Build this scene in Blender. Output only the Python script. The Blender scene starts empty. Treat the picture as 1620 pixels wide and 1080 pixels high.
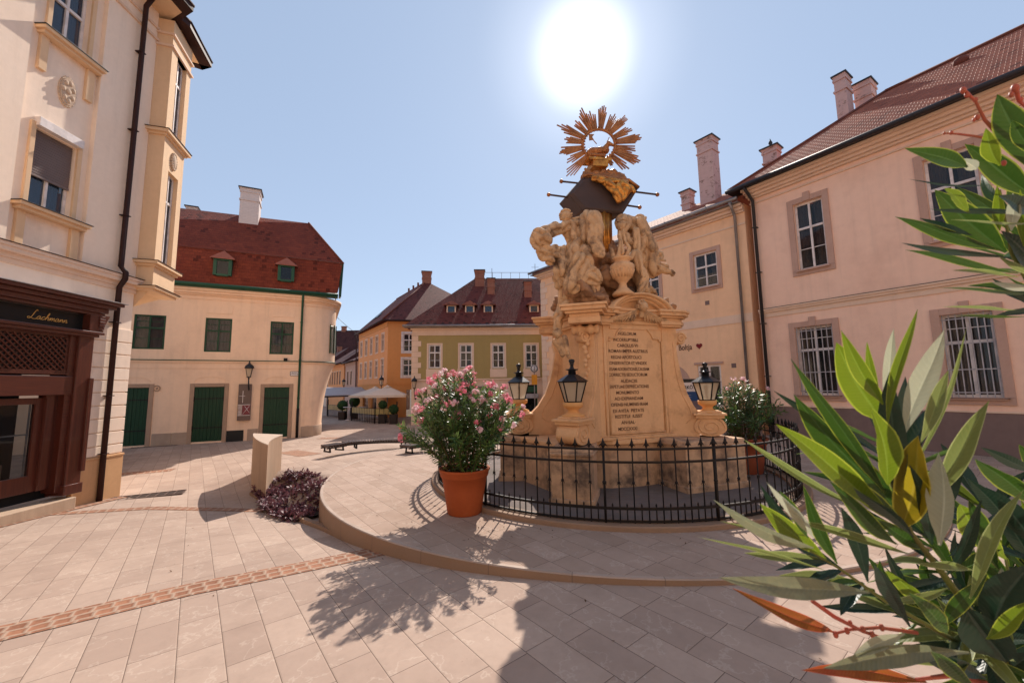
import bpy, bmesh, math, random
import numpy as np
from mathutils import Vector, Matrix, noise
random.seed(7)
sc=bpy.context.scene
COL=sc.collection
R=math.radians
# ------------------------------------------------------------------ camera model
FPX=634.; PITCH=R(6.3); ROLL=R(.85); H=2.0
cf=Vector((0,math.cos(PITCH),math.sin(PITCH)))
_u=Vector((0,-math.sin(PITCH),math.cos(PITCH)))
cr=math.cos(ROLL)*Vector((1,0,0))-math.sin(ROLL)*_u
cu=math.cos(ROLL)*_u+math.sin(ROLL)*Vector((1,0,0))
CAM=Vector((0,0,H))
def ray(px,py): return cf+(px-810)/FPX*cr+(540-py)/FPX*cu
def gz(px,py,z=0.):
    d=ray(px,py); return CAM+d*((z-H)/d.z)
def atY(px,py,Y):           # point of a sight line on the vertical plane y = Y
    d=ray(px,py); return CAM+d*(Y/d.y)
def atD(px,py,D): return CAM+ray(px,py)*D
# ------------------------------------------------------------------ materials
MATS={}
def principled(name):
    m=bpy.data.materials.new(name); m.use_nodes=True
    nt=m.node_tree; b=nt.nodes['Principled BSDF']; return m,nt,b
def N(nt,t,**k):
    n=nt.nodes.new(t)
    for a,v in k.items(): setattr(n,a,v)
    return n
def mix(nt,fac,a,b,blend='MIX'):
    n=N(nt,'ShaderNodeMix',data_type='RGBA',blend_type=blend)
    for i,v in ((0,fac),(6,a),(7,b)):
        if isinstance(v,(int,float)): n.inputs[i].default_value=v
        elif isinstance(v,tuple): n.inputs[i].default_value=(*v[:3],1)
        else: nt.links.new(v,n.inputs[i])
    return n.outputs[2]
def ramp(nt,fac,p0,p1,c0=(0,0,0),c1=(1,1,1)):
    n=N(nt,'ShaderNodeValToRGB'); e=n.color_ramp.elements
    e[0].position=p0; e[1].position=p1; e[0].color=(*c0,1); e[1].color=(*c1,1)
    nt.links.new(fac,n.inputs[0]); return n.outputs[0]
def noisetex(nt,vec,scale,detail=4,rough=.55):
    n=N(nt,'ShaderNodeTexNoise'); n.inputs['Scale'].default_value=scale; n.inputs['Detail'].default_value=detail; n.inputs['Roughness'].default_value=rough
    nt.links.new(vec,n.inputs['Vector']); return n.outputs['Fac']
def coords(nt,kind='Object',scale=(1,1,1),rotz=0):
    tc=N(nt,'ShaderNodeTexCoord'); mp=N(nt,'ShaderNodeMapping')
    mp.inputs['Scale'].default_value=scale; mp.inputs['Rotation'].default_value=(0,0,rotz)
    nt.links.new(tc.outputs[kind],mp.inputs['Vector']); return mp.outputs[0]
def bump(nt,b,h,strength=.3,dist=.01):
    n=N(nt,'ShaderNodeBump'); n.inputs['Strength'].default_value=strength; n.inputs['Distance'].default_value=dist
    nt.links.new(h,n.inputs['Height'])
    if b.inputs['Normal'].is_linked: nt.links.new(b.inputs['Normal'].links[0].from_socket,n.inputs['Normal'])
    nt.links.new(n.outputs[0],b.inputs['Normal'])
def surf(name,c,rough=.8,c2=None,scale=1.5,amt=.6,stain=None,stain_scale=.7,stain_pos=(.55,.75),bs=.2,bd=.006,bscale=40,metal=0,vec=(1,1,1),spec=.3,streak=0,coat=0):
    """plain procedural surface: two tones, optional stains, fine bump"""
    if name in MATS: return MATS[name]
    m,nt,b=principled(name); v=coords(nt,'Object',vec)
    c2=c2 or tuple(x*.82 for x in c)
    f=noisetex(nt,v,scale,6)
    f=ramp(nt,f,.5-.28*amt,.5+.28*amt)
    col=mix(nt,f,c2,c)
    f3=ramp(nt,noisetex(nt,v,scale*9,4),.35,.7)
    col=mix(nt,mulv(nt,f3,.22),col,tuple(x*.8 for x in c2))
    if stain:
        s=ramp(nt,noisetex(nt,v,stain_scale,7,.65),*stain_pos); col=mix(nt,s,col,stain)
    if streak:
        sv=coords(nt,'Object',(3.3,3.3,.22)); s=ramp(nt,noisetex(nt,sv,1.2,7,.7),.5,.8)
        col=mix(nt,mulv(nt,s,streak),col,tuple(x*.6 for x in c2))
    nt.links.new(col,b.inputs['Base Color']); b.inputs['Roughness'].default_value=rough
    b.inputs['Metallic'].default_value=metal; b.inputs['Specular IOR Level'].default_value=spec
    if coat: b.inputs['Coat Weight'].default_value=coat
    if bs: bump(nt,b,noisetex(nt,v,bscale,5),bs,bd)
    MATS[name]=m; return m
def mulv(nt,s,k):
    n=N(nt,'ShaderNodeMath',operation='MULTIPLY'); nt.links.new(s,n.inputs[0]); n.inputs[1].default_value=k; return n.outputs[0]
def math2(nt,op,a,b=None,c=None):
    n=N(nt,'ShaderNodeMath',operation=op)
    for i,v in enumerate((a,b,c)):
        if v is None: continue
        if isinstance(v,(int,float)): n.inputs[i].default_value=v
        else: nt.links.new(v,n.inputs[i])
    return n.outputs[0]
def paving(name,c,c2,w,l,rot,joint=(.11,.075,.055),jw=.0055,veins=True,uv=False,rough=.8,rnd=1.,bumpd=.004,cob=False):
    """courses of slabs w wide, l long, each course shifted by its own amount"""
    m,nt,b=principled(name); MATS[name]=m
    v=coords(nt,'UV' if uv else 'Object',(1,1,1),rot)
    base=v
    if cob:   # wobble for hand set stones
        nz=N(nt,'ShaderNodeTexNoise'); nz.inputs['Scale'].default_value=6; nt.links.new(v,nz.inputs['Vector'])
        sb=N(nt,'ShaderNodeVectorMath',operation='SUBTRACT'); nt.links.new(nz.outputs['Color'],sb.inputs[0]); sb.inputs[1].default_value=(.5,.5,.5)
        sc_=N(nt,'ShaderNodeVectorMath',operation='SCALE'); nt.links.new(sb.outputs[0],sc_.inputs[0]); sc_.inputs['Scale'].default_value=.05
        ad=N(nt,'ShaderNodeVectorMath',operation='ADD'); nt.links.new(v,ad.inputs[0]); nt.links.new(sc_.outputs[0],ad.inputs[1]); v=ad.outputs[0]
    sp=N(nt,'ShaderNodeSeparateXYZ'); nt.links.new(v,sp.inputs[0])
    row=math2(nt,'DIVIDE',sp.outputs[0],w); rid=math2(nt,'FLOOR',row); rf=math2(nt,'SUBTRACT',row,rid)
    wn=N(nt,'ShaderNodeTexWhiteNoise',noise_dimensions='1D'); nt.links.new(rid,wn.inputs['W'])
    al=math2(nt,'ADD',math2(nt,'DIVIDE',sp.outputs[1],l),math2(nt,'MULTIPLY',wn.outputs['Value'],rnd*3))
    cid=math2(nt,'FLOOR',al); cfr=math2(nt,'SUBTRACT',al,cid)
    def edge(fr,size): # metres to nearest edge
        return math2(nt,'MULTIPLY',math2(nt,'SUBTRACT',.5,math2(nt,'ABSOLUTE',math2(nt,'SUBTRACT',fr,.5))),size)
    e=math2(nt,'MINIMUM',edge(rf,w),edge(cfr,l))
    j=math2(nt,'LESS_THAN',e,jw/2) if not cob else ramp(nt,e,jw*.4,jw*1.2,(1,1,1),(0,0,0))
    cv=N(nt,'ShaderNodeCombineXYZ'); nt.links.new(rid,cv.inputs[0]); nt.links.new(cid,cv.inputs[1])
    w2=N(nt,'ShaderNodeTexWhiteNoise',noise_dimensions='3D'); nt.links.new(cv.outputs[0],w2.inputs['Vector'])
    col=mix(nt,w2.outputs['Value'],c,c2)
    big=ramp(nt,noisetex(nt,base,.45,5),.35,.7); col=mix(nt,mulv(nt,big,.35),col,tuple(x*.82 for x in c2))
    fine=ramp(nt,noisetex(nt,base,14,6),.35,.75); col=mix(nt,mulv(nt,fine,.25),col,tuple(x*.85 for x in c2))
    if veins:
        vv=N(nt,'ShaderNodeVectorMath',operation='ADD'); nt.links.new(base,vv.inputs[0])
        vv2=N(nt,'ShaderNodeVectorMath',operation='SCALE'); nt.links.new(w2.outputs['Color'],vv2.inputs[0]); vv2.inputs['Scale'].default_value=7
        nt.links.new(vv2.outputs[0],vv.inputs[1])
        f=noisetex(nt,vv.outputs[0],1.6,5,.6); f=math2(nt,'ABSOLUTE',math2(nt,'SUBTRACT',f,.5)); f=ramp(nt,f,.0,.012,(1,1,1),(0,0,0))
        col=mix(nt,mulv(nt,f,.30),col,(.60,.5,.41))
    spots=ramp(nt,noisetex(nt,base,55,2,.4),.74,.78); col=mix(nt,mulv(nt,spots,.5),col,(.2,.14,.1))
    dv=N(nt,'ShaderNodeTexVoronoi'); dv.inputs['Scale'].default_value=1.1; nt.links.new(base,dv.inputs['Vector'])
    dr=ramp(nt,math2(nt,'ADD',dv.outputs['Distance'],mulv(nt,noisetex(nt,base,30,2),.02)),.022,.03,(1,1,1),(0,0,0)); col=mix(nt,mulv(nt,dr,.7),col,(.12,.08,.06))
    dirt=ramp(nt,noisetex(nt,base,2.2,7,.72),.48,.74); col=mix(nt,mulv(nt,dirt,.34),col,tuple(x*.62 for x in c2))
    col=mix(nt,mulv(nt,j,.9),col,joint)
    nt.links.new(col,b.inputs['Base Color'])
    nt.links.new(ramp(nt,noisetex(nt,base,2.2,4),.3,.7,(rough-.1,)*3,(rough+.12,)*3),b.inputs['Roughness'])
    b.inputs['Specular IOR Level'].default_value=.12
    hh=math2(nt,'MINIMUM',e,.012 if not cob else .04)
    hh=math2(nt,'MULTIPLY',hh,80 if not cob else 25)
    hh=math2(nt,'ADD',hh,mulv(nt,noisetex(nt,base,25,5),.5))
    bump(nt,b,hh,.5,bumpd); return m
def tiles(name,c,c2,w=.2,h=.16,rough=.75,usecol=None):
    """roof tiles from the UV map (u along the eave, v up the slope, in metres)"""
    m,nt,b=principled(name); MATS[name]=m
    v=coords(nt,'UV'); sp=N(nt,'ShaderNodeSeparateXYZ'); nt.links.new(v,sp.inputs[0])
    row=math2(nt,'DIVIDE',sp.outputs[1],h); rid=math2(nt,'FLOOR',row); rf=math2(nt,'SUBTRACT',row,rid)
    al=math2(nt,'ADD',math2(nt,'DIVIDE',sp.outputs[0],w),math2(nt,'MULTIPLY',rid,.5)); cid=math2(nt,'FLOOR',al); cfr=math2(nt,'SUBTRACT',al,cid)
    cv=N(nt,'ShaderNodeCombineXYZ'); nt.links.new(rid,cv.inputs[0]); nt.links.new(cid,cv.inputs[1])
    w2=N(nt,'ShaderNodeTexWhiteNoise',noise_dimensions='3D'); nt.links.new(cv.outputs[0],w2.inputs['Vector'])
    col=mix(nt,w2.outputs['Value'],c,c2)
    col=mix(nt,ramp(nt,w2.outputs['Value'],.93,.97),col,tuple(x*.55 for x in c2))
    big=ramp(nt,noisetex(nt,v,.5,6,.6),.4,.7); col=mix(nt,mulv(nt,big,.5),col,tuple(x*.6 for x in c2))
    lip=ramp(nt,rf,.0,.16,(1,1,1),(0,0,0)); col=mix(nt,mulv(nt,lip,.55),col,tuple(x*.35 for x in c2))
    nt.links.new(col,b.inputs['Base Color']); b.inputs['Roughness'].default_value=rough; b.inputs['Specular IOR Level'].default_value=.16
    hh=math2(nt,'SUBTRACT',1,rf); cc=math2(nt,'ABSOLUTE',math2(nt,'SUBTRACT',cfr,.5))
    hh=math2(nt,'SUBTRACT',hh,math2(nt,'MULTIPLY',ramp(nt,cc,.42,.5),.5))
    bump(nt,b,hh,.9,.03); return m
def bricks(name,c,c2,mortar,sc_=1,wear=0):
    m,nt,b=principled(name); MATS[name]=m
    v=coords(nt,'UV'); t=N(nt,'ShaderNodeTexBrick'); nt.links.new(v,t.inputs['Vector'])
    t.inputs['Color1'].default_value=(*c,1); t.inputs['Color2'].default_value=(*c2,1); t.inputs['Mortar'].default_value=(*mortar,1)
    t.inputs['Scale'].default_value=1/sc_; t.inputs['Brick Width'].default_value=.26; t.inputs['Row Height'].default_value=.085; t.inputs['Mortar Size'].default_value=.008
    col=t.outputs['Color']
    if wear:
        ov=coords(nt,'UV',(1,1.6,1)); f=ramp(nt,noisetex(nt,ov,2.2,9,.8),.55,.60); col=mix(nt,f,(.58,.38,.34),col)
        f=ramp(nt,noisetex(nt,ov,5,5,.7),.45,.8); col=mix(nt,mulv(nt,f,.4),col,(.3,.2,.17))
    nt.links.new(col,b.inputs['Base Color']); b.inputs['Roughness'].default_value=.85
    bump(nt,b,t.outputs['Fac'],-.6 if not wear else -.25,.01); return m
def wood(name,c,c2,rough=.3,vert=False,coat=.3):
    m,nt,b=principled(name); MATS[name]=m
    v=coords(nt,'Object',(14,14,.8) if vert else (.8,14,14)); f=noisetex(nt,v,2.5,8,.65)
    nt.links.new(mix(nt,ramp(nt,f,.3,.7),c2,c),b.inputs['Base Color']); b.inputs['Roughness'].default_value=rough; b.inputs['Coat Weight'].default_value=coat
    bump(nt,b,f,.15,.003); return m
def glassmat(name,tint=(.02,.025,.03),alpha=.35,rough=.04):
    m,nt,b=principled(name); MATS[name]=m
    b.inputs['Base Color'].default_value=(*tint,1); b.inputs['Roughness'].default_value=rough; b.inputs['Specular IOR Level'].default_value=.8
    tr=N(nt,'ShaderNodeBsdfTransparent'); tr.inputs[0].default_value=(.86,.88,.88,1); mx=N(nt,'ShaderNodeMixShader'); mx.inputs[0].default_value=alpha
    nt.links.new(tr.outputs[0],mx.inputs[1]); nt.links.new(b.outputs[0],mx.inputs[2]); nt.links.new(mx.outputs[0],nt.nodes['Material Output'].inputs[0])
    v=coords(nt,'Object'); bump(nt,b,noisetex(nt,v,1.4,2),.12,.02); return m
def leafmat(name,c,c2,trans=.45,rough=.35,rim=None,under=None,mott=0):
    """leaf: gloss on top, light through it; UV.x across the blade (0..1), UV.y along it"""
    m,nt,b=principled(name); MATS[name]=m
    v=coords(nt,'UV'); sp=N(nt,'ShaderNodeSeparateXYZ'); nt.links.new(v,sp.inputs[0])
    ov=coords(nt,'Object'); f=ramp(nt,noisetex(nt,ov,9,4),.3,.7); col=mix(nt,f,c,c2)
    mid=math2(nt,'ABSOLUTE',math2(nt,'SUBTRACT',sp.outputs[0],.5))
    rib=ramp(nt,mid,.02,.05,(1,1,1),(0,0,0)); col=mix(nt,mulv(nt,rib,.55),col,tuple(min(1,x*2.2+.05) for x in c))
    # side veins
    vn=math2(nt,'SINE',math2(nt,'ADD',math2(nt,'MULTIPLY',sp.outputs[1],150),math2(nt,'MULTIPLY',mid,-30)))
    big=ramp(nt,noisetex(nt,ov,38,5,.6),.42,.75); col=mix(nt,mulv(nt,big,.35),col,tuple(x*.55 for x in c2))
    vn=math2(nt,'SINE',math2(nt,'ADD',math2(nt,'MULTIPLY',sp.outputs[1],900),math2(nt,'MULTIPLY',mid,-22)))
    col=mix(nt,mulv(nt,ramp(nt,vn,.3,1),.06),col,tuple(x*1.7 for x in c2))
    if rim: col=mix(nt,ramp(nt,mid,.43,.475),col,rim)  # bright leaf edge: backlight painted into the colour
    if mott: col=mix(nt,mulv(nt,ramp(nt,noisetex(nt,ov,60,5,.7),.45,.62),mott),col,(.12,.14,.1))
    if under:
        g=N(nt,'ShaderNodeNewGeometry'); col=mix(nt,g.outputs['Backfacing'],col,under)
    nt.links.new(col,b.inputs['Base Color']); b.inputs['Roughness'].default_value=rough; b.inputs['Specular IOR Level'].default_value=.5
    t=N(nt,'ShaderNodeBsdfTranslucent'); nt.links.new(mix(nt,.5,col,tuple(min(1,x*1.9) for x in c)),t.inputs[0])
    mx=N(nt,'ShaderNodeMixShader'); mx.inputs[0].default_value=trans
    nt.links.new(b.outputs[0],mx.inputs[1]); nt.links.new(t.outputs[0],mx.inputs[2]); nt.links.new(mx.outputs[0],nt.nodes['Material Output'].inputs[0])
    bump(nt,b,vn,.25,.0004); return m
# ------------------------------------------------------------------ mesh builder
class MB:
    def __init__(s): s.v=[]; s.f=[]; s.uv=[]; s.sm=[]
    def add(s,vs,fs,uvs=None,smooth=False):
        o=len(s.v); s.v+= [tuple(p) for p in vs]
        for i,f in enumerate(fs):
            s.f.append(tuple(o+k for k in f)); s.sm.append(smooth); s.uv.append(uvs[i] if uvs else None)
        return s
    def box(s,x0,x1,y0,y1,z0,z1):
        vs=[(x,y,z) for z in (z0,z1) for y in (y0,y1) for x in (x0,x1)]
        return s.add(vs,[(0,2,3,1),(4,5,7,6),(0,1,5,4),(2,6,7,3),(0,4,6,2),(1,3,7,5)])
    def obox(s,c,d,hl,hw,z0,z1,top=1.):   # box at c=(x,y) oriented along d
        d=Vector((d[0],d[1])).normalized(); n=Vector((-d.y,d.x)); c=Vector((c[0],c[1]))
        vs=[]
        for z,k in ((z0,1),(z1,top)):
            for a,b in ((-1,-1),(1,-1),(1,1),(-1,1)):
                p=c+d*hl*a*k+n*hw*b*k; vs.append((p.x,p.y,z))
        return s.add(vs,[(3,2,1,0),(4,5,6,7)]+[(i,(i+1)%4,4+(i+1)%4,4+i) for i in range(4)])
    def prism(s,poly,z0,z1):             # plan polygon extruded up (ccw)
        n=len(poly); vs=[(x,y,z0) for x,y in poly]+[(x,y,z1) for x,y in poly]
        return s.add(vs,[tuple(range(n))[::-1],tuple(range(n,2*n))]+[(i,(i+1)%n,n+(i+1)%n,n+i) for i in range(n)])
    def slab(s,pts,off):                  # 3-D polygon with thickness vector
        off=Vector(off); n=len(pts); vs=[tuple(p) for p in pts]+[tuple(Vector(p)+off) for p in pts]
        return s.add(vs,[tuple(range(n))[::-1],tuple(range(n,2*n))]+[(i,(i+1)%n,n+(i+1)%n,n+i) for i in range(n)])
    def lathe(s,prof,c=(0,0),n=24,smooth=True,a0=0,a1=2*math.pi,nocap=False):
        full=abs(a1-a0-2*math.pi)<1e-6; m=n if full else n+1; vs=[]
        for r,z in prof:
            for i in range(m):
                a=a0+(a1-a0)*i/n; vs.append((c[0]+r*math.cos(a),c[1]+r*math.sin(a),z))
        fs=[]
        for j in range(len(prof)-1):
            for i in range(n):
                k=(i+1)%m if full else i+1
                fs.append((j*m+i,j*m+k,(j+1)*m+k,(j+1)*m+i))
        if full and prof[0]!=prof[-1] and not nocap:
            if prof[0][0]>1e-4: fs.append(tuple(range(m))[::-1])
            if prof[-1][0]>1e-4: fs.append(tuple((len(prof)-1)*m+i for i in range(m)))
        s.add(vs,fs,None,smooth)
        return s
    def tube(s,pts,r,n=8,smooth=True,cap=True,flat=None):
        pts=[Vector(p) for p in pts]; rs=r if isinstance(r,(list,tuple)) else [r]*len(pts)
        vs=[];up=None
        for i,p in enumerate(pts):
            t=(pts[min(i+1,len(pts)-1)]-pts[max(i-1,0)]).normalized()
            if up is None: up=Vector((0,0,1)) if abs(t.z)<.9 else Vector((1,0,0))
            a=t.cross(up).normalized(); b=a.cross(t).normalized(); up=b
            for k in range(n):
                an=2*math.pi*k/n+(math.pi/4 if n==4 else 0)
                vs.append(p+(a*math.cos(an)+b*math.sin(an))*rs[i])
        fs=[(j*n+k,j*n+(k+1)%n,(j+1)*n+(k+1)%n,(j+1)*n+k) for j in range(len(pts)-1) for k in range(n)]
        if cap: fs+=[tuple(range(n))[::-1],tuple((len(pts)-1)*n+k for k in range(n))]
        return s.add(vs,fs,None,smooth)
    def ball(s,c,r,n=10,sq=(1,1,1)):
        c=Vector(c); vs=[];m=max(5,n//2+1)
        for j in range(1,m):
            th=math.pi*j/m
            for i in range(n):
                a=2*math.pi*i/n; vs.append(c+Vector((r*sq[0]*math.sin(th)*math.cos(a),r*sq[1]*math.sin(th)*math.sin(a),r*sq[2]*math.cos(th))))
        o=len(vs); vs+=[c+Vector((0,0,r*sq[2])),c-Vector((0,0,r*sq[2]))]
        fs=[(j*n+i,(j+1)*n+i,(j+1)*n+(i+1)%n,j*n+(i+1)%n) for j in range(m-2) for i in range(n)]
        fs+=[(o,i,(i+1)%n) for i in range(n)]+[((m-2)*n+(i+1)%n,(m-2)*n+i,o+1) for i in range(n)]
        return s.add(vs,fs,None,True)
    def build(s,name,mat,parent=None,dz=0,dx=(0,0),bevel=0,recalc=True):
        me=bpy.data.meshes.new(name)
        me.from_pydata([(x-dx[0],y-dx[1],z-dz) for x,y,z in s.v],[],s.f)
        me.polygons.foreach_set('use_smooth',s.sm)
        if any(u is not None for u in s.uv):
            ul=me.uv_layers.new(name='UVMap'); dat=[]
            for p,u in zip(me.polygons,s.uv):
                for k in range(p.loop_total): dat+= list(u[k]) if u else [0,0]
            ul.data.foreach_set('uv',dat)
        if recalc:
            bm=bmesh.new(); bm.from_mesh(me); bmesh.ops.recalc_face_normals(bm,faces=bm.faces); bm.to_mesh(me); bm.free()
        mats=mat if isinstance(mat,(list,tuple)) else [mat]
        for q in mats: me.materials.append(q)
        o=bpy.data.objects.new(name,me); COL.objects.link(o)
        if parent: o.parent=parent
        if bevel:
            md=o.modifiers.new('edge','BEVEL'); md.width=bevel; md.segments=2; md.limit_method='ANGLE'; md.angle_limit=R(40)
        return o
def boxuv(me_obj):   # box-projected UVs in metres
    me=me_obj.data; ul=me.uv_layers.get('UVMap') or me.uv_layers.new(name='UVMap')
    for p in me.polygons:
        n=p.normal; ax=max(range(3),key=lambda i:abs(n[i]))
        for li in p.loop_indices:
            co=me.vertices[me.loops[li].vertex_index].co
            if ax==2: ul.data[li].uv=(co.x,co.y)
            elif ax==1: ul.data[li].uv=(co.x,co.z)
            else: ul.data[li].uv=(co.y,co.z)
def tag(o,label=None,cat=None,group=None,kind=None):
    for k,v in (('label',label),('category',cat),('group',group),('kind',kind)):
        if v: o[k]=v
    return o
def thing(name,loc,label,cat,rz=0,group=None):
    o=bpy.data.objects.new(name,None); COL.objects.link(o); o.location=loc; o.rotation_euler=(0,0,rz); o.empty_display_size=.3
    return tag(o,label,cat,group)
def copy_tree(o,parent=None):
    c=o.copy(); COL.objects.link(c); c.parent=parent
    for ch in [x for x in bpy.data.objects if x.parent is o]: copy_tree(ch,c)
    return c
class Bld:
    """building frame: x along the facade, y into the building; heights are world heights"""
    def __init__(s,name,p,xaz,base,label,cat='building',group=None):
        s.p=Vector((p[0],p[1])); a=R(xaz); s.x=Vector((math.sin(a),math.cos(a))); s.y=Vector((-math.cos(a),math.sin(a))); s.base=base
        s.rz=math.pi/2-a
        s.root=thing(name,(p[0],p[1],base),label,cat,s.rz,group)
    def at(s,px,py,off=0):
        d=ray(px,py); o=s.p+s.y*off
        det=d.x*(-s.x.y)+s.x.x*d.y
        k=(o.x*(-s.x.y)+s.x.x*o.y)/det; t=(d.x*o.y-d.y*o.x)/det
        return t,H+k*d.z
    def loc(s,w): # world xy -> local xy
        v=Vector((w[0],w[1]))-s.p; return (v.dot(s.x),v.dot(s.y))
    def wor(s,x,y): v=s.p+s.x*x+s.y*y; return (v.x,v.y)
    def part(s,name,mb,mat,parent=None,bevel=0,uv=False):
        o=mb.build(name,mat,parent or s.root,dz=s.base,bevel=bevel)
        if uv: boxuv(o)
        return o
def wall(mb,x0,x1,z0,z1,holes,y=0.,depth=.2):
    xs=sorted({x0,x1,*[h[0] for h in holes],*[h[1] for h in holes]}); zs=sorted({z0,z1,*[h[2] for h in holes],*[h[3] for h in holes]})
    xs=[x for x in xs if x0<=x<=x1]; zs=[z for z in zs if z0<=z<=z1]
    for i in range(len(xs)-1):
        for j in range(len(zs)-1):
            cx=(xs[i]+xs[i+1])/2; cz=(zs[j]+zs[j+1])/2
            if any(h[0]<cx<h[1] and h[2]<cz<h[3] for h in holes): continue
            a,b,c,d=xs[i],xs[i+1],zs[j],zs[j+1]
            mb.add([(a,y,c),(b,y,c),(b,y,d),(a,y,d)],[(0,1,2,3)])
    for a,b,c,d in holes:
        Y=y+depth
        mb.add([(a,y,c),(b,y,c),(b,y,d),(a,y,d),(a,Y,c),(b,Y,c),(b,Y,d),(a,Y,d)],[(0,4,5,1),(1,5,6,2),(2,6,7,3),(3,7,4,0)])
    return mb
def window(B,x0,x1,z0,z1,y=.1,fmat=None,fw=.06,cols=2,transom=.66,rows=(0,0),curtain=None,gl=None,cov=1.,name='window'):
    """frame with mullions; panes and curtain are its children"""
    g=.004; x0+=g;x1-=g;z0+=g;z1-=g; d=.06
    f=MB(); f.box(x0,x0+fw,y,y+d,z0,z1).box(x1-fw,x1,y,y+d,z0,z1).box(x0+fw,x1-fw,y+.001,y+d,z0,z0+fw).box(x0+fw,x1-fw,y+.001,y+d,z1-fw,z1)
    w=x1-x0; mw=fw*.9
    for c in range(1,cols):
        xc=x0+w*c/cols; f.box(xc-mw/2,xc+mw/2,y-.012,y+d,z0+fw,z1-fw)
    zt=z0+(z1-z0)*transom
    if transom: f.box(x0+fw,x1-fw,y-.02,y+d-.004,zt-mw*.6,zt+mw*.6)
    for (a,b,n) in ((z0,zt if transom else z1,rows[0]),(zt,z1,rows[1])):
        for k in range(1,n+1):
            zc=a+(b-a)*k/(n+1); f.box(x0+fw,x1-fw,y+.012,y+d-.01,zc-.012,zc+.012)
    o=B.part(name,f,fmat or M['white_paint'])
    p=MB(); p.box(x0+fw*.5,x1-fw*.5,y+d*.45,y+d*.45+.006,z0+fw*.5,z1-fw*.5); B.part('pane',p,gl or M['glass'],o)
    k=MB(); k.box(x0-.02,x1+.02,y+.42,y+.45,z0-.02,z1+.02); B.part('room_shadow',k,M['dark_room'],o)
    if curtain:
        c=MB(); n=26
        spans=[(x0+.03,x1-.03)] if cov>=1 else [(x0+.03,x0+w*cov/2),(x1-w*cov/2,x1-.03)]
        for a,b in spans:
            pts=[(a+(b-a)*i/n, y+.16+.02*math.sin(i*1.9)+.01*math.sin(i*.7)) for i in range(n+1)]
            vs=[(px_,py_,z0+.03) for px_,py_ in pts]+[(px_,py_,z1-.03) for px_,py_ in pts]
            c.add(vs,[(i,i+1,n+2+i,n+1+i) for i in range(n)],None,True)
        B.part('curtain',c,curtain,o)
    return o
def surround(mb,x0,x1,z0,z1,w=.16,d=.05,key=False,sill=.08,y=0.):
    mb.box(x0-w,x0-.003,y-d,y+.002,z0,z1+w).box(x1+.003,x1+w,y-d,y+.002,z0,z1+w).box(x0-.003,x1+.003,y-d+.001,y+.002,z1+.003,z1+w)
    mb.box(x0-w,x1+w,y-d+.0015,y+.002,z0-w,z0-.003)
    mb.box(x0-.06,x1+.06,y-d-sill,y+.03,z0-.06,z0-.001)
    if key: c=(x0+x1)/2; mb.box(c-.1,c+.1,y-d-.025,y,z1+.01,z1+w+.14)
def roofquad(mb,pts,eave=(0,1)):
    """one tiled face; uv in metres along the first edge"""
    P=[Vector(p) for p in pts]; u=(P[1]-P[0]).normalized(); n=(P[1]-P[0]).cross(P[-1]-P[0]).normalized(); v=n.cross(u)
    if v.z<0: v=-v
    mb.add(P,[tuple(range(len(P)))],[[((p-P[0]).dot(u)+P[0].x,(p-P[0]).dot(v)) for p in P]])
def gutter(mb,p,q,r=.07): mb.tube([p,q],r,8)
def chimney(B,x0,x1,y0,y1,z0,z1,mat,parent,cap=.06,name='chimney'):
    m=MB(); m.box(x0,x1,y0,y1,z0,z1-.28)
    m.box(x0-.04,x1+.04,y0-.04,y1+.04,z1-.75,z1-.68).box(x0-.035,x1+.035,y0-.035,y1+.035,z1-.28,z1-.2)
    m.add([(x0,y0,z1-.2),(x1,y0,z1-.2),(x1,y1,z1-.2),(x0,y1,z1-.2),(x0-cap,y0-cap,z1-.06),(x1+cap,y0-cap,z1-.06),(x1+cap,y1+cap,z1-.06),(x0-cap,y1+cap,z1-.06)],[(0,1,5,4),(1,2,6,5),(2,3,7,6),(3,0,4,7)])
    o=B.part(name,m,mat,parent,uv=True)
    c=MB(); c.box(x0-cap-.04,x1+cap+.04,y0-cap-.04,y1+cap+.04,z1-.06,z1); B.part('chimney_cap',c,M['dark_metal'],o)
    return o
def text(body,size,mat,name='lettering',width=None,extr=.004,align='CENTER',offset=0):
    """flat lettering in the local x-z plane, as mesh, centred on the origin"""
    cu_=bpy.data.curves.new(name,'FONT'); cu_.body=body; cu_.size=size; cu_.extrude=extr; cu_.align_x=align; cu_.offset=offset
    o=bpy.data.objects.new(name,cu_); COL.objects.link(o); bpy.context.view_layer.update()
    me=bpy.data.meshes.new_from_object(o.evaluated_get(bpy.context.evaluated_depsgraph_get())); bpy.data.objects.remove(o)
    xs=[v.co.x for v in me.vertices]
    k=width/(max(xs)-min(xs)) if width else 1
    cx=(max(xs)+min(xs))/2
    for v in me.vertices: v.co=Vector(((v.co.x-cx)*k,-v.co.z,v.co.y-size*.35))
    me.materials.append(mat); o=bpy.data.objects.new(name,me); COL.objects.link(o); return o
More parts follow.
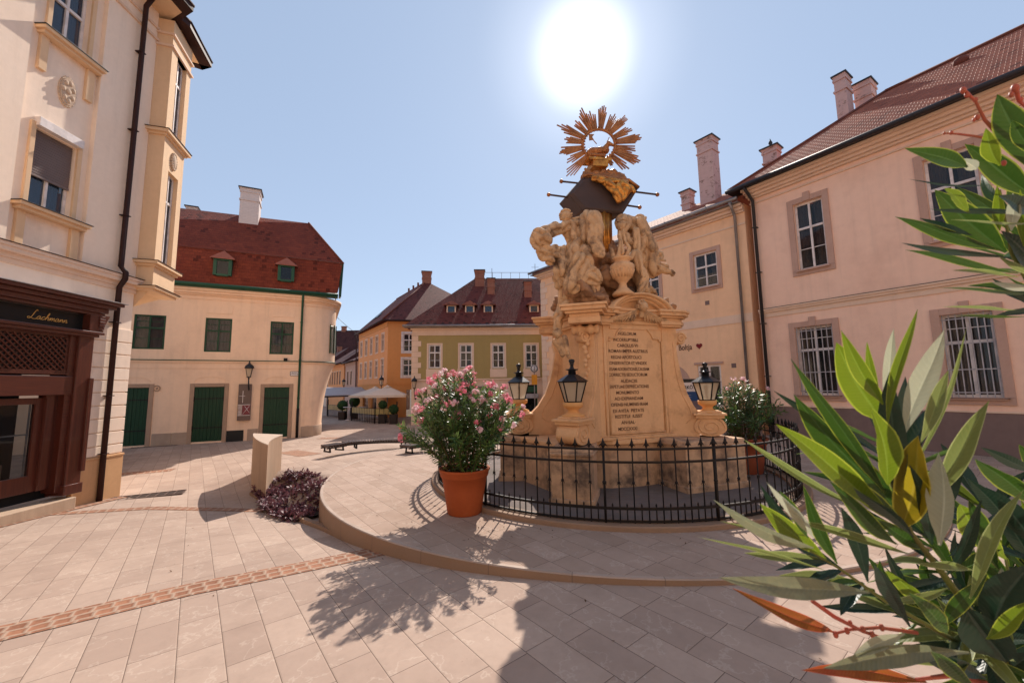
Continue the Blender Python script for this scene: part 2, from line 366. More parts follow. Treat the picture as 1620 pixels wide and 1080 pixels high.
# ------------------------------------------------------------------ palette
class _M(dict):
    def __getitem__(s,k): return MATS[k]
M=_M()
surf('white_paint',(.82,.74,.70),.45,bs=.05,scale=4,amt=.2)
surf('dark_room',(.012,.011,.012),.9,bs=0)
surf('dark_metal',(.035,.03,.032),.45,bs=.1,scale=3)
surf('black_iron',(.008,.007,.008),.5,(.016,.011,.009),bs=.25,bscale=60,scale=6,spec=.22)
surf('curtain_white',(.62,.56,.52),.9,bs=0,scale=5); surf('curtain_net',(.52,.37,.31),.9,(.2,.13,.11),3,1,bs=0,vec=(3,3,.7)); surf('curtain_orange',(.5,.13,.03),.9,bs=0); surf('curtain_dark',(.07,.025,.025),.9,bs=0)
surf('shutter_grey',(.20,.15,.14),.6,bs=0)
glassmat('glass'); glassmat('glass_blue',(.03,.05,.09),.65); glassmat('glass_shop',(.02,.018,.018),.3)
surf('plaster_left',(.95,.78,.63),.88,(.93,.74,.58),.8,.7,stain=(.70,.51,.39),stain_pos=(.58,.8),bs=.35,bd=.004,bscale=22,streak=.3)
surf('plaster_ochre',(.80,.56,.35),.88,(.75,.51,.31),1,.7,bs=.3,streak=.3)
surf('base_ochre',(.68,.40,.20),.85,(.60,.34,.17),1.4,.8,stain=(.3,.18,.1),stain_pos=(.55,.8),bs=.3,streak=.4)
surf('relief',(.62,.46,.33),.85,bs=.4,bd=.01,scale=5)
surf('plaster_cream',(.92,.65,.45),.88,(.88,.61,.42),.6,.7,stain=(.70,.47,.32),stain_pos=(.5,.85),bs=.3,bd=.004,bscale=18,streak=.35)
surf('plaster_pink',(.95,.65,.49),.88,(.92,.605,.45),.5,.7,stain=(.72,.44,.32),stain_pos=(.5,.85),bs=.3,bd=.004,bscale=18,streak=.3)
surf('plaster_yellow',(.93,.60,.37),.88,(.89,.56,.34),.5,.7,stain=(.68,.43,.27),stain_pos=(.5,.85),bs=.3,bd=.004,bscale=18,streak=.3)
surf('trim_pinkgrey',(.56,.36,.28),.85,(.51,.32,.245),1.5,.6,bs=.3,streak=.3)
surf('trim_light',(.82,.60,.45),.85,(.76,.55,.41),1.5,.6,bs=.3,streak=.25)
surf('plinth_brown',(.24,.165,.145),.88,(.2,.135,.12),.9,.7,stain=(.16,.11,.1),stain_pos=(.5,.8),bs=.35,bscale=15,streak=.4)
surf('plinth_stone',(.47,.34,.25),.85,(.4,.28,.2),2,.8,stain=(.3,.21,.16),stain_pos=(.5,.8),bs=.4,bscale=14)
surf('door_stone',(.45,.30,.20),.85,(.36,.24,.17),3,.9,stain=(.25,.17,.13),stain_pos=(.55,.8),bs=.4)
surf('green_paint',(.008,.048,.020),.5,(.005,.033,.014),2,.8,bs=.12,vec=(9,9,1),streak=.25); surf('green_trim',(.02,.085,.045),.45,bs=.05)
surf('green_frame',(.012,.06,.025),.45,bs=.05)
surf('orange_wall',(.80,.36,.15),.88,(.76,.33,.13),.4,.7,bs=.2,streak=.25); surf('ochre_wall',(.74,.33,.11),.88,(.70,.30,.10),.4,.7,bs=.2,streak=.25)
surf('olive_wall',(.42,.31,.12),.88,(.38,.28,.11),.4,.7,bs=.2,streak=.25)
surf('zinc',(.30,.28,.28),.4,(.22,.2,.2),2,bs=.1,metal=.6); surf('zinc_light',(.55,.52,.52),.5,(.3,.28,.3),3,bs=.1)
surf('brown_metal',(.045,.018,.014),.62,(.032,.013,.011),2,bs=.12,spec=.2)
wood('shop_wood',(.10,.024,.014),(.055,.013,.009),.3); wood('shop_wood_v',(.10,.024,.014),(.055,.013,.009),.3,True)
wood('bench_wood',(.06,.035,.03),(.035,.02,.018),.45)
surf('sign_black',(.01,.012,.014),.3,bs=0); surf('gold',(.75,.42,.12),.4,bs=0)
tiles('tiles_red',(.235,.050,.026),(.175,.036,.021),.19,.17); tiles('tiles_dark',(.17,.045,.034),(.13,.034,.027),.19,.17); tiles('tiles_right',(.40,.125,.07),(.28,.085,.05),.19,.17)
tiles('tiles_far',(.10,.034,.03),(.07,.026,.024),.25,.22)
surf('dormer_clay',(.34,.115,.075),.8,(.27,.085,.055),5,bs=.3); surf('ridge_clay',(.20,.06,.035),.8,(.15,.045,.03),4,bs=.3)
bricks('chimney_worn',(.16,.07,.05),(.22,.10,.07),(.4,.33,.28),1,1); bricks('chimney_brick',(.32,.10,.05),(.25,.075,.04),(.3,.2,.15)); bricks('chimney_white',(.6,.5,.46),(.64,.54,.5),(.55,.46,.42),1)
DROT=R(90-38.2)        # slab courses run towards az -38.2
dpv=Vector((math.sin(R(-38.2)),math.cos(R(-38.2))))
# mapping rotation so that x' = across the courses
paving('paving',(.455,.34,.27),(.365,.265,.21),.31,.62,-R(38.2))
paving('paving_disc',(.45,.33,.262),(.365,.26,.20),.30,.60,-R(38.2)+R(0))
paving('cobbles',(.36,.17,.10),(.25,.115,.07),.14,.15,0,joint=(.38,.27,.20),jw=.02,veins=False,uv=True,rough=.7,rnd=1,bumpd=.02,cob=True)
surf('kerb_stone',(.30,.19,.125),.75,(.25,.155,.1),2.5,.8,stain=(.22,.145,.11),stain_pos=(.55,.8),bs=.3,bscale=30)
surf('pale_stone',(.44,.32,.24),.7,(.38,.27,.20),1.5,.8,bs=.25,streak=.2)
surf('travertine',(.54,.39,.27),.7,(.42,.29,.20),1.5,.9,vec=(6,6,1),bs=.3,streak=.3)
surf('soil',(.05,.03,.022),.95,bs=.8,bscale=12)
surf('lid_iron',(.12,.075,.06),.6,bs=.5,bscale=30)
# ------------------------------------------------------------------ ground
DC=(2.0,10.71); DR=6.36
_P=np.array([(-3.79,8.47,-.52),(-2.8,6.84,-.33),(-1.97,5.81,-.21),(-.85,4.92,-.14),(.24,4.56,-.09),(2.16,4.35,-.06),(-9.38,9.76,-.45),(-9.4,7.6,-.34),(-7.6,8.75,-.43),(-6.6,10.4,-.5),(0,3,-.09),(-3,3,-.16),(6,4,-.03),(-6,4,-.25),(-9,4,-.25),(-9,12,-.5),(0,-2,-.06),(-5,-2,-.2),(6,-2,-.03),(-12,15,-.5),(9,7,-.02),(-1,9,-.25),(3,8,-.1),(-6,8.3,-.46),(-5,6.5,-.33)])
def _tps():
    n=len(_P); d=np.hypot(_P[:,None,0]-_P[None,:,0],_P[:,None,1]-_P[None,:,1]); K=np.where(d>0,d*d*np.log(d+1e-9),0)+np.eye(n)*.15
    A=np.zeros((n+3,n+3)); A[:n,:n]=K; A[:n,n]=1; A[:n,n+1:]=_P[:,:2]; A[n,:n]=1; A[n+1:,:n]=_P[:,:2].T
    return np.linalg.solve(A,np.r_[_P[:,2],0,0,0])
_W=_tps()
def zlow(x,y):
    d=np.hypot(x-_P[:,0],y-_P[:,1]); K=np.where(d>0,d*d*np.log(d+1e-9),0)
    return float(np.clip(K@_W[:-3]+_W[-3]+_W[-2]*x+_W[-1]*y,-.56,-.03))
def sm(t): t=max(0,min(1,t)); return t*t*(3-2*t)
PA=Vector((-4.25,9.35)); PB=Vector((-6.35,10.62))
def zg(x,y):
    r=math.hypot(x-DC[0],y-DC[1])
    hi=-.03-.065*max(0,r-DR)*sm((3-x)/4); hi=max(hi,-.5)
    if y>24: hi=hi+(-.5-hi)*sm((y-18)/8)*sm((6-x)/6)
    d=PB-PA; L=d.length; u=d/L; v=Vector((x,y))-PA; t=v.dot(u); side=v.x*u.y-v.y*u.x   # >0 : beyond the line, away from camera
    w=.22+max(0,t-L)*.75
    if t<0:   # right of A the disc hides it
        w=.25; side=(y-8.5)
        if x>DC[0]: side=y-5.5-max(0,0)
        if x>5: w=2.
    k=sm(.5+side/(2*w))
    lo=zlow(max(-12,min(9,x)),max(-2,min(15,y)))
    z=lo*(1-k)+hi*k
    if r<DR-.1: z=min(z,-.06)
    return z
def grid(xs,ys,zoff=0,zf=zg):
    m=MB(); nx=len(xs)
    m.v=[(x,y,zf(x,y)+zoff) for y in ys for x in xs]
    for j in range(len(ys)-1):
        for i in range(nx-1): m.f.append((j*nx+i,j*nx+i+1,(j+1)*nx+i+1,(j+1)*nx+i)); m.uv.append(None); m.sm.append(True)
    return m
def rng(a,b,s): return [a+s*i for i in range(int(round((b-a)/s))+1)]
xs=[-300,-120,-60,-35,-24,-18,-15]+rng(-13,-8,.5)[:-1]+rng(-8,5,.2)+rng(6,16,1.)+[22,35,70,150,300]
ys=[-80,-30,-12,-6,-3]+rng(-2,2,1.)[:-1]+rng(2,13,.2)+rng(13.5,24,.75)+[26,30,36,45,60,90,150,400]
gobj=grid(xs,ys).build('ground',M['paving'],recalc=False); gobj['kind']='structure'
def strip(name,pts,w,mat,off=.006,n=40,lab=None):
    """paved band following the ground"""
    m=MB(); P=[Vector(p) for p in pts]; vs=[];fs=[];uv=[]; s=0
    seg=[]
    for a,b in zip(P[:-1],P[1:]):
        k=max(2,int((b-a).length/.12))
        for i in range(k): seg.append(a+(b-a)*i/k)
    seg.append(P[-1])
    for i,p in enumerate(seg):
        t=(seg[min(i+1,len(seg)-1)]-seg[max(0,i-1)]).normalized(); nrm=Vector((-t.y,t.x))
        if i: s+=(p-seg[i-1]).length
        for k in (-1,-.33,.33,1):
            q=p+nrm*w/2*k; vs.append((q.x,q.y,zg(q.x,q.y)+off)); uv.append((w/2*k,s))
    for i in range(len(seg)-1):
        for k in range(3):
            f=(i*4+k,i*4+k+1,i*4+k+5,i*4+k+4); fs.append(f)
    m.add(vs,fs,[[uv[a] for a in f] for f in fs])
    o=m.build(name,mat,recalc=True); o['kind']='structure'
    return o
strip('cobble_strip',[(-8.2,2.0),(-4.83,4.0),(-3.6,4.83),(-2.02,5.62),(-1.55,5.86)],.40,M['cobbles'])
strip('cobble_strip',[(-9.05,8.2),(-7.62,8.68),(-5.2,8.68)],.24,M['cobbles'])
strip('cobble_strip',[(-9.02,5.5),(-9.12,8.0),(-9.13,9.7)],.22,M['cobbles'],off=.011)
a,b=gz(184,751,-.5),gz(274,744,-.5); strip('cobble_strip',[a.xy,b.xy],.55,M['cobbles'])
a,b=gz(455,708,-.25),gz(492,716,-.15); strip('cobble_strip',[a.xy,b.xy],.7,M['cobbles'])
a,b=gz(505,690,-.4),gz(540,688,-.35); strip('cobble_strip',[a.xy,b.xy],.6,M['cobbles'])
# raised round terrace: paved top + kerb ring face
def ringmb(c,r0,r1,z0,z1,n=160,a0=0,a1=2*math.pi,bev=.012):
    return MB().lathe([(r0,z0),(r0,z1),(r1-bev,z1),(r1,z1-bev),(r1,z0)],c,n,False,a0,a1,True)
d=MB(); n=160; d.v=[(DC[0]+(DR-.06)*math.cos(2*math.pi*i/n),DC[1]+(DR-.06)*math.sin(2*math.pi*i/n),0) for i in range(n)]; d.f=[tuple(range(n))]; d.uv=[None]; d.sm=[False]
o=d.build('terrace_paving',M['paving_disc'],recalc=False); o['kind']='structure'
mk,nt,b_=principled('kerb_ring'); MATS['kerb_ring']=mk
v=coords(nt,'Object'); sp=N(nt,'ShaderNodeSeparateXYZ'); nt.links.new(v,sp.inputs[0])
ang=math2(nt,'ARCTAN2',math2(nt,'SUBTRACT',sp.outputs[1],DC[1]),math2(nt,'SUBTRACT',sp.outputs[0],DC[0])); aa=math2(nt,'MULTIPLY',ang,DR/.95); fr=math2(nt,'FRACT',aa)
je=math2(nt,'MULTIPLY',math2(nt,'ABSOLUTE',math2(nt,'SUBTRACT',fr,.5)),-1); jj=ramp(nt,math2(nt,'ADD',je,.5),.003,.008,(1,1,1),(0,0,0))
wn=N(nt,'ShaderNodeTexWhiteNoise',noise_dimensions='1D'); nt.links.new(math2(nt,'FLOOR',aa),wn.inputs['W'])
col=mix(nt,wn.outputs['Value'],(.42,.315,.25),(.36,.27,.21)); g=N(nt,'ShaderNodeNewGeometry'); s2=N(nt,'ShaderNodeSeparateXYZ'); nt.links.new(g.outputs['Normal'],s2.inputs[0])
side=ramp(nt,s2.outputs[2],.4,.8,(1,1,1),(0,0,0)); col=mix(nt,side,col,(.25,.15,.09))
st=ramp(nt,noisetex(nt,v,2.2,7,.65),.45,.7); col=mix(nt,mulv(nt,st,.4),col,(.24,.155,.11)); f=ramp(nt,noisetex(nt,v,40,4),.4,.7); col=mix(nt,mulv(nt,f,.2),col,(.3,.2,.15)); col=mix(nt,mulv(nt,jj,.7),col,(.12,.08,.06))
nt.links.new(col,b_.inputs['Base Color']); b_.inputs['Roughness'].default_value=.7; bump(nt,b_,noisetex(nt,v,30,5),.3,.006)
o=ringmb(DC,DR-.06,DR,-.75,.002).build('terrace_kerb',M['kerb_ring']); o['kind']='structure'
# ------------------------------------------------------------------ LEFT BUILDING (corner house with shop front and oriel)
L=Bld('corner_house',(-9.381,9.760),-1,-.5,'tall pale corner house on the left with brown shop front and oriel above','building')
m=MB()
# windows strip recessed 0.12
RX0,RX1=-2.62,-1.28
holes=[(-2.31,-1.53,5.66,7.27),(-2.27,-1.55,9.36,11.2)]
wall(m,-9,RX0,4.76,12.1,[],0)
wall(m,RX0,RX1,4.76,12.1,holes,.1,.16)
m.add([(RX0,0,4.76),(RX0,.1,4.76),(RX0,.1,12.1),(RX0,0,12.1)],[(0,1,2,3)]); m.add([(RX1,0,4.76),(RX1,.1,4.76),(RX1,.1,12.1),(RX1,0,12.1)],[(0,1,2,3)])
wall(m,RX1,0,4.76,12.1,[],0)
# side wall going back behind the oriel
sd=Vector(L.loc((L.p.x+math.sin(R(-50)),L.p.y+math.cos(R(-50))))) .normalized()
for z0,z1 in ((-.5,12.1),):
    m.add([(0,0,z0),(sd.x*9,sd.y*9,z0),(sd.x*9,sd.y*9,z1),(0,0,z1)],[(0,1,2,3)])
m.add([(-9,0,12.1),(0,0,12.1),(sd.x*9,sd.y*9,12.1),(-9,9,12.1)],[(0,1,2,3)])
L.part('wall',m,M['plaster_left'])
m=MB(); wall(m,-1.06,.0,.55,4.45,[],0); wall(m,-9,-1.06,3.9,4.45,[],0); wall(m,-9,-3.9,-.5,3.9,[],0)
L.part('ground_floor_wall',m,M['plaster_left'])
m=MB()     # rusticated blocks
zs=[.56,.78,1.08,1.39,1.68,1.98,2.26,2.55,2.87,3.17,3.5]
for a,b in zip(zs[:-1],zs[1:]): m.box(-1.03,.03,-.03,.05,a+.012,b-.012)
L.part('rustication',m,M['plaster_left'],bevel=.008)
m=MB(); m.box(-1.05,.05,-.05,.06,-.5,.5).box(-1.05,.06,-.065,.05,.5,.552); L.part('base_course',m,M['base_ochre'],bevel=.01)
m=MB()   # storey band
for (z0,z1,o_) in ((4.40,4.50,.03),(4.50,4.60,.06),(4.60,4.69,.15),(4.69,4.76,.17)): m.box(-9,.0+o_,-o_,.02,z0,z1)
L.part('storey_band',m,M['trim_light'],bevel=.006)
m=MB(); m.box(-9,.19,-.19,.0,4.762,4.772); L.part('band_flashing',m,M['brown_metal'])
# pilaster crossbands top and dentils
m=MB(); m.box(RX1,.05,-.05,0,11.3,11.36).box(RX1,.045,-.045,0,11.62,11.68).box(-9,RX0,-.05,0,11.3,11.36); L.part('frieze_moulding',m,M['trim_light'])
for k,(a,b,c,dd) in enumerate(((-2.31,-1.53,5.66,7.27),(-2.27,-1.55,9.36,11.2))):
    m=MB(); m.box(a-.24,b+.28,-.12,.1,c-.1,c-.03).box(a-.2,b+.24,-.06,.1,c-.17,c-.1)
    m.box(a-.16,a-.02,.03,.1,c-.9,c-.17).box(b+.02,b+.18,.03,.1,c-.9,c-.17)
    m.box(a-.09,a-.004,.05,.11,c-.03,dd+.09).box(b+.004,b+.09,.05,.11,c-.03,dd+.09)
    s_=L.part('window_sill',m,M['plaster_ochre'],bevel=.006)
    m=MB(); m.box(a-.26,b+.3,-.14,.1,c-.03,c-.018); L.part('sill_flashing',m,M['dark_metal'],s_)
w1=window(L,-2.31,-1.53,5.66,7.27,.2,fw=.05,cols=2,transom=0,fmat=M['white_paint'],gl=M['glass_blue'],curtain=M['curtain_white'],cov=.5)
m=MB()
for k in range(34): z=6.35+k*.027; m.box(-2.29,-1.55,.165-(k%2)*.004,.18,z,z+.0225)
m.box(-2.29,-1.55,.15,.19,6.31,6.35)
L.part('roller_shutter',m,M['shutter_grey'],w1)
m=MB(); m.box(-2.33,-1.49,-.02,.12,7.29,7.47); L.part('shutter_box',m,M['white_paint'],w1,bevel=.004)
w2=window(L,-2.27,-1.55,9.36,11.2,.2,fw=.06,cols=2,transom=.5,gl=M['glass_blue'],curtain=M['curtain_white'],cov=.4)
def medallion(B,x,y,z,rx,rz):
    m=MB()
    def ell(s,y0): return [(x+rx*s*math.cos(t),y0,z+rz*s*math.sin(t)) for t in [2*math.pi*i/32 for i in range(32)]]
    for s,y0,y1 in ((1,y,y-.03),(.88,y-.03,y-.05)):
        a=ell(s,y0); b=ell(s*.97,y1); n=32; m.add(a+b,[(i,(i+1)%n,n+(i+1)%n,n+i) for i in range(n)]+[tuple(range(n,2*n))])
    m.ball((x,y-.055,z),rx*.28,10,(1,.5,1.3))
    for i in range(7):
        t=2*math.pi*i/7+.4; m.ball((x+rx*.58*math.cos(t),y-.05,z+rz*.6*math.sin(t)),rx*.3,8,(.8,.5,1.1))
    for i in range(16):
        t=2*math.pi*i/16; m.ball((x+rx*.95*math.cos(t),y-.02,z+rz*.95*math.sin(t)),rx*.14,6,(1,.6,1))
    B.part('medallion',m,M['relief'])
medallion(L,-1.84,.1,8.38,.17,.34)
m=MB(); m.tube([(-.5,-.3,12.1),(-.5,-.12,11.8),(-.5,-.1,4.95),(-.5,-.23,4.8),(-.5,-.23,4.65),(-.5,-.11,4.45),(-.5,-.11,-.42)],.055,10)
for z in (10.5,8.4,6.2,3.6,1.9,.6): m.box(-.565,-.435,-.17,0,z,z+.02)
L.part('downpipe',m,M['brown_metal'])
# eaves: soffit, gutter, roof edge
P2w=Vector((-9.052,9.8797)); u2=Vector((math.sin(R(-18)),math.cos(R(-18)))); n2=Vector((math.cos(R(-18)),-math.sin(R(-18))))  # n2 outward
P3w=P2w+u2*1.08
def lw(v): return L.loc(v)
def scale_poly(poly,k):
    out=[];n=len(poly)
    for i in range(n):
        a=Vector(poly[i-1]);b=Vector(poly[i]);c=Vector(poly[(i+1)%n]); e1=(b-a).normalized(); e2=(c-b).normalized(); nn=Vector((e1.y,-e1.x))+Vector((e2.y,-e2.x)); out.append(tuple(b+nn.normalized()*k/max(.4,nn.length/2)))
    return out
EI=[L.loc(gz(x,y,12.1)) for x,y in ((288,20),(265,35),(287,49),(320,111))]; EO=[L.loc(gz(x,y,12.1)) for x,y in ((306,18.5),(287,31),(301,43),(335,107))]
bk=(EI[3][0]-1.2,EI[3][1]+1.9)
EI=[(-9,EI[0][1])]+EI+[bk]; EO=[(-9,EO[0][1])]+EO+[(bk[0]+.2,bk[1]+.3)]
m=MB(); m.add([(x,y,12.1) for x,y in EI]+[(-9,6,12.1)],[tuple(range(7))]); L.part('soffit',m,M['plaster_ochre'])
m=MB(); n=len(EI)
m.add([(x,y,12.095) for x,y in EI]+[(x,y,12.095) for x,y in EO]+[(x,y,12.27) for x,y in EO],[(i,i+1,n+i+1,n+i) for i in range(n-1)]+[(n+i,n+i+1,2*n+i+1,2*n+i) for i in range(n-1)])
for a,b in zip(EO[:-1],EO[1:]): m.tube([(*a,12.26),(*b,12.26)],.035,6)
L.part('gutter',m,M['brown_metal'])
ap=(-3.0,3.6,15.2); m=MB()
for a,b in zip(EO[:-1],EO[1:]): m.add([(*a,12.27),(*b,12.27),ap],[(0,1,2)])
L.part('roof',m,M['ridge_clay'])
# oriel
def oz(pts,z0,z1,o_=0.): return MB().prism(scale_poly(pts,o_),z0,z1)
Q0=P2w-n2*.0; or_pts=[lw(P2w),lw(P3w),lw(P3w-n2*1.6),lw(P2w-n2*.42)]
m=MB(); A,Bq=Vector(lw(P2w)),Vector(lw(P3w)); 
ux=(Bq-A).normalized(); nx_=Vector((ux.y,-ux.x)); Lf=(Bq-A).length
def oface(m,holes,z0,z1,dep=.16):
    t=MB(); wall(t,0,Lf,z0,z1,holes,0,dep)
    m.add([(A.x+ux.x*x-nx_.x*y,A.y+ux.y*x-nx_.y*y,z) for x,y,z in t.v],t.f)
oface(m,[(.30,.84,5.30,7.86),(.30,.84,8.98,11.2)],4.62,12.0)
wl=or_pts; 
m.add([(*wl[3],4.62),(*wl[0],4.62),(*wl[0],12.0),(*wl[3],12.0)],[(0,1,2,3)]); m.add([(*wl[1],4.62),(*wl[2],4.62),(*wl[2],12.0),(*wl[1],12.0)],[(0,1,2,3)])
orl=L.part('oriel',m,M['plaster_ochre'])
m=MB()
bot=[(*p,4.62) for p in wl]; low=[(*lw(P2w-n2*.42),4.05),(*lw(P2w-n2*.42),4.05)]
lowA=(*lw(P2w-n2*.40+u2*.1),4.1); lowB=(*lw(P3w-n2*1.3),4.1)
m.add([bot[0],bot[1],lowB,lowA],[(0,1,2,3)]); m.add([bot[0],lowA,bot[3]],[(0,1,2)]); m.add([bot[1],bot[2],lowB],[(0,1,2)])
L.part('oriel_corbel',m,M['plaster_ochre'],orl)
for z0,z1,o_ in ((4.50,4.56,.05),(4.56,4.62,.11),(5.14,5.2,.05),(5.2,5.27,.12),(8.68,8.74,.05),(8.74,8.82,.12)):
    oz(wl,z0,z1,o_).build('oriel_moulding',M['plaster_ochre'],orl,dz=L.base)
for z in (4.622,5.272,8.822): oz(wl,z,z+.01,.14).build('oriel_flashing',M['brown_metal'],orl,dz=L.base)
for z0,z1 in ((11.2,11.26),(11.55,11.6)): oz(wl,z0,z1,.05).build('oriel_moulding',M['trim_light'],orl,dz=L.base)
for z0,z1 in ((5.30,7.86),(8.98,11.2)):
    f=MB(); t=MB(); y=.1
    t.box(.31,.36,y,y+.05,z0,z1).box(.78,.83,y,y+.05,z0,z1).box(.36,.78,y,y+.05,z0,z0+.05).box(.36,.78,y,y+.05,z1-.05,z1).box(.36,.78,y-.01,y+.05,z0+(z1-z0)*.68,z0+(z1-z0)*.68+.06).box(.55,.59,y-.01,y+.05,z0,z1)
    def tr(t): t.v=[(A.x+ux.x*x-nx_.x*y,A.y+ux.y*x-nx_.y*y,z) for x,y,z in t.v]; return t
    fo=tr(t).build('oriel_window',M['white_paint'],orl,dz=L.base)
    tr(MB().box(.33,.81,y+.02,y+.026,z0,z1)).build('pane',M['glass_blue'],fo,dz=L.base)
    tr(MB().box(.33,.81,y+.12,y+.14,z0,z1)).build('curtain',M['curtain_white'],fo,dz=L.base)
# medallion on oriel face
t=MB(); cx,cz=.5,8.02+.0
for i in range(20):
    a=2*math.pi*i/20; t.ball((cx+.12*math.cos(a),-.02,cz+.2+.22*math.sin(a)),.035,6)
t.ball((cx,-.02,cz+.2),.11,10,(1,.4,1.9)); tr(t).build('medallion',M['relief'],orl,dz=L.base)
# ---- shop front: part of the house
sx0,sx1=-3.9,-1.06
m=MB(); m.box(sx1-.30,sx1,-.22,.3,.05,3.3).box(sx1-.34,sx1+.02,-.26,.3,-.08,.12)
m.box(sx1-.05,sx1+.03,-.27,-.2,.35,2.3)
shop=L.part('shop_front',m,M['shop_wood_v'],bevel=.012)
m=MB(); m.box(sx0,sx0+.3,-.22,.3,.05,3.3); L.part('pilaster',m,M['shop_wood_v'],shop,bevel=.012)
m=MB()
for z0,z1,o_ in ((3.24,3.30,.34),(3.18,3.24,.29),(3.66,3.72,.30),(3.72,3.82,.36),(3.82,3.9,.44),(3.9,3.97,.52)): m.box(sx0,sx1+max(0,o_-.26)*1.2,-o_,.0,z0,z1)
m.box(sx1+.16-.36,sx1-.0,-.3,0,3.3,3.66).box(sx0,sx0+.3,-.3,0,3.3,3.66)
m.box(sx0+.3,sx1-.3,-.1,.1,2.35,3.24).box(sx0+.3,sx1-.3,-.18,.1,1.95,2.33)
m.box(sx1-.42,sx1-.3,-.16,.2,.0,3.2)
L.part('entablature',m,M['shop_wood'],shop,bevel=.01)
m=MB()  # console bracket
for i in range(7):
    t=i/6; m.box(sx1-.02,sx1+.1-.0*t,-.30-.03*math.sin(t*3.1),-.02,3.30+t*.36,3.355+t*.36)
m.add([(sx1-.0,-.04,3.32),(sx1+.06,-.04,3.32),(sx1+.22,-.04,3.68),(sx1-.0,-.04,3.68),(sx1-.0,-.3,3.32),(sx1+.06,-.3,3.32),(sx1+.22,-.3,3.68),(sx1-.0,-.3,3.68)],[(0,1,2,3),(4,5,6,7),(1,2,6,5),(0,3,7,4),(0,1,5,4)])
L.part('console_bracket',m,M['shop_wood_v'],shop,bevel=.006)
m=MB(); m.box(sx0,sx1+.36,-.56,.0,3.975,3.985); m.add([(sx0,-.55,3.985),(sx1+.35,-.55,3.985),(sx1+.1,0,4.1),(sx0,0,4.1)],[(0,1,2,3)]); L.part('canopy_flashing',m,M['zinc_light'],shop)
m=MB(); m.box(sx0+.3,sx1-.2,-.14,-.1,3.3,3.655); L.part('sign_board',m,M['sign_black'],shop)
m=MB()  # lattice over the door
lx0,lx1,lz0,lz1=-3.2,-1.52,2.45,3.12
n=11
for s in (-1,1):
    for i in range(-8,24):
        x=lx0+i*.11; pts=[]
        a=Vector((x,lz0)); 
        # clip to the frame
        t0=max(0,(lx0-x)*s) ; t1=lz1-lz0
        if s>0: t0=max(0,lx0-x); t1=min(lz1-lz0,lx1-x)
        else: t0=max(0,x-lx1); t1=min(lz1-lz0,x-lx0)
        if t1-t0<.03: continue
        p=Vector((x+s*t0,-.03 if s>0 else -.045,lz0+t0)); q=Vector((x+s*t1,-.03 if s>0 else -.045,lz0+t1))
        m.tube([p,q],.017,4,False)
L.part('lattice',m,M['shop_wood'],shop)
# cut: a dark recess behind the lattice and the glazed door
m=MB(); m.box(lx0-.12,lx1+.12,-.12,-.02,lz1,lz1+.07).box(lx0-.12,lx1+.12,-.14,-.02,lz0-.07,lz0).box(lx1,lx1+.06,-.13,-.02,lz0,lz1)
m.box(lx0-.12,lx1+.14,-.19,-.14,lz0-.085,lz0-.07)
L.part('transom_frame',m,M['shop_wood'],shop)
m=MB(); m.box(lx0,lx1,-.005,.005,lz0,lz1); 
# hole is in front of the entablature panel: use dark board proud of it
m=MB(); m.box(lx0,lx1,-.115,-.105,lz0,lz1); L.part('lattice_backing',m,M['sign_black'],shop)
for o in [c for c in bpy.data.objects if c.name.startswith('lattice') and 'backing' not in c.name]: o.location.y=-.085
dx0,dx1=-3.1,-1.72
m=MB(); fw=.13
m.box(dx1,dx1+.16,-.06,.1,.1,1.95).box(dx1+.16,sx1-.3,-.02,.1,.1,1.95).box(dx1-fw,dx1,-.02,.06,.1,1.9).box(dx0,dx0+fw,-.02,.06,.1,1.9).box(dx0+fw,dx1-fw,-.02,.06,1.78,1.9).box(dx0+fw,dx1-fw,-.02,.06,.1,.42).box(sx0+.3,dx0,-.02,.1,.1,1.95)
m.box(dx1-.005,dx1+.012,-.09,-.06,.2,1.9)
door=L.part('shop_door',m,M['shop_wood_v'],shop,bevel=.006)
m=MB(); m.box(dx0+fw,dx1-fw,.015,.022,.42,1.78); L.part('pane',m,M['glass_shop'],door)
m=MB(); m.box(dx0+fw,dx1-fw,.06,.075,1.19,1.215).box(dx1-fw-.03,dx1-fw-.015,.05,.075,.42,1.78); L.part('shelf',m,M['zinc_light'],door)
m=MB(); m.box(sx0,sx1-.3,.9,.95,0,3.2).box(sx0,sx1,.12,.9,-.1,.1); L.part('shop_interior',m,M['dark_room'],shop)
m=MB(); m.box(-2.7,-2.2,.5,.8,.1,1.5).box(-2.15,-1.8,.55,.8,.1,.62); L.part('display_case',m,M['trim_pinkgrey'],shop)
m=MB(); m.box(sx0,sx1-.12,-.30,.1,-.5,-.14); L.part('door_step',m,M['travertine'],shop,bevel=.02)
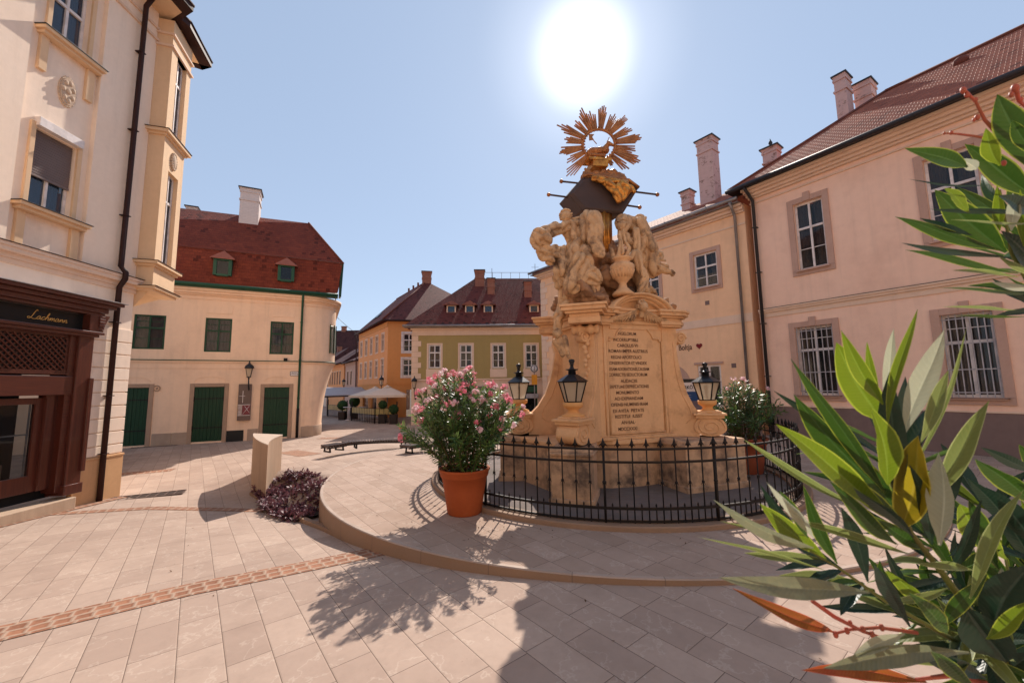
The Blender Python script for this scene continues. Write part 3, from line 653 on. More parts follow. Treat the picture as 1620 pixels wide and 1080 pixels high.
# script lettering built from strokes
def stroke_text(B,x0,z0,sz,y,mat,parent):
    """sloping hand lettering"""
    G={'L':([(.62,1.28),(.52,1.42),(.40,1.34),(.30,1.0),(.20,.55),(.10,.16),(-.06,.0),(-.30,.02),(-.38,.16),(-.22,.24),(.05,.14),(.35,.0),(.70,-.02),(.92,.16)],.86),
    'a':([(.46,.40),(.30,.50),(.10,.36),(.04,.12),(.16,-.01),(.34,.10),(.46,.40),(.44,.12),(.54,.0),(.68,.12)],.64),
    'c':([(.44,.38),(.32,.50),(.12,.38),(.04,.12),(.18,-.01),(.36,.05),(.54,.18)],.50),
    'h':([(.02,.15),(.30,.75),(.38,1.08),(.28,1.12),(.20,.8),(.08,.0),(.16,.26),(.34,.46),(.46,.38),(.44,.08),(.54,.0),(.68,.14)],.64),
    'm':([(.0,.15),(.12,.46),(.10,.0),(.20,.32),(.34,.46),(.40,.32),(.38,.0),(.48,.32),(.62,.46),(.68,.32),(.66,.06),(.76,.0),(.88,.14)],.84),
    'n':([(.0,.15),(.12,.46),(.10,.0),(.20,.32),(.36,.46),(.44,.32),(.42,.06),(.52,.0),(.64,.14)],.60)}
    m=MB(); x=x0
    for ch in 'Lachmann':
        P,adv=G[ch]; pts=[]
        P=[(a+b*.28,b) for a,b in P]
        for i in range(len(P)-1):
            p0=Vector(P[max(0,i-1)]);p1=Vector(P[i]);p2=Vector(P[i+1]);p3=Vector(P[min(len(P)-1,i+2)])
            for k in range(5):
                t=k/5; q=.5*((2*p1)+(-p0+p2)*t+(2*p0-5*p1+4*p2-p3)*t*t+(-p0+3*p1-3*p2+p3)*t**3); pts.append((x+q.x*sz,y,z0+q.y*sz))
        pts.append((x+P[-1][0]*sz,y,z0+P[-1][1]*sz))
        m.tube(pts,sz*.062,5); x+=adv*sz
    m.v=[(a,y+(b-y)*.5,c) for a,b,c in m.v]
    return B.part('lettering',m,mat,parent)
zl=L.at(62,518,-.14)
t0=L.at(47,501,-.145); stroke_text(L,t0[0],t0[1]-.02,.122,-.150,M['gold'],shop)
# ------------------------------------------------------------------ GREEN-SHUTTER HOUSE
G=Bld('shutter_house',(-11.348,21.114),63.6,-.6,'cream two-storey house with dark green doors, red mansard roof and rounded corner','building')
XC=.30
wins=[(-6.68,-5.53,3.93,5.53),(-4.02,-2.94,3.86,5.53),(-1.29,-.22,3.80,5.51)]
doors=[(-7.02,-5.93,-.42,2.16),(-4.27,-3.08,-.42,2.16),(-1.41,-.30,-.42,2.10)]
m=MB(); wall(m,-16,XC,-.6,6.95,wins+doors,0,.2); 
m.add([(-16,0,-.6),(-16,9,-.6),(-16,9,6.95),(-16,0,6.95)],[(0,1,2,3)])
gw=G.part('wall',m,M['plaster_cream'])
# rounded corner: radius grows upwards
def cprof(z):
    if z>=3.35: return 1.56
    t=max(0,(z+.6)/3.95); return .98+.58*t**2.6
def cornerstrip(m,zs,off=0,n=18,smooth=True):
    vs=[]
    for z in zs:
        r=cprof(z)
        ex=r; ey=1.35
        for i in range(n+1):
            a=math.pi/2*i/n
            vs.append((XC+(ex)*math.sin(a)+off*math.sin(a), ey*(1-math.cos(a))-off*math.cos(a), z))
        vs.append((XC+r+off-.0,8.,z))
    k=n+2
    m.add(vs,[(j*k+i,j*k+i+1,(j+1)*k+i+1,(j+1)*k+i) for j in range(len(zs)-1) for i in range(k-1)],None,smooth)
m=MB(); cornerstrip(m,[-.6,-.2,.2,.6,1,1.4,1.8,2.2,2.5,2.8,3.0,3.2,3.35,3.5,5,6.95]); G.part('corner_wall',m,M['plaster_cream'])
def corner_ring(m,z0,z1,off,n=18):
    vs=[];
    for z,o_ in ((z0,0),(z0,off),(z1,off),(z1,0)):
        r=cprof(max(z,3.4) if z>3 else z)
        for i in range(n+1):
            a=math.pi/2*i/n; vs.append((XC+(r+o_)*math.sin(a),1.35*(1-math.cos(a))-o_*math.cos(a),z))
        vs.append((XC+r+o_,8,z))
    k=n+2; m.add(vs,[(j*k+i,j*k+i+1,(j+1)*k+i+1,(j+1)*k+i) for j in range(3) for i in range(k-1)],None,True)
m=MB()
for z0,z1,o_ in ((6.42,6.46,.03),(6.62,6.70,.08),(6.70,6.82,.18),(6.82,6.95,.26)): m.box(-16,XC,-o_,.01,z0,z1); corner_ring(m,z0,z1,o_)
m.box(-16,XC,-.05,.01,3.33,3.42); corner_ring(m,3.33,3.42,.05)
for x0,x1 in ((-4.0,-2.95),(-1.25,-.22)): m.box(x0,x1,-.025,.01,5.76,6.2)
m.box(-16,XC,-.02,.01,3.05,3.09)
G.part('cornice',m,M['plaster_cream'])
m=MB(); m.box(-16,XC,-.09,.01,3.42,3.455); corner_ring(m,3.421,3.454,.09); G.part('belt_flashing',m,M['green_trim'])
m=MB()
for a,b in ((-5.72,-5.0),(-5.0,-4.42),(-2.05,-1.6),(.45,.9)): m.box(a+.006,b-.006,-.03,.02,-.6,.06)
corner_ring(m,-.6,.05,.03); G.part('base_course',m,M['plinth_stone'],bevel=.01)
m=MB(); m.box(-2.90,-2.2,-.03,.03,-.5,.03); G.part('cellar_grate',m,M['sign_black'])
for x0,x1,z0,z1 in wins:
    window(G,x0,x1,z0,z1,.03,M['green_frame'],.07,2,.62,(1,1),curtain=M['curtain_net'],cov=1)
for x0,x1,z0,z1 in doors:
    m=MB(); m.box(x0-.17,x0+.003,-.035,.05,z0-.1,z1+.17).box(x1-.003,x1+.17,-.035,.05,z0-.1,z1+.17).box(x0+.003,x1-.003,-.034,.05,z1,z1+.17)
    fr=G.part('door_frame',m,M['door_stone'],bevel=.012)
    m=MB(); m.box(x0,x1,.06,.08,z0,z1); G.part('door_back',m,M['green_frame'],fr)
    m=MB(); xm=(x0+x1)/2
    for s in (0,1):
        a,b=(x0+.01,xm-.004) if s==0 else (xm+.004,x1-.01)
        k=4; w=(b-a)/k
        for i in range(k): m.box(a+i*w+.002,a+(i+1)*w-.002,.012,.05,z0,z1-.01)
    dr=G.part('door',m,M['green_paint'],bevel=.004)
    m=MB()
    for zz in (z1-.58,z0+.62): m.box(x0+.02,x1-.02,.0,.013,zz,zz+.05).box(x0-.05,x0+.03,-.03,.014,zz-.09,zz+.13).box(x1-.03,x1+.05,-.03,.014,zz-.09,zz+.13)
    G.part('strap_hinge',m,M['black_iron'],dr)
    m=MB(); cx=(x0+x1)/2; r=(x1-x0)/2+.02
    P=[(cx+r*math.cos(t),-.006,2.40+r*.42*math.sin(t)) for t in [math.pi*i/16 for i in range(17)]]; m.tube(P,.012,4); G.part('blind_arch',m,M['plaster_cream'])
# shutter on the round part
m=MB(); n=8; zz=[3.98+i*.0575 for i in range(29)]
for j in range(27):
    z=zz[j]; vs=[]
    for k in range(n+1):
        a=R(52)+R(32)*k/n; 
        for dz,o_ in ((0,.05),(.04,.02)): vs.append((XC+(1.56+o_)*math.sin(a),1.35*(1-math.cos(a))-o_*math.cos(a),z+dz))
    m.add(vs,[(2*k,2*k+2,2*k+3,2*k+1) for k in range(n)])
G.part('louvred_shutter',m,M['green_paint'])
m=MB()
for a0 in (52,68,84):
    a=R(a0); m.tube([(XC+1.6*math.sin(a),1.35*(1-math.cos(a))-.05*math.cos(a),3.95),(XC+1.6*math.sin(a),1.35*(1-math.cos(a))-.05*math.cos(a),5.58)],.03,4,False)
G.part('shutter_frame',m,M['green_frame'])
# roof
EV=-.36
m=MB()
ax,zc,yc=1.95,8.98,.15    # curb
E0=(-16,EV,7.08); E1=(1.78,EV,7.08); K0=(-16,.30,9.01); K1=(2.06,.03,9.05); 
roofquad(m,[E0,E1,K1,K0])
roofquad(m,[E1,(2.0,8,7.08),(2.05,8,9.0),K1])
Rg0=(-16,3.2,11.72); Rg1=(.2,1.75,11.72)
roofquad(m,[(-16,.22,8.98),(2.12,-.02,9.03),Rg1,Rg0]); roofquad(m,[(2.12,-.02,9.03),(2.2,8,9.03),(.2,7,11.7),Rg1])
rf=G.part('roof',m,M['tiles_red'])
m=MB(); m.tube([(-16,.16,8.96),(2.1,-.05,9.0)],.012,6); m.tube([(2.1,-.05,9.0),(.22,1.75,11.76)],.045,6); G.part('roof_flashing',m,M['ridge_clay'],rf)
m=MB(); m.tube([(2.0,.1,7.1),(2.08,.05,9.0)],.05,4); m.box(1.93,2.02,.0,.6,7.1,8.95); G.part('gable_trim',m,M['green_trim'],rf)
m=MB(); m.tube([(-16,EV-.05,7.08),(1.85,EV-.05,7.08)],.09,8); m.box(-16,1.85,EV-.02,0.02,6.955,7.02)
m.tube([(.16,EV-.03,7.02),(.14,-.12,6.6),(.13,-.12,-.5)],.055,8)
for z in (5.5,3.5,1.5): m.box(.06,.2,-.18,0,z,z+.03)
G.part('green_gutter',m,M['green_trim'])
m=MB(); m.tube([(.13,-.12,1.0),(.13,-.12,-.5)],.066,8); G.part('pipe_boot',m,M['black_iron'])
for cx in (-3.42,-.68):
    z0,z1=7.62,8.36; y0=-.42
    m=MB(); m.box(cx-.38,cx-.24,y0,.5,z0,z1+.02).box(cx+.24,cx+.38,y0,.5,z0,z1+.02).box(cx-.24,cx+.24,y0,.4,z0-.04,z0+.07).box(cx-.38,cx+.38,y0-.02,.5,z1,z1+.1)
    dm=G.part('dormer',m,M['green_trim'],rf)
    m=MB(); m.box(cx-.24,cx+.24,y0+.05,y0+.06,z0,z1); G.part('pane',m,M['glass'],dm)
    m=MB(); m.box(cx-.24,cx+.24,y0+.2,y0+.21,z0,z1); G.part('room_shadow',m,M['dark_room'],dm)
    m=MB(); a=(cx-.52,y0-.12,z1+.08);b=(cx+.52,y0-.12,z1+.08);t=(cx,y0+.2,z1+.56);u_=(cx,1.0,z1+.56)
    m.box(cx-.52,cx+.52,y0-.12,y0-.1,z1+.06,z1+.09)
    for tri in ([a,b,t],[b,(cx+.52,.7,z1+.15),u_,t],[(cx-.52,.7,z1+.15),a,t,u_]):
        roofquad(m,tri)
    G.part('dormer_roof',m,M['dormer_clay'],dm)
ch=chimney(G,-3.15,-2.25,1.35,2.2,10.2,13.1,M['chimney_white'],rf); 
m=MB(); m.box(-3.2,-2.2,1.3,2.25,10.3,10.62); G.part('chimney_flashing',m,M['zinc'],ch)
chimney(G,-5.9,-5.45,3.3,3.9,11.3,12.3,M['chimney_white'],rf)
m=MB(); m.box(-.62,-.45,-.12,-.02,3.46,3.6); G.part('floodlight',m,M['black_iron'])
# bird on the chimney
w=G.wor(-2.45,1.8); bird=MB(); bird.ball((0,0,.09),.07,8,(1.6,.8,.9)).ball((.1,0,.16),.04,8).tube([(-.08,0,.09),(-.2,0,.05)],[.035,.015],6).tube([(.13,0,.16),(.17,0,.15)],[.012,.002],4).tube([(0,.02,.05),(0,.02,0)],.006,4).tube([(0,-.02,.05),(0,-.02,0)],.006,4)
bo=bird.build('bird',M['black_iron']); bo.location=(w[0],w[1],13.1); tag(bo,'small dark bird perched on the white chimney of the mansard roof','bird')
# ------------------------------------------------------------------ RIGHT BUILDINGS
R1=Bld('pink_house',(12.7,10.51),147.3,-.1,'long pink two-storey house on the right with stone window surrounds and barred lower windows','building')
uw=[(-4.27,-3.38,5.96,8.42),(-.93+.0,.17,5.80,8.3),(3.4,4.5,5.9,8.4)]
a=R1.at(1460,262); b=R1.at(1563,380); uw[1]=(a[0],a[0]+1.02,5.95,8.42)
lw_=[(-4.57,-3.46,1.52,3.92),(-.93,.04,1.5,3.80),(2.9,3.9,1.5,3.8)]
X0,X1=-5.72,9
m=MB(); wall(m,X0,X1,-.2,9.6,uw+lw_,0,.22)
m.add([(X0,0,-.2),(X0,6,-.2),(X0,6,9.6),(X0,0,9.6)],[(0,1,2,3)]); m.add([(X1,0,-.2),(X1,9,-.2),(X1,9,9.6),(X1,0,9.6)],[(0,1,2,3)])
R1.part('wall',m,M['plaster_pink'])
m=MB(); m.box(X0,X1,-.03,.01,-.2,1.10); R1.part('plinth',m,M['plinth_brown'])
m=MB(); m.box(X0-.02,X1,-.05,.01,1.101,1.15)
m.box(X0,X1,-.03,.01,4.44,4.62).box(X0,X1,-.08,.01,4.62,4.70).box(X0,X1,-.12,.01,4.70,4.76)
for z0,z1,o_ in ((9.0,9.06,.05),(9.2,9.28,.12),(9.28,9.38,.22),(9.38,9.47,.34),(9.47,9.56,.46)): m.box(X0-o_*.3,X1,-o_,.01,z0,z1)
R1.part('cornice',m,M['trim_light'],bevel=.006)
m=MB(); m.box(X0,X1,-.13,.01,4.761,4.775); R1.part('belt_flashing',m,M['dark_metal'])
for h in uw+lw_:
    m=MB(); surround(m,*h,w=.19,key=True); R1.part('window_surround',m,M['trim_pinkgrey'],bevel=.006)
for h in uw: window(R1,*h,.11,fw=.07,transom=.62,rows=(1,0),curtain=M['curtain_net'],cov=.8)
for h in lw_:
    wo=window(R1,*h,.13,fw=.07,transom=.66,rows=(1,1),curtain=M['curtain_net'],cov=.85 if h[0]>-2 else .6)
    m=MB(); n=8; x0,x1,z0,z1=h
    for i in range(n): x=x0+.03+(x1-x0-.06)*i/(n-1); m.box(x-.011,x+.011,.01,.032,z0,z1)
    for t in (.06,.33,.64,.94): z=z0+(z1-z0)*t; m.box(x0,x1,.004,.012,z-.014,z+.014)
    R1.part('window_grille',m,M['zinc_light'],wo)
    m=MB(); m.box(x0-.1,x1+.1,-.15,.0,z0-.02,z0-.008); R1.part('sill_flashing',m,M['dark_metal'],wo)
m=MB(); eps=.0
roofquad(m,[(-6.25,-.62,9.66),(9.6,-.62,9.66),(9.6,4.0,13.25),(-2.3,4.0,13.25)]); roofquad(m,[(-6.25,9.,9.66),(-6.25,-.62,9.66),(-2.3,4,13.25)])
r1f=R1.part('roof',m,M['tiles_right'])
m=MB(); m.tube([(-6.25,-.62,9.68),(-2.3,4,13.28)],.06,6); m.tube([(-2.3,4,13.28),(9.6,4,13.28)],.07,6); R1.part('ridge_tiles',m,M['ridge_clay'],r1f)
m=MB(); m.tube([(-6.3,-.68,9.60),(9.6,-.68,9.60)],.085,8).box(-6.3,9.6,-.62,-.0,9.56,9.6)
R1.part('gutter',m,M['dark_metal'])
m=MB(); m.tube([(-5.62,-.66,9.55),(-5.6,-.4,9.35),(-5.58,-.12,9.1),(-5.58,-.12,-.1)],.06,8)
for z in (8,6.2,4.2,2.2): m.box(-5.66,-5.5,-.19,0,z,z+.03)
R1.part('downpipe',m,M['dark_metal'])
chimney(R1,-3.66,-3.28,3.3,3.95,11.4,14.55,M['chimney_worn'],r1f,cap=.03); chimney(R1,-3.3,-2.75,4.2,4.9,12.2,14.3,M['chimney_worn'],r1f,cap=.03)
m=MB(); m.ball((-.2,3.0,12.55),.2,8,(1,.6,.8)); R1.part('ridge_vent',m,M['ridge_clay'],r1f)
R2=Bld('yellow_house',(9.4586,15.559),143.2,-.2,'long yellow two-storey house behind the monument with corner quoins and wall lettering','building')
X0,X1=-12.55,0.02
uw=[(-2.22,-1.2,6.11,7.62),(-4.95,-3.98,6.11,7.60),(-8.4,-7.4,6.1,7.6)]
lo=[(-2.32,-1.35,.9,2.72)]
a=R2.at(1103,576);b=R2.at(1140,576); lo=[(a[0],b[0],1.0,a[1]-.05)]
m=MB(); wall(m,X0,X1,-.3,9.2,uw+lo,0,.22); m.add([(X0,0,-.3),(X0,8,-.3),(X0,8,9.2),(X0,0,9.2)],[(0,1,2,3)])
m.add([(X1,0,-.3),(X1,3,-.3),(X1,3,9.2),(X1,0,9.2)],[(0,1,2,3)])
R2.part('wall',m,M['plaster_yellow'])
m=MB(); m.box(X0,X1,-.025,.01,4.38,4.72)
for z0,z1,o_ in ((8.35,8.42,.03),(8.85,8.93,.1),(8.93,9.05,.2),(9.05,9.15,.32)): m.box(X0-o_,X1,-o_,.01,z0,z1)
R2.part('cornice',m,M['trim_light'],bevel=.006)
m=MB(); z=-.1; k=0
while z<8.3:
    w_=.62 if k%2 else .42; m.box(X0-.03,X0+w_,-.035,.02,z+.01,z+.37); m.box(X0-.032,X0+.3,.02,.5,z+.01,z+.37); z+=.38; k+=1
R2.part('quoins',m,M['trim_light'],bevel=.01)
for h in uw:
    m=MB(); surround(m,*h,w=.17,d=.04); R2.part('window_surround',m,M['trim_pinkgrey'],bevel=.006)
m=MB(); m.box(lo[0][0]-.12,lo[0][1]+.12,-.05,0,lo[0][3]+.02,lo[0][3]+.12)
R2.part('window_surround',m,M['trim_pinkgrey'],bevel=.006)
for h in uw: window(R2,*h,.06,fw=.07,transom=.6,rows=(1,0),curtain=M['curtain_net'],cov=.7)
window(R2,*lo[0],.05,fw=.08,transom=.6,rows=(1,0),curtain=M['curtain_white'],cov=.4)
m=MB(); m.box(X0,X1,-.02,.008,-.3,.9); R2.part('plinth',m,M['plinth_brown'])
for (px,py) in ((1119,479),(1161,578)):
    a=R2.at(px,py); m=MB(); m.box(a[0]-.09,a[0]+.09,-.012,.02,a[1]-.09,a[1]+.09); R2.part('vent_grille',m,M['plinth_brown'])
a=R2.at(1078,600); m=MB(); P=[]; cx,cz,r=R2.at(1058,640)[0],1.9,1.15
pts=[(cx+r*math.cos(t),cz+r*.9*math.sin(t)) for t in [math.pi*i/20 for i in range(21)]]
m.slab([(x,-.03,z) for x,z in [(cx-r,-.2)]+[(cx+r,-.2)]+pts],(0,.02,0)); R2.part('doorway_arch',m,M['trim_pinkgrey'])
m=MB(); roofquad(m,[(X0-.5,-.52,9.3),(.3,-.52,9.3),(.3,3.4,11.5),(X0+2.5,3.4,11.5)]); roofquad(m,[(X0-.5,7,9.3),(X0-.5,-.52,9.3),(X0+2.5,3.4,11.5)])
m.add([(X0+2.5,3.4,11.5),(.3,3.4,11.5),(.3,7.5,9.3),(X0-.5,7,9.3)],[(0,1,2,3)]); r2f=R2.part('roof',m,M['tiles_right'])
m=MB(); m.tube([(X0-.55,-.58,9.28),(.02,-.58,9.28)],.08,8).box(X0-.5,.0,-.5,0,9.15,9.19)
m.tube([(-.28,-.58,9.2),(-.3,-.3,8.95),(-.32,-.1,8.75),(-.32,-.1,-.1)],.055,8); R2.part('gutter',m,M['zinc'])
for x0,x1,y0,y1,z0,z1 in ((-2.75,-2.0,2.0,2.65,10.2,14.05),(-3.95,-3.5,2.4,2.9,10.4,12.0),(-.15,.42,2.8,3.3,11,12.6)):
    c=chimney(R2,x0,x1,y0,y1,z0,z1,M['chimney_worn'],r2f)
m=MB(); m.lathe([(.1,12.6),(.1,12.72),(.05,12.76),(.09,12.86),(.03,13.0),(.0,13.1)],(.13,3.05),8); R2.part('chimney_pot',m,M['dark_metal'],r2f)
m=MB(); m.box(X0+4,X1-.2,-.05,-.03,9.5,9.53); 
for i in range(9): x=-8.5+i*1.0; m.box(x,x+.02,-.1,.1,9.45,9.62)
R2.part('snow_guard',m,M['zinc'],r2f)
a=R2.at(1084,549,-.02); t=text('Boltja',.36,M['curtain_dark'],width=.62); t.parent=R2.root; t.location=(a[0],-.012,a[1]-R2.base)
def heart(x,z,s,y=-.02):
    P=[]
    for i in range(24):
        t=2*math.pi*i/24; P.append((x+s*.06*16*math.sin(t)**3/16*1.0*16/16, y, z+s*.06*(13*math.cos(t)-5*math.cos(2*t)-2*math.cos(3*t)-math.cos(4*t))/16))
    return P
surf('heart_red',(.22,.012,.016),.6,bs=0)
for px,py in ((1106,547),(1057,550)):
    a=R2.at(px,py,-.02); m=MB(); m.slab(heart(a[0],a[1],2.3),(0,.012,0)); R2.part('heart_sign',m,M['heart_red'])
# ------------------------------------------------------------------ OLIVE HOUSE
V=Bld('olive_house',(-6.613,27.153),87,-.6,'olive green house straight ahead with white windows, pale quoins and dark red roof','building')
X0,X1=-.2,14
wn_=[(.93,1.75,3.26,4.86),(3.04,3.88,3.26,4.86),(5.25,6.08,3.22,4.84),(7.52,8.36,3.2,4.83),(9.8,10.6,3.2,4.83)]
shopd=[(7.3,8.3,-.5,2.05)]
m=MB(); wall(m,X0,X1,2.42,5.5,wn_,0,.2); V.part('wall',m,M['olive_wall'])
m=MB(); wall(m,X0,X1,-.6,2.42,shopd,0,.3); wall(m,X0,X1,5.5,6.0,[],-.02,.1)
m.add([(X0,0,-.6),(X0,9,-.6),(X0,9,6.0),(X0,0,6.0)],[(0,1,2,3)])
V.part('ground_floor_wall',m,M['trim_light'])
m=MB(); z=2.55;k=0
while z<5.4: w_=.62 if k%2==0 else .42; m.box(X0-.02,X0+w_,-.035,.0,z+.008,z+.36); z+=.367; k+=1
for h in wn_:
    m.box(h[0]-.12,h[0]-.003,-.03,.01,h[2]-.06,h[3]+.1).box(h[1]+.003,h[1]+.12,-.03,.01,h[2]-.06,h[3]+.1).box(h[0]-.003,h[1]+.003,-.03,.01,h[3]+.003,h[3]+.1).box(h[0]-.16,h[1]+.16,-.05,.01,2.6,h[2]-.06)
m.box(X0,X1,-.12,.0,2.42,2.52).box(X0-.1,X1,-.1,.0,5.86,6.0).box(X0-.05,X1,-.05,0,5.5,5.58)
V.part('trim',m,M['trim_light'])
for i,h in enumerate(wn_): window(V,*h,.03,fw=.08,transom=.66,rows=(1,0),curtain=[M['curtain_orange'],M['curtain_white'],M['curtain_dark'],M['curtain_white'],None][i],cov=.95 if i<3 else .3)
m=MB(); m.box(7.3,8.3,.05,.1,1.55,1.95).box(7.3,7.36,.02,.1,-.5,2.05).box(8.24,8.3,.02,.1,-.5,2.05); sd_=V.part('shop_door',m,M['green_trim'])
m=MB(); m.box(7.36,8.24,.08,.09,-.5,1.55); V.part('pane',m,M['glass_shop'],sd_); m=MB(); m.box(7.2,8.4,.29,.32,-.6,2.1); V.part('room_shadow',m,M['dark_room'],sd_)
m=MB(); m.box(7.25,8.35,-.25,.02,1.15,1.45); V.part('awning',m,M['zinc_light'],sd_)
m=MB(); m.box(2.0,5.0,-.3,.0,1.4,2.0); V.part('awning',m,M['plinth_brown'])
EZ=6.12
m=MB(); roofquad(m,[(-.7,-.45,EZ),(15,-.45,EZ),(15,5,10.85),(3.9,5,10.85)]); roofquad(m,[(-.7,10.5,EZ),(-.7,-.45,EZ),(3.9,5,10.85)]); vf=V.part('roof',m,M['tiles_dark'])
m=MB(); m.tube([(-.75,-.5,EZ-.02),(15,-.5,EZ-.02)],.08,8).box(-.7,15,-.45,.02,EZ-.1,EZ-.06); V.part('gutter',m,M['zinc'])
m=MB()
for i in range(30): x=-.2+i*.5; m.box(x,x+.22,-.32,-.27,EZ+.12+.03*(i%3),EZ+.17+.03*(i%3))
V.part('snow_guard',m,M['dark_metal'],vf)
for px in (713.7,743,772.5,845):
    x=V.at(px,490,.8)[0]; z0=7.2; y0=.85
    m=MB(); m.box(x-.33,x-.24,y0,1.6,z0,z0+.55).box(x+.24,x+.33,y0,1.6,z0,z0+.55).box(x-.24,x+.24,y0,1.5,z0-.02,z0+.06).box(x-.33,x+.33,y0,1.6,z0+.5,z0+.58); dm=V.part('dormer',m,M['trim_light'],vf)
    m=MB(); m.box(x-.24,x+.24,y0+.05,y0+.06,z0+.06,z0+.5); V.part('pane',m,M['glass_blue'],dm)
    m=MB(); a=(x-.55,y0-.2,z0+.58);b=(x+.55,y0-.2,z0+.58);t_=(x,y0+.1,z0+.92);u_=(x,2.3,z0+.92)
    m.box(x-.55,x+.55,y0-.2,y0-.17,z0+.53,z0+.58)
    for tri in ([a,b,t_],[b,(x+.55,1.9,z0+.6),u_,t_],[(x-.55,1.9,z0+.6),a,t_,u_]): roofquad(m,tri)
    V.part('dormer_roof',m,M['tiles_right'],dm)
for px,py0,py1,y,w_ in ((759,450,428,4.2,.75),(777,470,441,3.2,.55),(835,475,446,2.8,.55)):
    x,z0=V.at(px,py0,y); z1=V.at(px,py1,y)[1]; chimney(V,x-w_/2,x+w_/2,y-.3,y+.3,z0-.4,z1,M['chimney_brick'],vf,cap=.04)
m=MB()
for i in range(7):
    x=4.6+i*.75; m.tube([(x,5,10.85),(x,5,11.35)],.02,4)
m.tube([(4.6,5,11.35),(9.2,5,11.35)],.018,4); m.tube([(5.3,5,10.9),(5.3,5,11.7)],.03,4); m.tube([(8.9,5,10.9),(8.9,5,12.1)],.025,4); m.tube([(8.6,5,11.8),(9.2,5,11.8)],.015,4)
V.part('roof_railing',m,M['zinc'],vf)
# ------------------------------------------------------------------ ORANGE HOUSE
O2=Bld('orange_house',(-10.61,34.),77,-.7,'three-storey orange house at the street corner left of the olive house','building')
O1x=R(146); 
oux=Vector((math.sin(R(-34)),math.cos(R(-34))))   # along the street, away
def olw(w): return O2.loc(w)
cw=Vector((-10.61,34.))
m=MB(); wn2=[(1.27,2.25,5.05,6.62),(1.25,2.25,2.95,4.42)]
wall(m,0,10,2.3,7.2,wn2,0,.2); wall(m,0,10,7.2,7.65,[],-.02,.2); O2.part('wall',m,M['ochre_wall'])
def oface1(t): # t local x along the street (0 corner .. 10), y inward
    t.v=[ (*olw(cw+oux*x+Vector((oux.y,-oux.x))*y),z) for x,y,z in t.v]; return t
holes=[(a,a+.8,z0,z1) for a in (1.0,2.9,4.8,6.7,8.6) for z0,z1 in ((2.95,4.5),(5.2,6.75))]
m=MB(); wall(m,0,10.2,2.3,7.2,holes,0,.15); O2.part('street_wall',oface1(m),M['orange_wall'])
m=MB(); wall(m,0,10.2,7.2,7.65,[],-.03,.1); m2=MB(); wall(m2,0,10,-.7,2.3,[(1.6,3.2,-.5,1.8)],0,.3)
oface1(m); m.add(m2.v,m2.f); m3=oface1(MB().box(0,10.2,-.06,.0,2.26,2.36)); m.add(m3.v,m3.f); m.box(0,10,-.06,0,2.26,2.36)
m3=MB(); wall(m3,0,10.2,-.7,2.3,[(3.,5.,-.5,1.8),(6,8,-.5,1.8)],0,.2); oface1(m3); m.add(m3.v,m3.f)
O2.part('ground_floor_wall',m,M['ochre_wall'])
for h in holes:
    t=oface1(MB().box(h[0],h[0]+.07,.03,.08,h[2],h[3]).box(h[1]-.07,h[1],.03,.08,h[2],h[3]).box(h[0],h[1],.03,.08,h[3]-.07,h[3]).box(h[0],h[1],.03,.08,h[2],h[2]+.07).box(h[0]+.37,h[0]+.43,.02,.08,h[2],h[3]).box(h[0],h[1],.02,.08,h[2]+1.0,h[2]+1.06)
      .box(h[0]-.1,h[0],-.03,.02,h[2]-.1,h[3]+.1).box(h[1],h[1]+.1,-.03,.02,h[2]-.1,h[3]+.1).box(h[0],h[1],-.03,.02,h[3],h[3]+.1).box(h[0],h[1],-.05,.02,h[2]-.1,h[2]))
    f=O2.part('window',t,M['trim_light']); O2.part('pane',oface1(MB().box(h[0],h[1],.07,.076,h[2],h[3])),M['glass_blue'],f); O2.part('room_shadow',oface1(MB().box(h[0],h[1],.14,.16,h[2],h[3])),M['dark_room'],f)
for h in wn2:
    window(O2,*h,.03,fw=.09,transom=.64,rows=(1,0)); m=MB(); surround(m,*h,w=.16,d=.04,sill=.03); O2.part('window_surround',m,M['white_paint'])
O2.part('shop_window',MB().box(1.6,3.2,.2,.25,-.6,1.8),M['glass_shop']); O2.part('shop_window',oface1(MB().box(3,5,.15,.2,-.6,1.8)),M['glass_shop']); O2.part('shop_window',oface1(MB().box(6,8,.15,.2,-.6,1.8)),M['glass_shop'])
E=olw(cw+oux*10.6+Vector((-oux.y,oux.x))*.35); C_=( -.4,-.4); Wp=(10.3,-.3); A_=(3.28,5.,12.6); Rw=cw; 
Af=(A_[0],A_[1]); ow=Vector(olw(cw+oux))-Vector(olw(cw)); Rr=(A_[0]+ow.x*9.5,A_[1]+ow.y*9.5,12.6)
m=MB(); roofquad(m,[(*E,7.75),(*C_,7.75),A_,Rr]); roofquad(m,[(*C_,7.75),(*Wp,7.75),A_]); Ee=(E[0]+6,E[1]+7,7.75); roofquad(m,[Ee,(*E,7.75),Rr]); m.add([A_,(*Wp,7.75),Ee,Rr],[(0,1,2,3)])
of=O2.part('roof',m,M['tiles_dark'])
m=MB(); m.tube([(*E,7.7),(*C_,7.7),(*Wp,7.7)],.08,6); ge=Vector(E); m.tube([(*E,7.65),(ge.x+.15,ge.y+.1,7.2),(ge.x+.25,ge.y+.2,-.5)],.06,6); O2.part('gutter',m,M['brown_metal'])
m=MB(); m.tube([(*C_,7.8),A_],.06,6); m.tube([A_,Rr],.07,6)
for t in (.25,.4,.55): q=Vector(A_).lerp(Vector(Rr),t); m.box(q.x-.1,q.x+.1,q.y-.1,q.y+.1,q.z,q.z+.4)
O2.part('ridge_tiles',m,M['ridge_clay'],of)
chimney(O2,A_[0]-.45,A_[0]+.45,4.7,5.4,12.1,13.6,M['chimney_brick'],of,cap=.05)
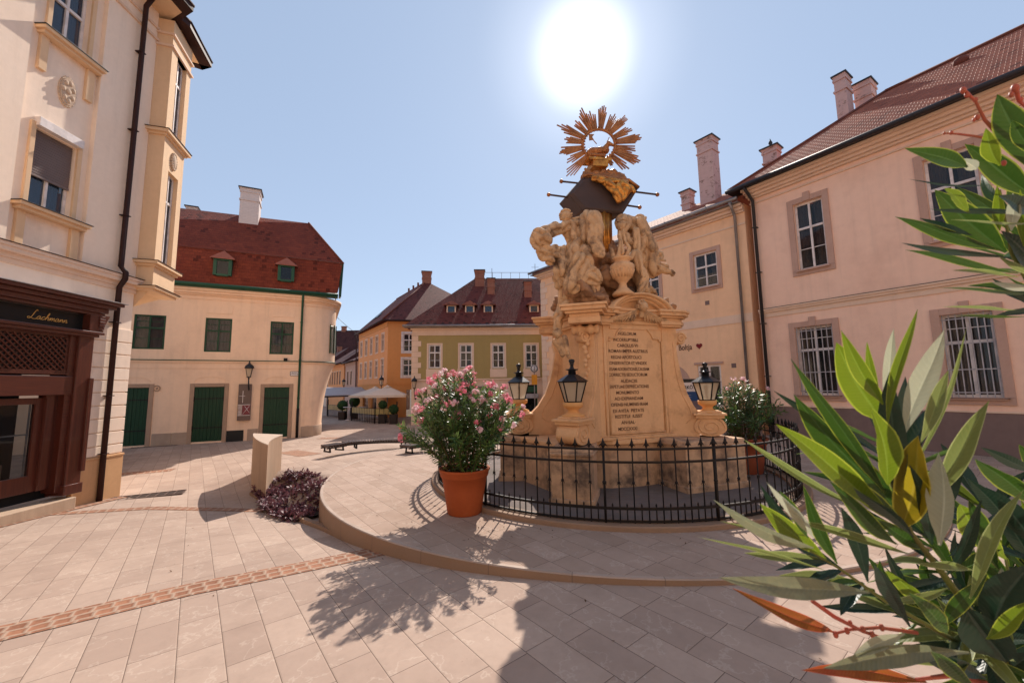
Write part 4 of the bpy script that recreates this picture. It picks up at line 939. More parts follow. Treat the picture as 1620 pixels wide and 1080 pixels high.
q0=Vector((*E,7.75)).lerp(Vector((*C_,7.75)),.25); q1=Vector(Rr).lerp(Vector(A_),.0)
m=MB(); 
for k in (0,1):
    p=q0.lerp(q1,.3)+Vector((0,0,.03)); p+= (Vector((*C_,7.75))-Vector((*E,7.75))).normalized()*k*1.2
    d1=(q1-q0).normalized(); d2=(Vector((*C_,7.75))-Vector((*E,7.75))).normalized(); nn=d1.cross(d2).normalized(); nn= nn if nn.z>0 else -nn
    m.slab([p,p+d2*.8,p+d2*.8+d1*1.1,p+d1*1.1],nn*.08)
O2.part('roof_window',m,M['glass_blue'],of)
# far street houses
def farhouse(name,p,az,L_,ez,rz_,wm,lab,nwin,base=-.7,zw=((2.6,4.2),),dark=True,depth=6):
    B=Bld(name,p,az,base,lab,'building')
    holes=[(x0,x0+.75,a,b) for a,b in zw for x0 in [1.0+(L_-2)*i/nwin for i in range(nwin)]]
    m=MB(); wall(m,0,L_,base,ez,holes,0,.15); m.add([(0,0,base),(0,depth,base),(0,depth,ez),(0,0,ez)],[(0,1,2,3)]); m.add([(L_,0,base),(L_,depth,base),(L_,depth,ez),(L_,0,ez)],[(0,1,2,3)]); m.box(0,L_,-.08,0,ez-.3,ez); m.box(0,L_,-.05,0,2.1,2.2); B.part('wall',m,wm)
    for h in holes:
        m=MB(); m.box(h[0],h[1],.1,.12,h[2],h[3]); w=B.part('pane',m,M['glass_shop']); 
        m=MB(); m.box(h[0]-.08,h[0],-.02,.1,h[2],h[3]).box(h[1],h[1]+.08,-.02,.1,h[2],h[3]).box(h[0]-.08,h[1]+.08,-.03,.1,h[3],h[3]+.1).box((h[0]+h[1])/2-.03,(h[0]+h[1])/2+.03,.06,.1,h[2],h[3]); B.part('window',m,M['trim_light'])
    m=MB(); roofquad(m,[(-.3,-.4,ez),(L_+.3,-.4,ez),(L_-1,depth/2,rz_),(1,depth/2,rz_)]); roofquad(m,[(-.3,depth,ez),(-.3,-.4,ez),(1,depth/2,rz_)]); roofquad(m,[(L_+.3,-.4,ez),(L_+.3,depth,ez),(L_-1,depth/2,rz_)]); m.add([(1,depth/2,rz_),(L_-1,depth/2,rz_),(L_+.3,depth,ez),(-.3,depth,ez)],[(0,1,2,3)])
    f=B.part('roof',m,M['tiles_far']); chimney(B,L_*.5,L_*.5+.8,depth/2-.3,depth/2+.3,rz_-.3,rz_+.8,M['chimney_brick'],f)
    m=MB()
    m.tube([(-.3,-.45,ez),(L_+.3,-.45,ez)],.08,6); B.part('gutter',m,M['brown_metal']); return B
fa=cw+oux*10.8; nin=Vector((oux.y,-oux.x))
# three more along the same street side (x axis towards the camera)
def street(s,inn=0): v=cw+oux*s+nin*inn; return (v.x,v.y)
farhouse('grey_house',street(16.5,.0),146,5.4,4.9,6.6,M['trim_pinkgrey'],'narrow grey house with attic dormers just beyond the orange house',2,zw=((2.4,3.9),))
farhouse('apricot_house',street(27,-.1),146,10.2,5.0,7.4,M['orange_wall'],'low apricot house farther down the side street',5,zw=((2.5,4.1),))
farhouse('pale_street_house',street(44,-.2),146,16.5,5.4,8.0,M['trim_light'],'pale house farthest down the side street',7,zw=((2.6,4.2),))
pb=CAM+ray(546,560)*75
farhouse('dark_roofed_house',(pb.x-9,pb.y),92,14,8.2,13.2,M['trim_light'],'pale house with a dark red roof closing the end of the side street',5,zw=((3,5),(5.8,7.4)))
# ------------------------------------------------------------------ MONUMENT
surf('mon_stone',(.80,.485,.26),.8,(.68,.39,.195),2.2,.9,stain=(.42,.22,.11),stain_pos=(.54,.76),stain_scale=2.6,bs=.5,bd=.006,bscale=35,streak=.35)
surf('mon_statue',(.80,.52,.29),.8,(.44,.255,.13),4.5,1.,stain=(.13,.08,.055),stain_pos=(.49,.66),stain_scale=2.6,bs=.7,bd=.01,bscale=28,streak=.35)
surf('mon_rock',(.46,.25,.13),.85,(.32,.17,.095),3.5,.9,stain=(.1,.065,.05),stain_pos=(.5,.72),stain_scale=2.2,bs=.7,bd=.012,bscale=25,streak=.3)
surf('mon_base',(.64,.42,.26),.85,(.50,.31,.19),2.2,.9,stain=(.12,.085,.065),stain_pos=(.47,.66),stain_scale=2.0,bs=.6,bd=.01,bscale=25,streak=.5)
surf('ark_dark',(.085,.05,.04),.55,(.06,.038,.032),3,.8,bs=.3,bscale=18)
surf('gilt',(.90,.42,.08),.38,(.30,.11,.03),9,.9,metal=.75,bs=.5,bd=.01,bscale=35,spec=.6)
surf('gilt_old',(.60,.25,.08),.45,(.24,.09,.04),5,.9,metal=.45,bs=.3,bd=.005,bscale=35)
surf('inscription',(.12,.06,.035),.8,bs=0)
m_,nt,b_=principled('lamp_glass'); MATS['lamp_glass']=m_; b_.inputs['Base Color'].default_value=(.74,.62,.46,1); b_.inputs['Roughness'].default_value=.35
t=N(nt,'ShaderNodeBsdfTranslucent'); t.inputs[0].default_value=(.85,.75,.6,1); t2=N(nt,'ShaderNodeBsdfTransparent'); mx=N(nt,'ShaderNodeMixShader'); mx.inputs[0].default_value=.5; nt.links.new(b_.outputs[0],mx.inputs[1]); nt.links.new(t.outputs[0],mx.inputs[2])
mx2=N(nt,'ShaderNodeMixShader'); mx2.inputs[0].default_value=.22; nt.links.new(mx.outputs[0],mx2.inputs[1]); nt.links.new(t2.outputs[0],mx2.inputs[2]); nt.links.new(mx2.outputs[0],nt.nodes['Material Output'].inputs[0])
Mo=Bld('monument',(1.47,7.75),72,0.,'tall baroque stone monument with gilded sunburst, angels and Latin inscription inside the railing','monument')
CX=1.06
def mir(f):    # call for both sides
    f(1); f(-1)
def mx_(x,s): return CX+s*(x-CX)
# base
m=MB()
base=[(-1.0,-.05),(.35,.12),(.7,.02),(1.4,.02),(1.75,.12),(3.1,-.05),(3.25,1.9),(-1.1,1.9)]
m.prism([(-.72,.15),(.2,.2),(.45,.07),(.9,.0),(1.25,.0),(1.6,.06),(2.0,.2),(2.85,.15),(3.15,1.95),(-1.05,1.95)],0,.84)
Mo.part('base_wall',m,M['mon_base'],bevel=.02)
L2=(-.51,-.31); L3=(2.54,-.27); L1=Mo.loc((.14,9.05)); L4=(2.98,1.65)
def pier(name,c,d,hl,hw,mat='mon_base'):
    m=MB(); m.obox(c,d,hl,hw,-.02,.82).obox(c,d,hl+.05,hw+.05,.82,.87).obox(c,d,hl+.02,hw+.02,.87,.93,.96); m.obox(c,d,hl+.04,hw+.04,-.02,.12)
    return Mo.part(name,m,M[mat],bevel=.012)
pier('lamp_pier',L2,(-.58,-.81),.44,.34); pier('lamp_pier',(2.22,-.28),(0,1),.47,.70); pier('lamp_pier',L1,(-.9,.3),.42,.36); pier('lamp_pier',L4,(.9,.3),.42,.36)
m=MB(); m.prism([(-.75,.0),(.2,.1),(.45,-.03),(.9,-.1),(1.25,-.1),(1.6,-.03),(2.0,.1),(2.9,.0),(3.2,2.0),(-1.1,2.0)],.84,.93); Mo.part('base_moulding',m,M['mon_stone'],bevel=.02)
# shaft
m=MB()
sh=[(.0,.14),(.14,0),(1.98,0),(2.12,.14),(2.12,1.5),(.0,1.5)]
m.prism(sh,.93,3.22)
m.prism(scale_poly(sh,.05),.93,.99).prism(scale_poly(sh,.025),.99,1.02)
Mo.part('pedestal',m,M['mon_stone'],bevel=.012)
# panel frame with eared arched head
m=MB()
def tubex(pts,r=.022): m.tube([(x,-.012,z) for x,z in pts],r,6)
px0,px1=.42,1.70
fr=[(px0,1.045),(px0,2.86),(px0+.06,2.86),(px0+.06,2.92),(px0+.2,2.92),(px0+.24,3.02),(px0+.34,3.12)]
fr2=[(2*1.06-x,z) for x,z in fr]
tubex(fr); tubex(fr2); tubex([(px0,1.045),(px1,1.045)])
fr3=[(x-.075,z) for x,z in ((px0,1.0),(px0,2.80))]; tubex(fr3,.014); tubex([(2.12-x,z) for x,z in fr3],.014)
Mo.part('panel_frame',m,M['mon_stone'])
for xa,xb in ((.34,.40),(1.72,1.78)):
    m=MB(); m.box(xa,xb,-.02,.02,.95,3.2); Mo.part('pilaster_strip',m,M['mon_stone'],bevel=.006)
INS=[('PANI',520,645,275,0),('ANGELORUM',432,750,370,0),('INCORRUPTIBILI',395,778,465,0),('CAROLUS·VI·',455,785,553,0),('ROMAN·IMPER·AUSTRIUS',325,930,640,0),('REGNI·APOSTOLICI',362,830,735,0),('CONSERVATOR·ET·VINDEX',303,918,825,0),('LAESAM·ADORATIONIS,CAUSAM',285,952,918,0),('CORRECTIS·SEDUCTORUM',325,922,1005,0),('AUDACIIS',510,768,120,1),('PERPETUAE·DEPRECATIONIS',315,948,207,1),('MONUMENTO',442,795,300,1),('AD·EXPIANDAM',415,858,392,1),('OFENSI·NUMINIS·IRAM',362,932,483,1),('EX·AVITA  PIETATE',392,875,580,1),('RESTITUI  IUSSIT',425,855,668,1),('AN·SAL·',520,745,762,1),('MDCCXXXI',475,768,862,1)]
for s_,xa,xb,y,k in INS:
    oy=490 if k==0 else 590; q=.10187
    a=Mo.at(930+xa*q,oy+y*q,-.006); b=Mo.at(930+xb*q,oy+y*q,-.006)
    t=text(s_,.088,M['inscription'],'inscription_line',width=b[0]-a[0],extr=.001,offset=.0012); t.parent=Mo.root; t.location=((a[0]+b[0])/2,-.004,(a[1]+b[1])/2-.0)
# buttresses ending in volutes under the lamps
def butt(c,root,s):
    r0=Vector(root); c=Vector(c); d=(c-r0); Ln=d.length; d.normalize(); n=Vector((-d.y,d.x))
    k=Ln/.6
    prof=[(-.25,.93),(-.25,3.15),(.10,3.15),(.12,2.9),(.09,2.72),(.12,2.4),(.17,2.1),(.24,1.8),(.34,1.55),(.42,1.42)]
    prof=[(x*k if x>0 else x,z) for x,z in prof]
    prof+= [(Ln-.2,1.34),(Ln-.2,.93)]
    P=[r0+d*x for x,_ in prof]
    m=MB(); w=.17
    va=[(p.x+n.x*w,p.y+n.y*w,z) for p,(_,z) in zip(P,prof)]; m.slab(va,(-n.x*2*w,-n.y*2*w,0))
    # incised curve on both cheeks
    for sg in (1,-1):
        cv=[(.04,2.85),(.05,2.4),(.09,2.05),(.16,1.75),(.27,1.5),(.30,1.3),(.2,1.2)]
        m.tube([(r0.x+d.x*x*k+n.x*sg*(w+.002),r0.y+d.y*x*k+n.y*sg*(w+.002),z) for x,z in cv],.014,5)
    Mo.part('scroll_buttress',m,M['mon_stone'],bevel=.01)
    # volute block
    m=MB(); C_=c; pts=[]
    rr=.275; cz=1.12
    vol=[(C_+d*(rr*1.08*math.cos(t)), cz+rr*.88*math.sin(t)*(1 if math.sin(t)>0 else .72)) for t in [2*math.pi*i/28 for i in range(28)]]
    wv=.20
    m.slab([(p.x+n.x*wv,p.y+n.y*wv,z) for p,z in vol],(-n.x*2*wv,-n.y*2*wv,0))
    for sg in (1,-1):
        sp_=[]
        for i in range(50):
            t=i*.26; q=rr*.96*(1-i/56.); sp_.append((C_.x+d.x*q*math.cos(t)+n.x*sg*(wv+.004),C_.y+d.y*q*math.cos(t)+n.y*sg*(wv+.004),cz+q*.84*math.sin(t)*(1 if math.sin(t)>0 else .8)))
        m.tube(sp_,.016,5)
    m.obox((C_.x,C_.y),d,.26,.24,1.30,1.36).obox((C_.x,C_.y),d,.30,.28,1.36,1.40).obox((C_.x,C_.y),d,.22,.2,1.40,1.44)
    v=Mo.part('volute',m,M['mon_stone'],bevel=.006)
for c,r_ in ((L2,(.1,.12)),(L3,(2.02,.1)),(L1,(.05,1.35)),(L4,(2.07,1.35))):
    butt(c,r_,1)
# small volute rolls at the top corners
for sx in (-.06,2.18):
    m=MB(); pts=[]
    for i in range(46):
        t=i*.3; q=.135*(1-i/52.); pts.append((sx+q*math.cos(t)*(1 if sx>1 else -1),-.03,2.93+q*math.sin(t)))
    m.tube(pts,.026,6)
    m.tube([(sx,.2,2.93),(sx,-.03,2.93)],.12,14)
    Mo.part('corner_volute',m,M['mon_stone'])
# scroll cushion on the left diagonal corner, leaf drop
dl=Vector((-.58,-.81)).normalized(); nl=Vector((-dl.y,dl.x)); c0=Vector((.02,.08))
m=MB(); a=c0+dl*.14-nl*.26; b=c0+dl*.14+nl*.26
seg=[a.lerp(b,i/12) for i in range(13)]; m.tube([(p.x,p.y,3.06) for p in seg],[.085,.1,.07,.1,.11,.07,.06,.07,.11,.1,.07,.1,.085],12)
for i in range(14): m.ball((c0.x+dl.x*.12+.04*math.sin(i*2),c0.y+dl.y*.12,2.88-i*.085),.055-.002*i,8,(1,.8,1.1))
Mo.part('cushion_capital',m,M['mon_stone'])
# entablature
ent=[(-.10,-.02),(.02,-.10),(.45,-.10),(.45,0.0),(1.68,0.0),(1.68,-.10),(2.10,-.10),(2.22,-.02),(2.22,1.6),(-.10,1.6)]
m=MB()
for z0,z1,o_ in ((3.16,3.20,.02),(3.20,3.27,.05),(3.27,3.34,.02),(3.34,3.38,.08),(3.38,3.45,.14),(3.45,3.50,.17)): m.prism(scale_poly(ent,o_),z0,z1)
Mo.part('entablature',m,M['mon_stone'],bevel=.008)
for cc,dd in (((.0,.02),(-.58,-.81)),((.0,1.45),(-.8,.5)),((2.12,1.45),(.8,.5))):
    m=MB()
    for z0,z1,o_ in ((3.16,3.27,.0),(3.27,3.34,-.02),(3.34,3.39,.05),(3.39,3.46,.11),(3.46,3.51,.14)): m.obox((cc[0]+dd[0]*.16,cc[1]+dd[1]*.16),dd,.20+o_,.30+o_,z0,z1)
    Mo.part('corner_cornice',m,M['mon_stone'],bevel=.008)
# segmental pediment
m=MB(); n=20
def arch(r0,r1,y0,y1,cz=3.28,cx=1.15,sx=1.17):
    a0=R(14); vs=[]
    for i in range(n+1):
        t=a0+(math.pi-2*a0)*i/n
        for r_ in (r0,r1):
            for y in (y0,y1): vs.append((cx+r_*sx*math.cos(t),y,cz+r_*.80*math.sin(t)))
    fs=[]
    for i in range(n):
        b=4*i; fs+=[(b,b+2,b+6,b+4),(b+1,b+5,b+7,b+3),(b+2,b+3,b+7,b+6),(b,b+4,b+5,b+1)]
    fs+=[(0,1,3,2),(4*n,4*n+2,4*n+3,4*n+1)]
    m.add(vs,fs,None,True)
arch(.50,.56,-.12,.5); arch(.56,.62,-.20,.5); arch(.62,.67,-.26,.5)
Mo.part('arched_pediment',m,M['mon_stone'])
m=MB(); m.prism([(.5,-.02),(1.64,-.02),(1.64,.5),(.5,.5)],3.1,3.3)
pts=[(1.15+.58*math.cos(t),.0,3.28+.42*math.sin(t)) for t in [math.pi*i/16 for i in range(17)]]; m.slab([(x,-.03,z) for x,y,z in pts],(0,.3,0)); Mo.part('tympanum',m,M['mon_stone'])
# --------- sculpture helper: fuse blobs, fold them like carved drapery
def fuse(name,mat,parent,caps,voxel=.03,fold=.02,fscale=7.,fdir=(1,1,.22),smooth=1,loc=(0,0,0),seed=0,lump=.0,axial=True):
    m=MB()
    for cdef in caps:
        p,q,r1,r2=cdef[:4]; sq=cdef[4] if len(cdef)>4 else (1,1,1)
        p=Vector(p);q=Vector(q); k=max(2,int((q-p).length/(max(.015,min(r1,r2))*.55))) if (q-p).length>1e-5 else 1
        for i in range(k+1): t=i/k; m.ball(p.lerp(q,t),r1+(r2-r1)*t,10,sq)
    o=m.build(name,mat,None,recalc=False)
    md=o.modifiers.new('r','REMESH'); md.mode='VOXEL'; md.voxel_size=voxel; md.use_smooth_shade=True
    ms=o.modifiers.new('s','SMOOTH'); ms.iterations=smooth; ms.factor=.5
    bpy.context.view_layer.update()
    me=bpy.data.meshes.new_from_object(o.evaluated_get(bpy.context.evaluated_depsgraph_get()))
    old=o.data; o.modifiers.clear(); o.data=me; bpy.data.meshes.remove(old); me.name=name
    nn=[v.normal.copy() for v in me.vertices]
    segs=[]
    for cdef in caps:
        A_=Vector(cdef[0]); ab=Vector(cdef[1])-A_; ax=ab.normalized() if ab.length>1e-5 else Vector((0,0,1)); s1_=ax.orthogonal().normalized(); segs.append((A_,ab,ab.length_squared,cdef[2],cdef[3],ax,s1_,ax.cross(s1_)))
    for v,nv in zip(me.vertices,nn):
        c=v.co; q=Vector((c.x*fdir[0],c.y*fdir[1],c.z*fdir[2]))*fscale+Vector((seed*7.3,seed*3.1,0))
        w_=noise.noise(Vector((c.x*2.2,c.y*2.2,c.z*2.2+seed)))*1.2
        a=noise.noise(q+Vector((w_,w_*.7,0))); rid=1-min(1,abs(a)*3.2); b=noise.noise(q*2.3+Vector((5,w_,0))); rid2=1-min(1,abs(b)*3.)
        if axial and fold>.012:
            bd=1e9
            for (A_,ab,l2,ra,rb,ax,s1_,s2_) in segs:
                tt=max(0,min(1,(c-A_).dot(ab)/l2)) if l2>1e-8 else 0
                dv=c-(A_+ab*tt); dd_=dv.length/(ra+(rb-ra)*tt)
                if dd_<bd: bd=dd_; best=(dv,ax,s1_,s2_,tt,ra+(rb-ra)*tt,l2)
            dv,ax,s1_,s2_,tt,rr_,l2=best
            an_=math.atan2(dv.dot(s2_),dv.dot(s1_)); k_=max(3,int(rr_/.028))
            ph_=an_*k_/2+1.5*noise.noise(c*3.5+Vector((seed,0,0)))+1.3*math.sin(tt*3+seed)
            fr_=1-abs(math.sin(ph_)); d=fold*1.05*(.55-fr_**1.6)+fold*.16*(rid-.5)+(lump*noise.fractal(c*3.2+Vector((seed,0,0)),.7,2.,4) if lump else 0)
        else: d=fold*1.25*(rid**.7-.55)+fold*.12*(rid2-.4)+(lump*noise.fractal(c*3.2+Vector((seed,0,0)),.7,2.,4) if lump else 0)
        v.co=c+nv*d
    for p in me.polygons: p.use_smooth=True
    me.materials.clear(); me.materials.append(mat)
    o.parent=parent
    return o
def SP(px,py,Y):    # world point at depth Y -> monument local
    w_=atY(px,py,Y); a=Mo.loc((w_.x,w_.y)); return Vector((a[0],a[1],w_.z))
root=Mo.root
# cloud / rock mass on top of the cornice
BULK=1
caps=[]
random.seed(3)
for px,py,Y,r_ in ((905,470,8.0,.22),(925,462,7.9,.24),(945,470,7.95,.22),(890,480,8.1,.18),(950,440,8.3,.30),(930,440,8.3,.25),(960,410,8.7,.36),(960,450,8.7,.42),(985,450,8.9,.42),(1010,460,8.7,.3),(940,470,8.5,.35),(990,420,8.8,.28),(1000,475,8.4,.2),(975,440,8.6,.22)):
    p=SP(px,py,Y); caps.append((p,p,r_,r_))
fuse('cloud_rock',M['mon_rock'],root,caps,.035,.04,4,(1,1,1),seed=1,lump=.16,axial=False)
caps=[]
for px,py,Y,r_ in ((1035,470,8.4,.15),(1048,480,8.4,.15),(1060,488,8.4,.13),(1022,480,8.5,.17),(1040,490,8.4,.12),(1066,494,8.5,.06)):
    p=SP(px,py,Y); caps.append((p,p,r_,r_))
fuse('cloud_rock',M['mon_rock'],root,caps,.024,.03,6,(1,1,1),seed=2,lump=.1,axial=False)
# left angel (kneeling, arm raised to the ark) ------------------------------------------------
Y=8.1
def C(pa,pb,r1,r2,Ya=None,Yb=None,sq=(1,1,1)):
    return (SP(*pa,Ya or Y),SP(*pb,Yb or Ya or Y),r1*1.04,r2*1.04,sq)
body=[C((903,362),(915,385),.17,.19),C((915,385),(905,425),.19,.25,8.1,8.0),C((905,425),(935,440),.24,.19,8.0,7.85),C((890,400),(888,430),.12,.14,8.0,7.9),C((918,415),(905,452),.17,.14,7.8,7.75),C((900,440),(893,482),.16,.10,7.95,7.95),
      C((930,350),(925,380),.16,.17,8.15,8.1),C((903,360),(935,352),.14,.14),C((882,440),(905,455),.07,.12,7.9),C((920,400),(935,455),.16,.14,8.0,7.9),C((888,425),(884,452),.09,.05,7.9),
      C((893,482),(884,500),.10,.07,7.9,7.85),C((884,500),(882,520),.07,.05,7.8,7.75)]
fuse('angel_robe',M['mon_statue'],root,body,.025,.085,5.5,seed=3)
arm=[C((852,372),(862,378),.12,.13,7.75),C((848,378),(853,392),.10,.07,7.75),C((860,396),(878,404),.12,.10,7.8,7.85),C((905,357),(880,362),.095,.10,8.05,7.95),C((880,362),(858,370),.12,.11,7.95,7.85),C((858,370),(850,385),.11,.10,7.85),C((850,385),(862,400),.07,.06,7.8),C((862,402),(878,395),.10,.08,7.8,7.9),C((860,402),(870,410),.10,.09,7.8),C((876,400),(888,422),.07,.08,7.9)]
fuse('windblown_drapery',M['mon_statue'],root,arm,.022,.07,7,(.5,1,1),seed=4)
drop=[C((930,345),(926,378),.14,.10,7.95,7.9),C((940,350),(938,385),.07,.06,7.9),C((910,395),(912,430),.10,.09,7.85),C((926,398),(932,432),.11,.09,7.8),C((936,430),(915,446),.09,.1,7.75)]
fuse('angel_drapery',M['mon_statue'],root,drop,.02,.06,8,seed=5)
def head(name,c,r_,face,tilt=0,hair=True,mat='mon_statue'):
    """small carved head: skull, brow, nose, cheeks, lips, chin and curls; face = facing direction (local)"""
    f=Vector(face).normalized(); up=Vector((0,0,1)); s=f.cross(up).normalized(); up=s.cross(f).normalized()
    c=Vector(c); P=lambda a,b,d: c+s*a*r_+f*b*r_+up*d*r_
    caps=[(P(0,0,.1),P(0,-.1,.1),r_*.95,r_*.95),(P(0,.25,-.35),P(0,.35,-.6),r_*.62,r_*.38),(P(0,.8,.1),P(0,1.05,-.22),r_*.10,r_*.15),(P(-.35,.7,.28),P(.35,.7,.28),r_*.14,r_*.14),(P(-.4,.6,-.2),P(-.4,.6,-.2),r_*.26,r_*.26),(P(.4,.6,-.2),P(.4,.6,-.2),r_*.26,r_*.26),(P(-.15,.85,-.48),P(.15,.85,-.48),r_*.09,r_*.09),(P(0,.72,-.75),P(0,.72,-.75),r_*.17,r_*.17),(P(0,-.1,-.7),P(0,-.25,-1.5),r_*.45,r_*.5)]
    o=fuse(name,M[mat],root,caps,r_*.12,0,seed=1,smooth=1)
    if hair:
        rnd=random.Random(5); hc=[]
        for i in range(46):
            th=rnd.uniform(0,2*math.pi); ph=rnd.uniform(-.45,1.5)
            v=Vector((math.cos(th)*math.cos(ph),math.sin(th)*math.cos(ph),math.sin(ph)))
            if v.dot(Vector((0,1,0)))>.55 and v.z<.75: continue
            p=P(v.x*1.0,v.y*1.0-.08,v.z*1.02+.15); hc.append((p,p,r_*.2,r_*.2))
        h=fuse('hair',M[mat],o,hc,r_*.1,.004,14,(1,1,1),seed=2,smooth=1)
    return o
head('angel_head',SP(895,343,8.0),.128,(-.7,-.6,-.35))
def wing(name,pts,Y,th=.10,seed=1):
    P=[SP(px,py,Y) for px,py,_ in pts]; caps=[]
    for (a,b,w) in zip(P[:-1],P[1:],[q[2] for q in pts]): caps.append((a,b,w,w,(1,.6,1)))
    w=fuse(name,M['mon_statue'],root,caps,.022,.022,13,(1,1,.3),seed=seed); return w
wing('angel_wing',((941,345,.16),(944,360,.17),(941,380,.155),(946,395,.10),(950,401,.07)),7.75,seed=6)
# right angel bowed over the censer ------------------------------------------------
Y=8.5
body=[C((985,352),(1008,360),.14,.17),C((1008,360),(1022,395),.19,.21),C((1022,395),(1030,425),.22,.16),C((1010,380),(1008,410),.15,.14,8.4),C((1000,360),(1012,350),.12,.12,8.6),C((1030,425),(1050,425),.12,.08),C((1050,425),(1064,433),.05,.02),C((1025,412),(1042,405),.11,.08),C((1010,430),(1018,458),.12,.10,8.4,8.3),C((1018,458),(1030,462),.10,.07,8.3)]
fuse('angel_robe',M['mon_statue'],root,body,.025,.085,5.5,seed=7)
dr=[C((990,350),(985,372),.11,.09,8.25,8.2),C((985,372),(996,382),.09,.08,8.2),C((1004,402),(1020,440),.075,.06,8.1,8.05),C((1020,440),(1012,462),.06,.055,8.05),C((1012,350),(1032,392),.07,.09,8.3),C((1006,365),(1010,415),.055,.06,8.15)]
fuse('angel_drapery',M['mon_statue'],root,dr,.02,.055,8,seed=8)
head('angel_head',SP(984,357,8.15),.12,(-.75,-.5,-.6))
fw_=[C((1030,408),(1052,412),.05,.03,8.4),C((1036,418),(1060,428),.05,.025,8.35),C((1030,428),(1056,432),.05,.025,8.4),C((1044,426),(1065,433),.03,.012,8.35)]
fuse('wing_tip',M['mon_statue'],root,fw_,.018,.012,14,(1,1,1),seed=9)
fc=[C((1002,400),(990,412),.05,.04,8.1,8.0),C((990,412),(984,402),.035,.03,8.0),C((984,402),(976,408),.03,.025,7.95)]
fuse('angel_hand',M['mon_statue'],root,fc,.016,.004,seed=2)
# urn with flames and scroll handles
uc=SP(985,445,7.85); 
def urnz(py): return SP(985,py,7.85).z
z=lambda py: urnz(py)
m=MB(); m.lathe([(.20,z(468)),(.22,z(465)),(.15,z(460)),(.09,z(455)),(.07,z(449)),(.11,z(445)),(.16,z(441)),(.215,z(434)),(.24,z(427)),(.245,z(421)),(.23,z(420)),(.22,z(419)),(.16,z(417)),(.15,z(413)),(.20,z(411)),(.205,z(409)),(.12,z(408)),(.0,z(408))],(uc.x,uc.y),24)
for i in range(20):
    t=2*math.pi*i/20; m.tube([(uc.x+.17*math.cos(t),uc.y+.17*math.sin(t),z(440)),(uc.x+.235*math.cos(t),uc.y+.235*math.sin(t),z(428))],.018,5)
Mo.part('urn',m,M['mon_stone'])
fl=[C((984,392),(980,366),.035,.025,7.85),C((990,385),(986,362),.03,.018,7.85),C((978,408),(982,385),.045,.04,7.85),C((982,385),(979,372),.04,.03,7.85),C((990,408),(996,392),.04,.035,7.8),C((996,392),(988,380),.035,.02,7.8),C((970,408),(967,395),.055,.05,7.85),C((986,400),(984,380),.03,.02,7.75),C((999,408),(1004,398),.04,.04,7.85)]
fuse('urn_flames',M['mon_statue'],root,fl,.014,.006,12,seed=3)
# cherub heads with wings
ph=SP(1003,481,7.95); ph.y=-.20; ph.x=1.06+.02
head('cherub_head',(1.14,-.22,3.53),.115,(.15,-1,-.1))
def feathers(name,c,dir_,n=9,L_=.36,mat='mon_statue'):
    m=MB(); rnd=random.Random(2)
    for row in range(3):
        for i in range(n):
            t=i/(n-1); x=c[0]+dir_*(.03+t*L_*(.55+.25*row)); z0=c[2]+.05-.13*t-row*.02
            l=.10+.07*row; a=dir_*(.25+.8*t)
            p=Vector((x,c[1]-.03+row*.016,z0)); q=p+Vector((math.sin(a)*l,-.01,-math.cos(a)*l))
            mid=p.lerp(q,.5)+Vector((0,-.02,0)); m.tube([p,mid,q],[.022,.032,.010],6)
    return Mo.part(name,m,M[mat])
feathers('cherub_wing',(1.18,-.10,3.47),1,10,.44); feathers('cherub_wing',(1.08,-.10,3.47),-1,10,.44)
hc=SP(882,528,7.55); head('cherub_head',hc,.085,(-.5,-1,-.1))
gl=[C((885,538),(890,560),.07,.05,7.6),C((893,535),(900,565),.06,.03,7.6),C((878,540),(888,556),.05,.03,7.6)]
fuse('cherub_drapery',M['mon_statue'],root,gl,.018,.02,14,seed=4)
# the ark ------------------------------------------------
YA=8.9
ac=SP(958,305,YA)
ar=Mo.part
def A(px,py,Y): return SP(px,py,Y)
front=[A(899,307,8.55),A(921,281,8.6),A(994,285,8.5),A(1010,298,8.6),A(985,339,8.5),A(921,333,8.5)]
back=[v+Vector((.12,.75,.12)) for v in front]
ctr=sum(front,Vector())/6; bct=sum(back,Vector())/6
m=MB(); vs=front+[v.lerp(ctr,.12)+Vector((0,-.05,0)) for v in front]+back
m.add(vs,[(0,1,7,6),(1,2,8,7),(2,3,9,8),(3,4,10,9),(4,5,11,10),(5,0,6,11),(6,7,8,9,10,11),(12,17,16,15,14,13)]+[(i,12+i,12+(i+1)%6,(i+1)%6) for i in range(6)])
ark=Mo.part('ark',m,M['ark_dark'],bevel=.015)
m=MB(); tp=[A(921,281,8.55),A(930,278,8.55),A(960,283,8.5),A(994,287,8.48),A(1010,299,8.55)]
m.tube([v+Vector((0,-.02,.02)) for v in tp],.035,6); Mo.part('ark_rim',m,M['gilt_old'],ark)
clo=[C((940,282),(950,284),.06,.06,8.45),C((950,284),(962,290),.06,.07,8.4),C((962,290),(975,305),.08,.085,8.36),C((975,305),(978,318),.085,.05,8.34),C((985,292),(992,300),.09,.09,8.36),C((992,300),(986,310),.09,.07,8.36),C((978,297),(984,314),.09,.05,8.34),C((998,296),(1002,303),.05,.04,8.42),C((965,286),(990,290),.06,.06,8.42)]
fuse('gilded_cloth',M['gilt'],root,clo,.02,.035,11,seed=5)
m=MB(); 
for (a,b) in (((888,287),(925,291)),((868,308),(905,313)),((1040,308),(1000,303)),((1012,328),(992,325))):
    p=A(*a,8.7);q=A(*b,8.7); m2=MB(); m2.tube([p,q],.022,8); m2.ball(p,.042,10,(1,1,1))
    Mo.part('carrying_pole',m2,M['ark_dark'],ark); m3=MB(); m3.ball(p,.046,10); Mo.part('pole_knob',m3,M['gilt_old'],ark)
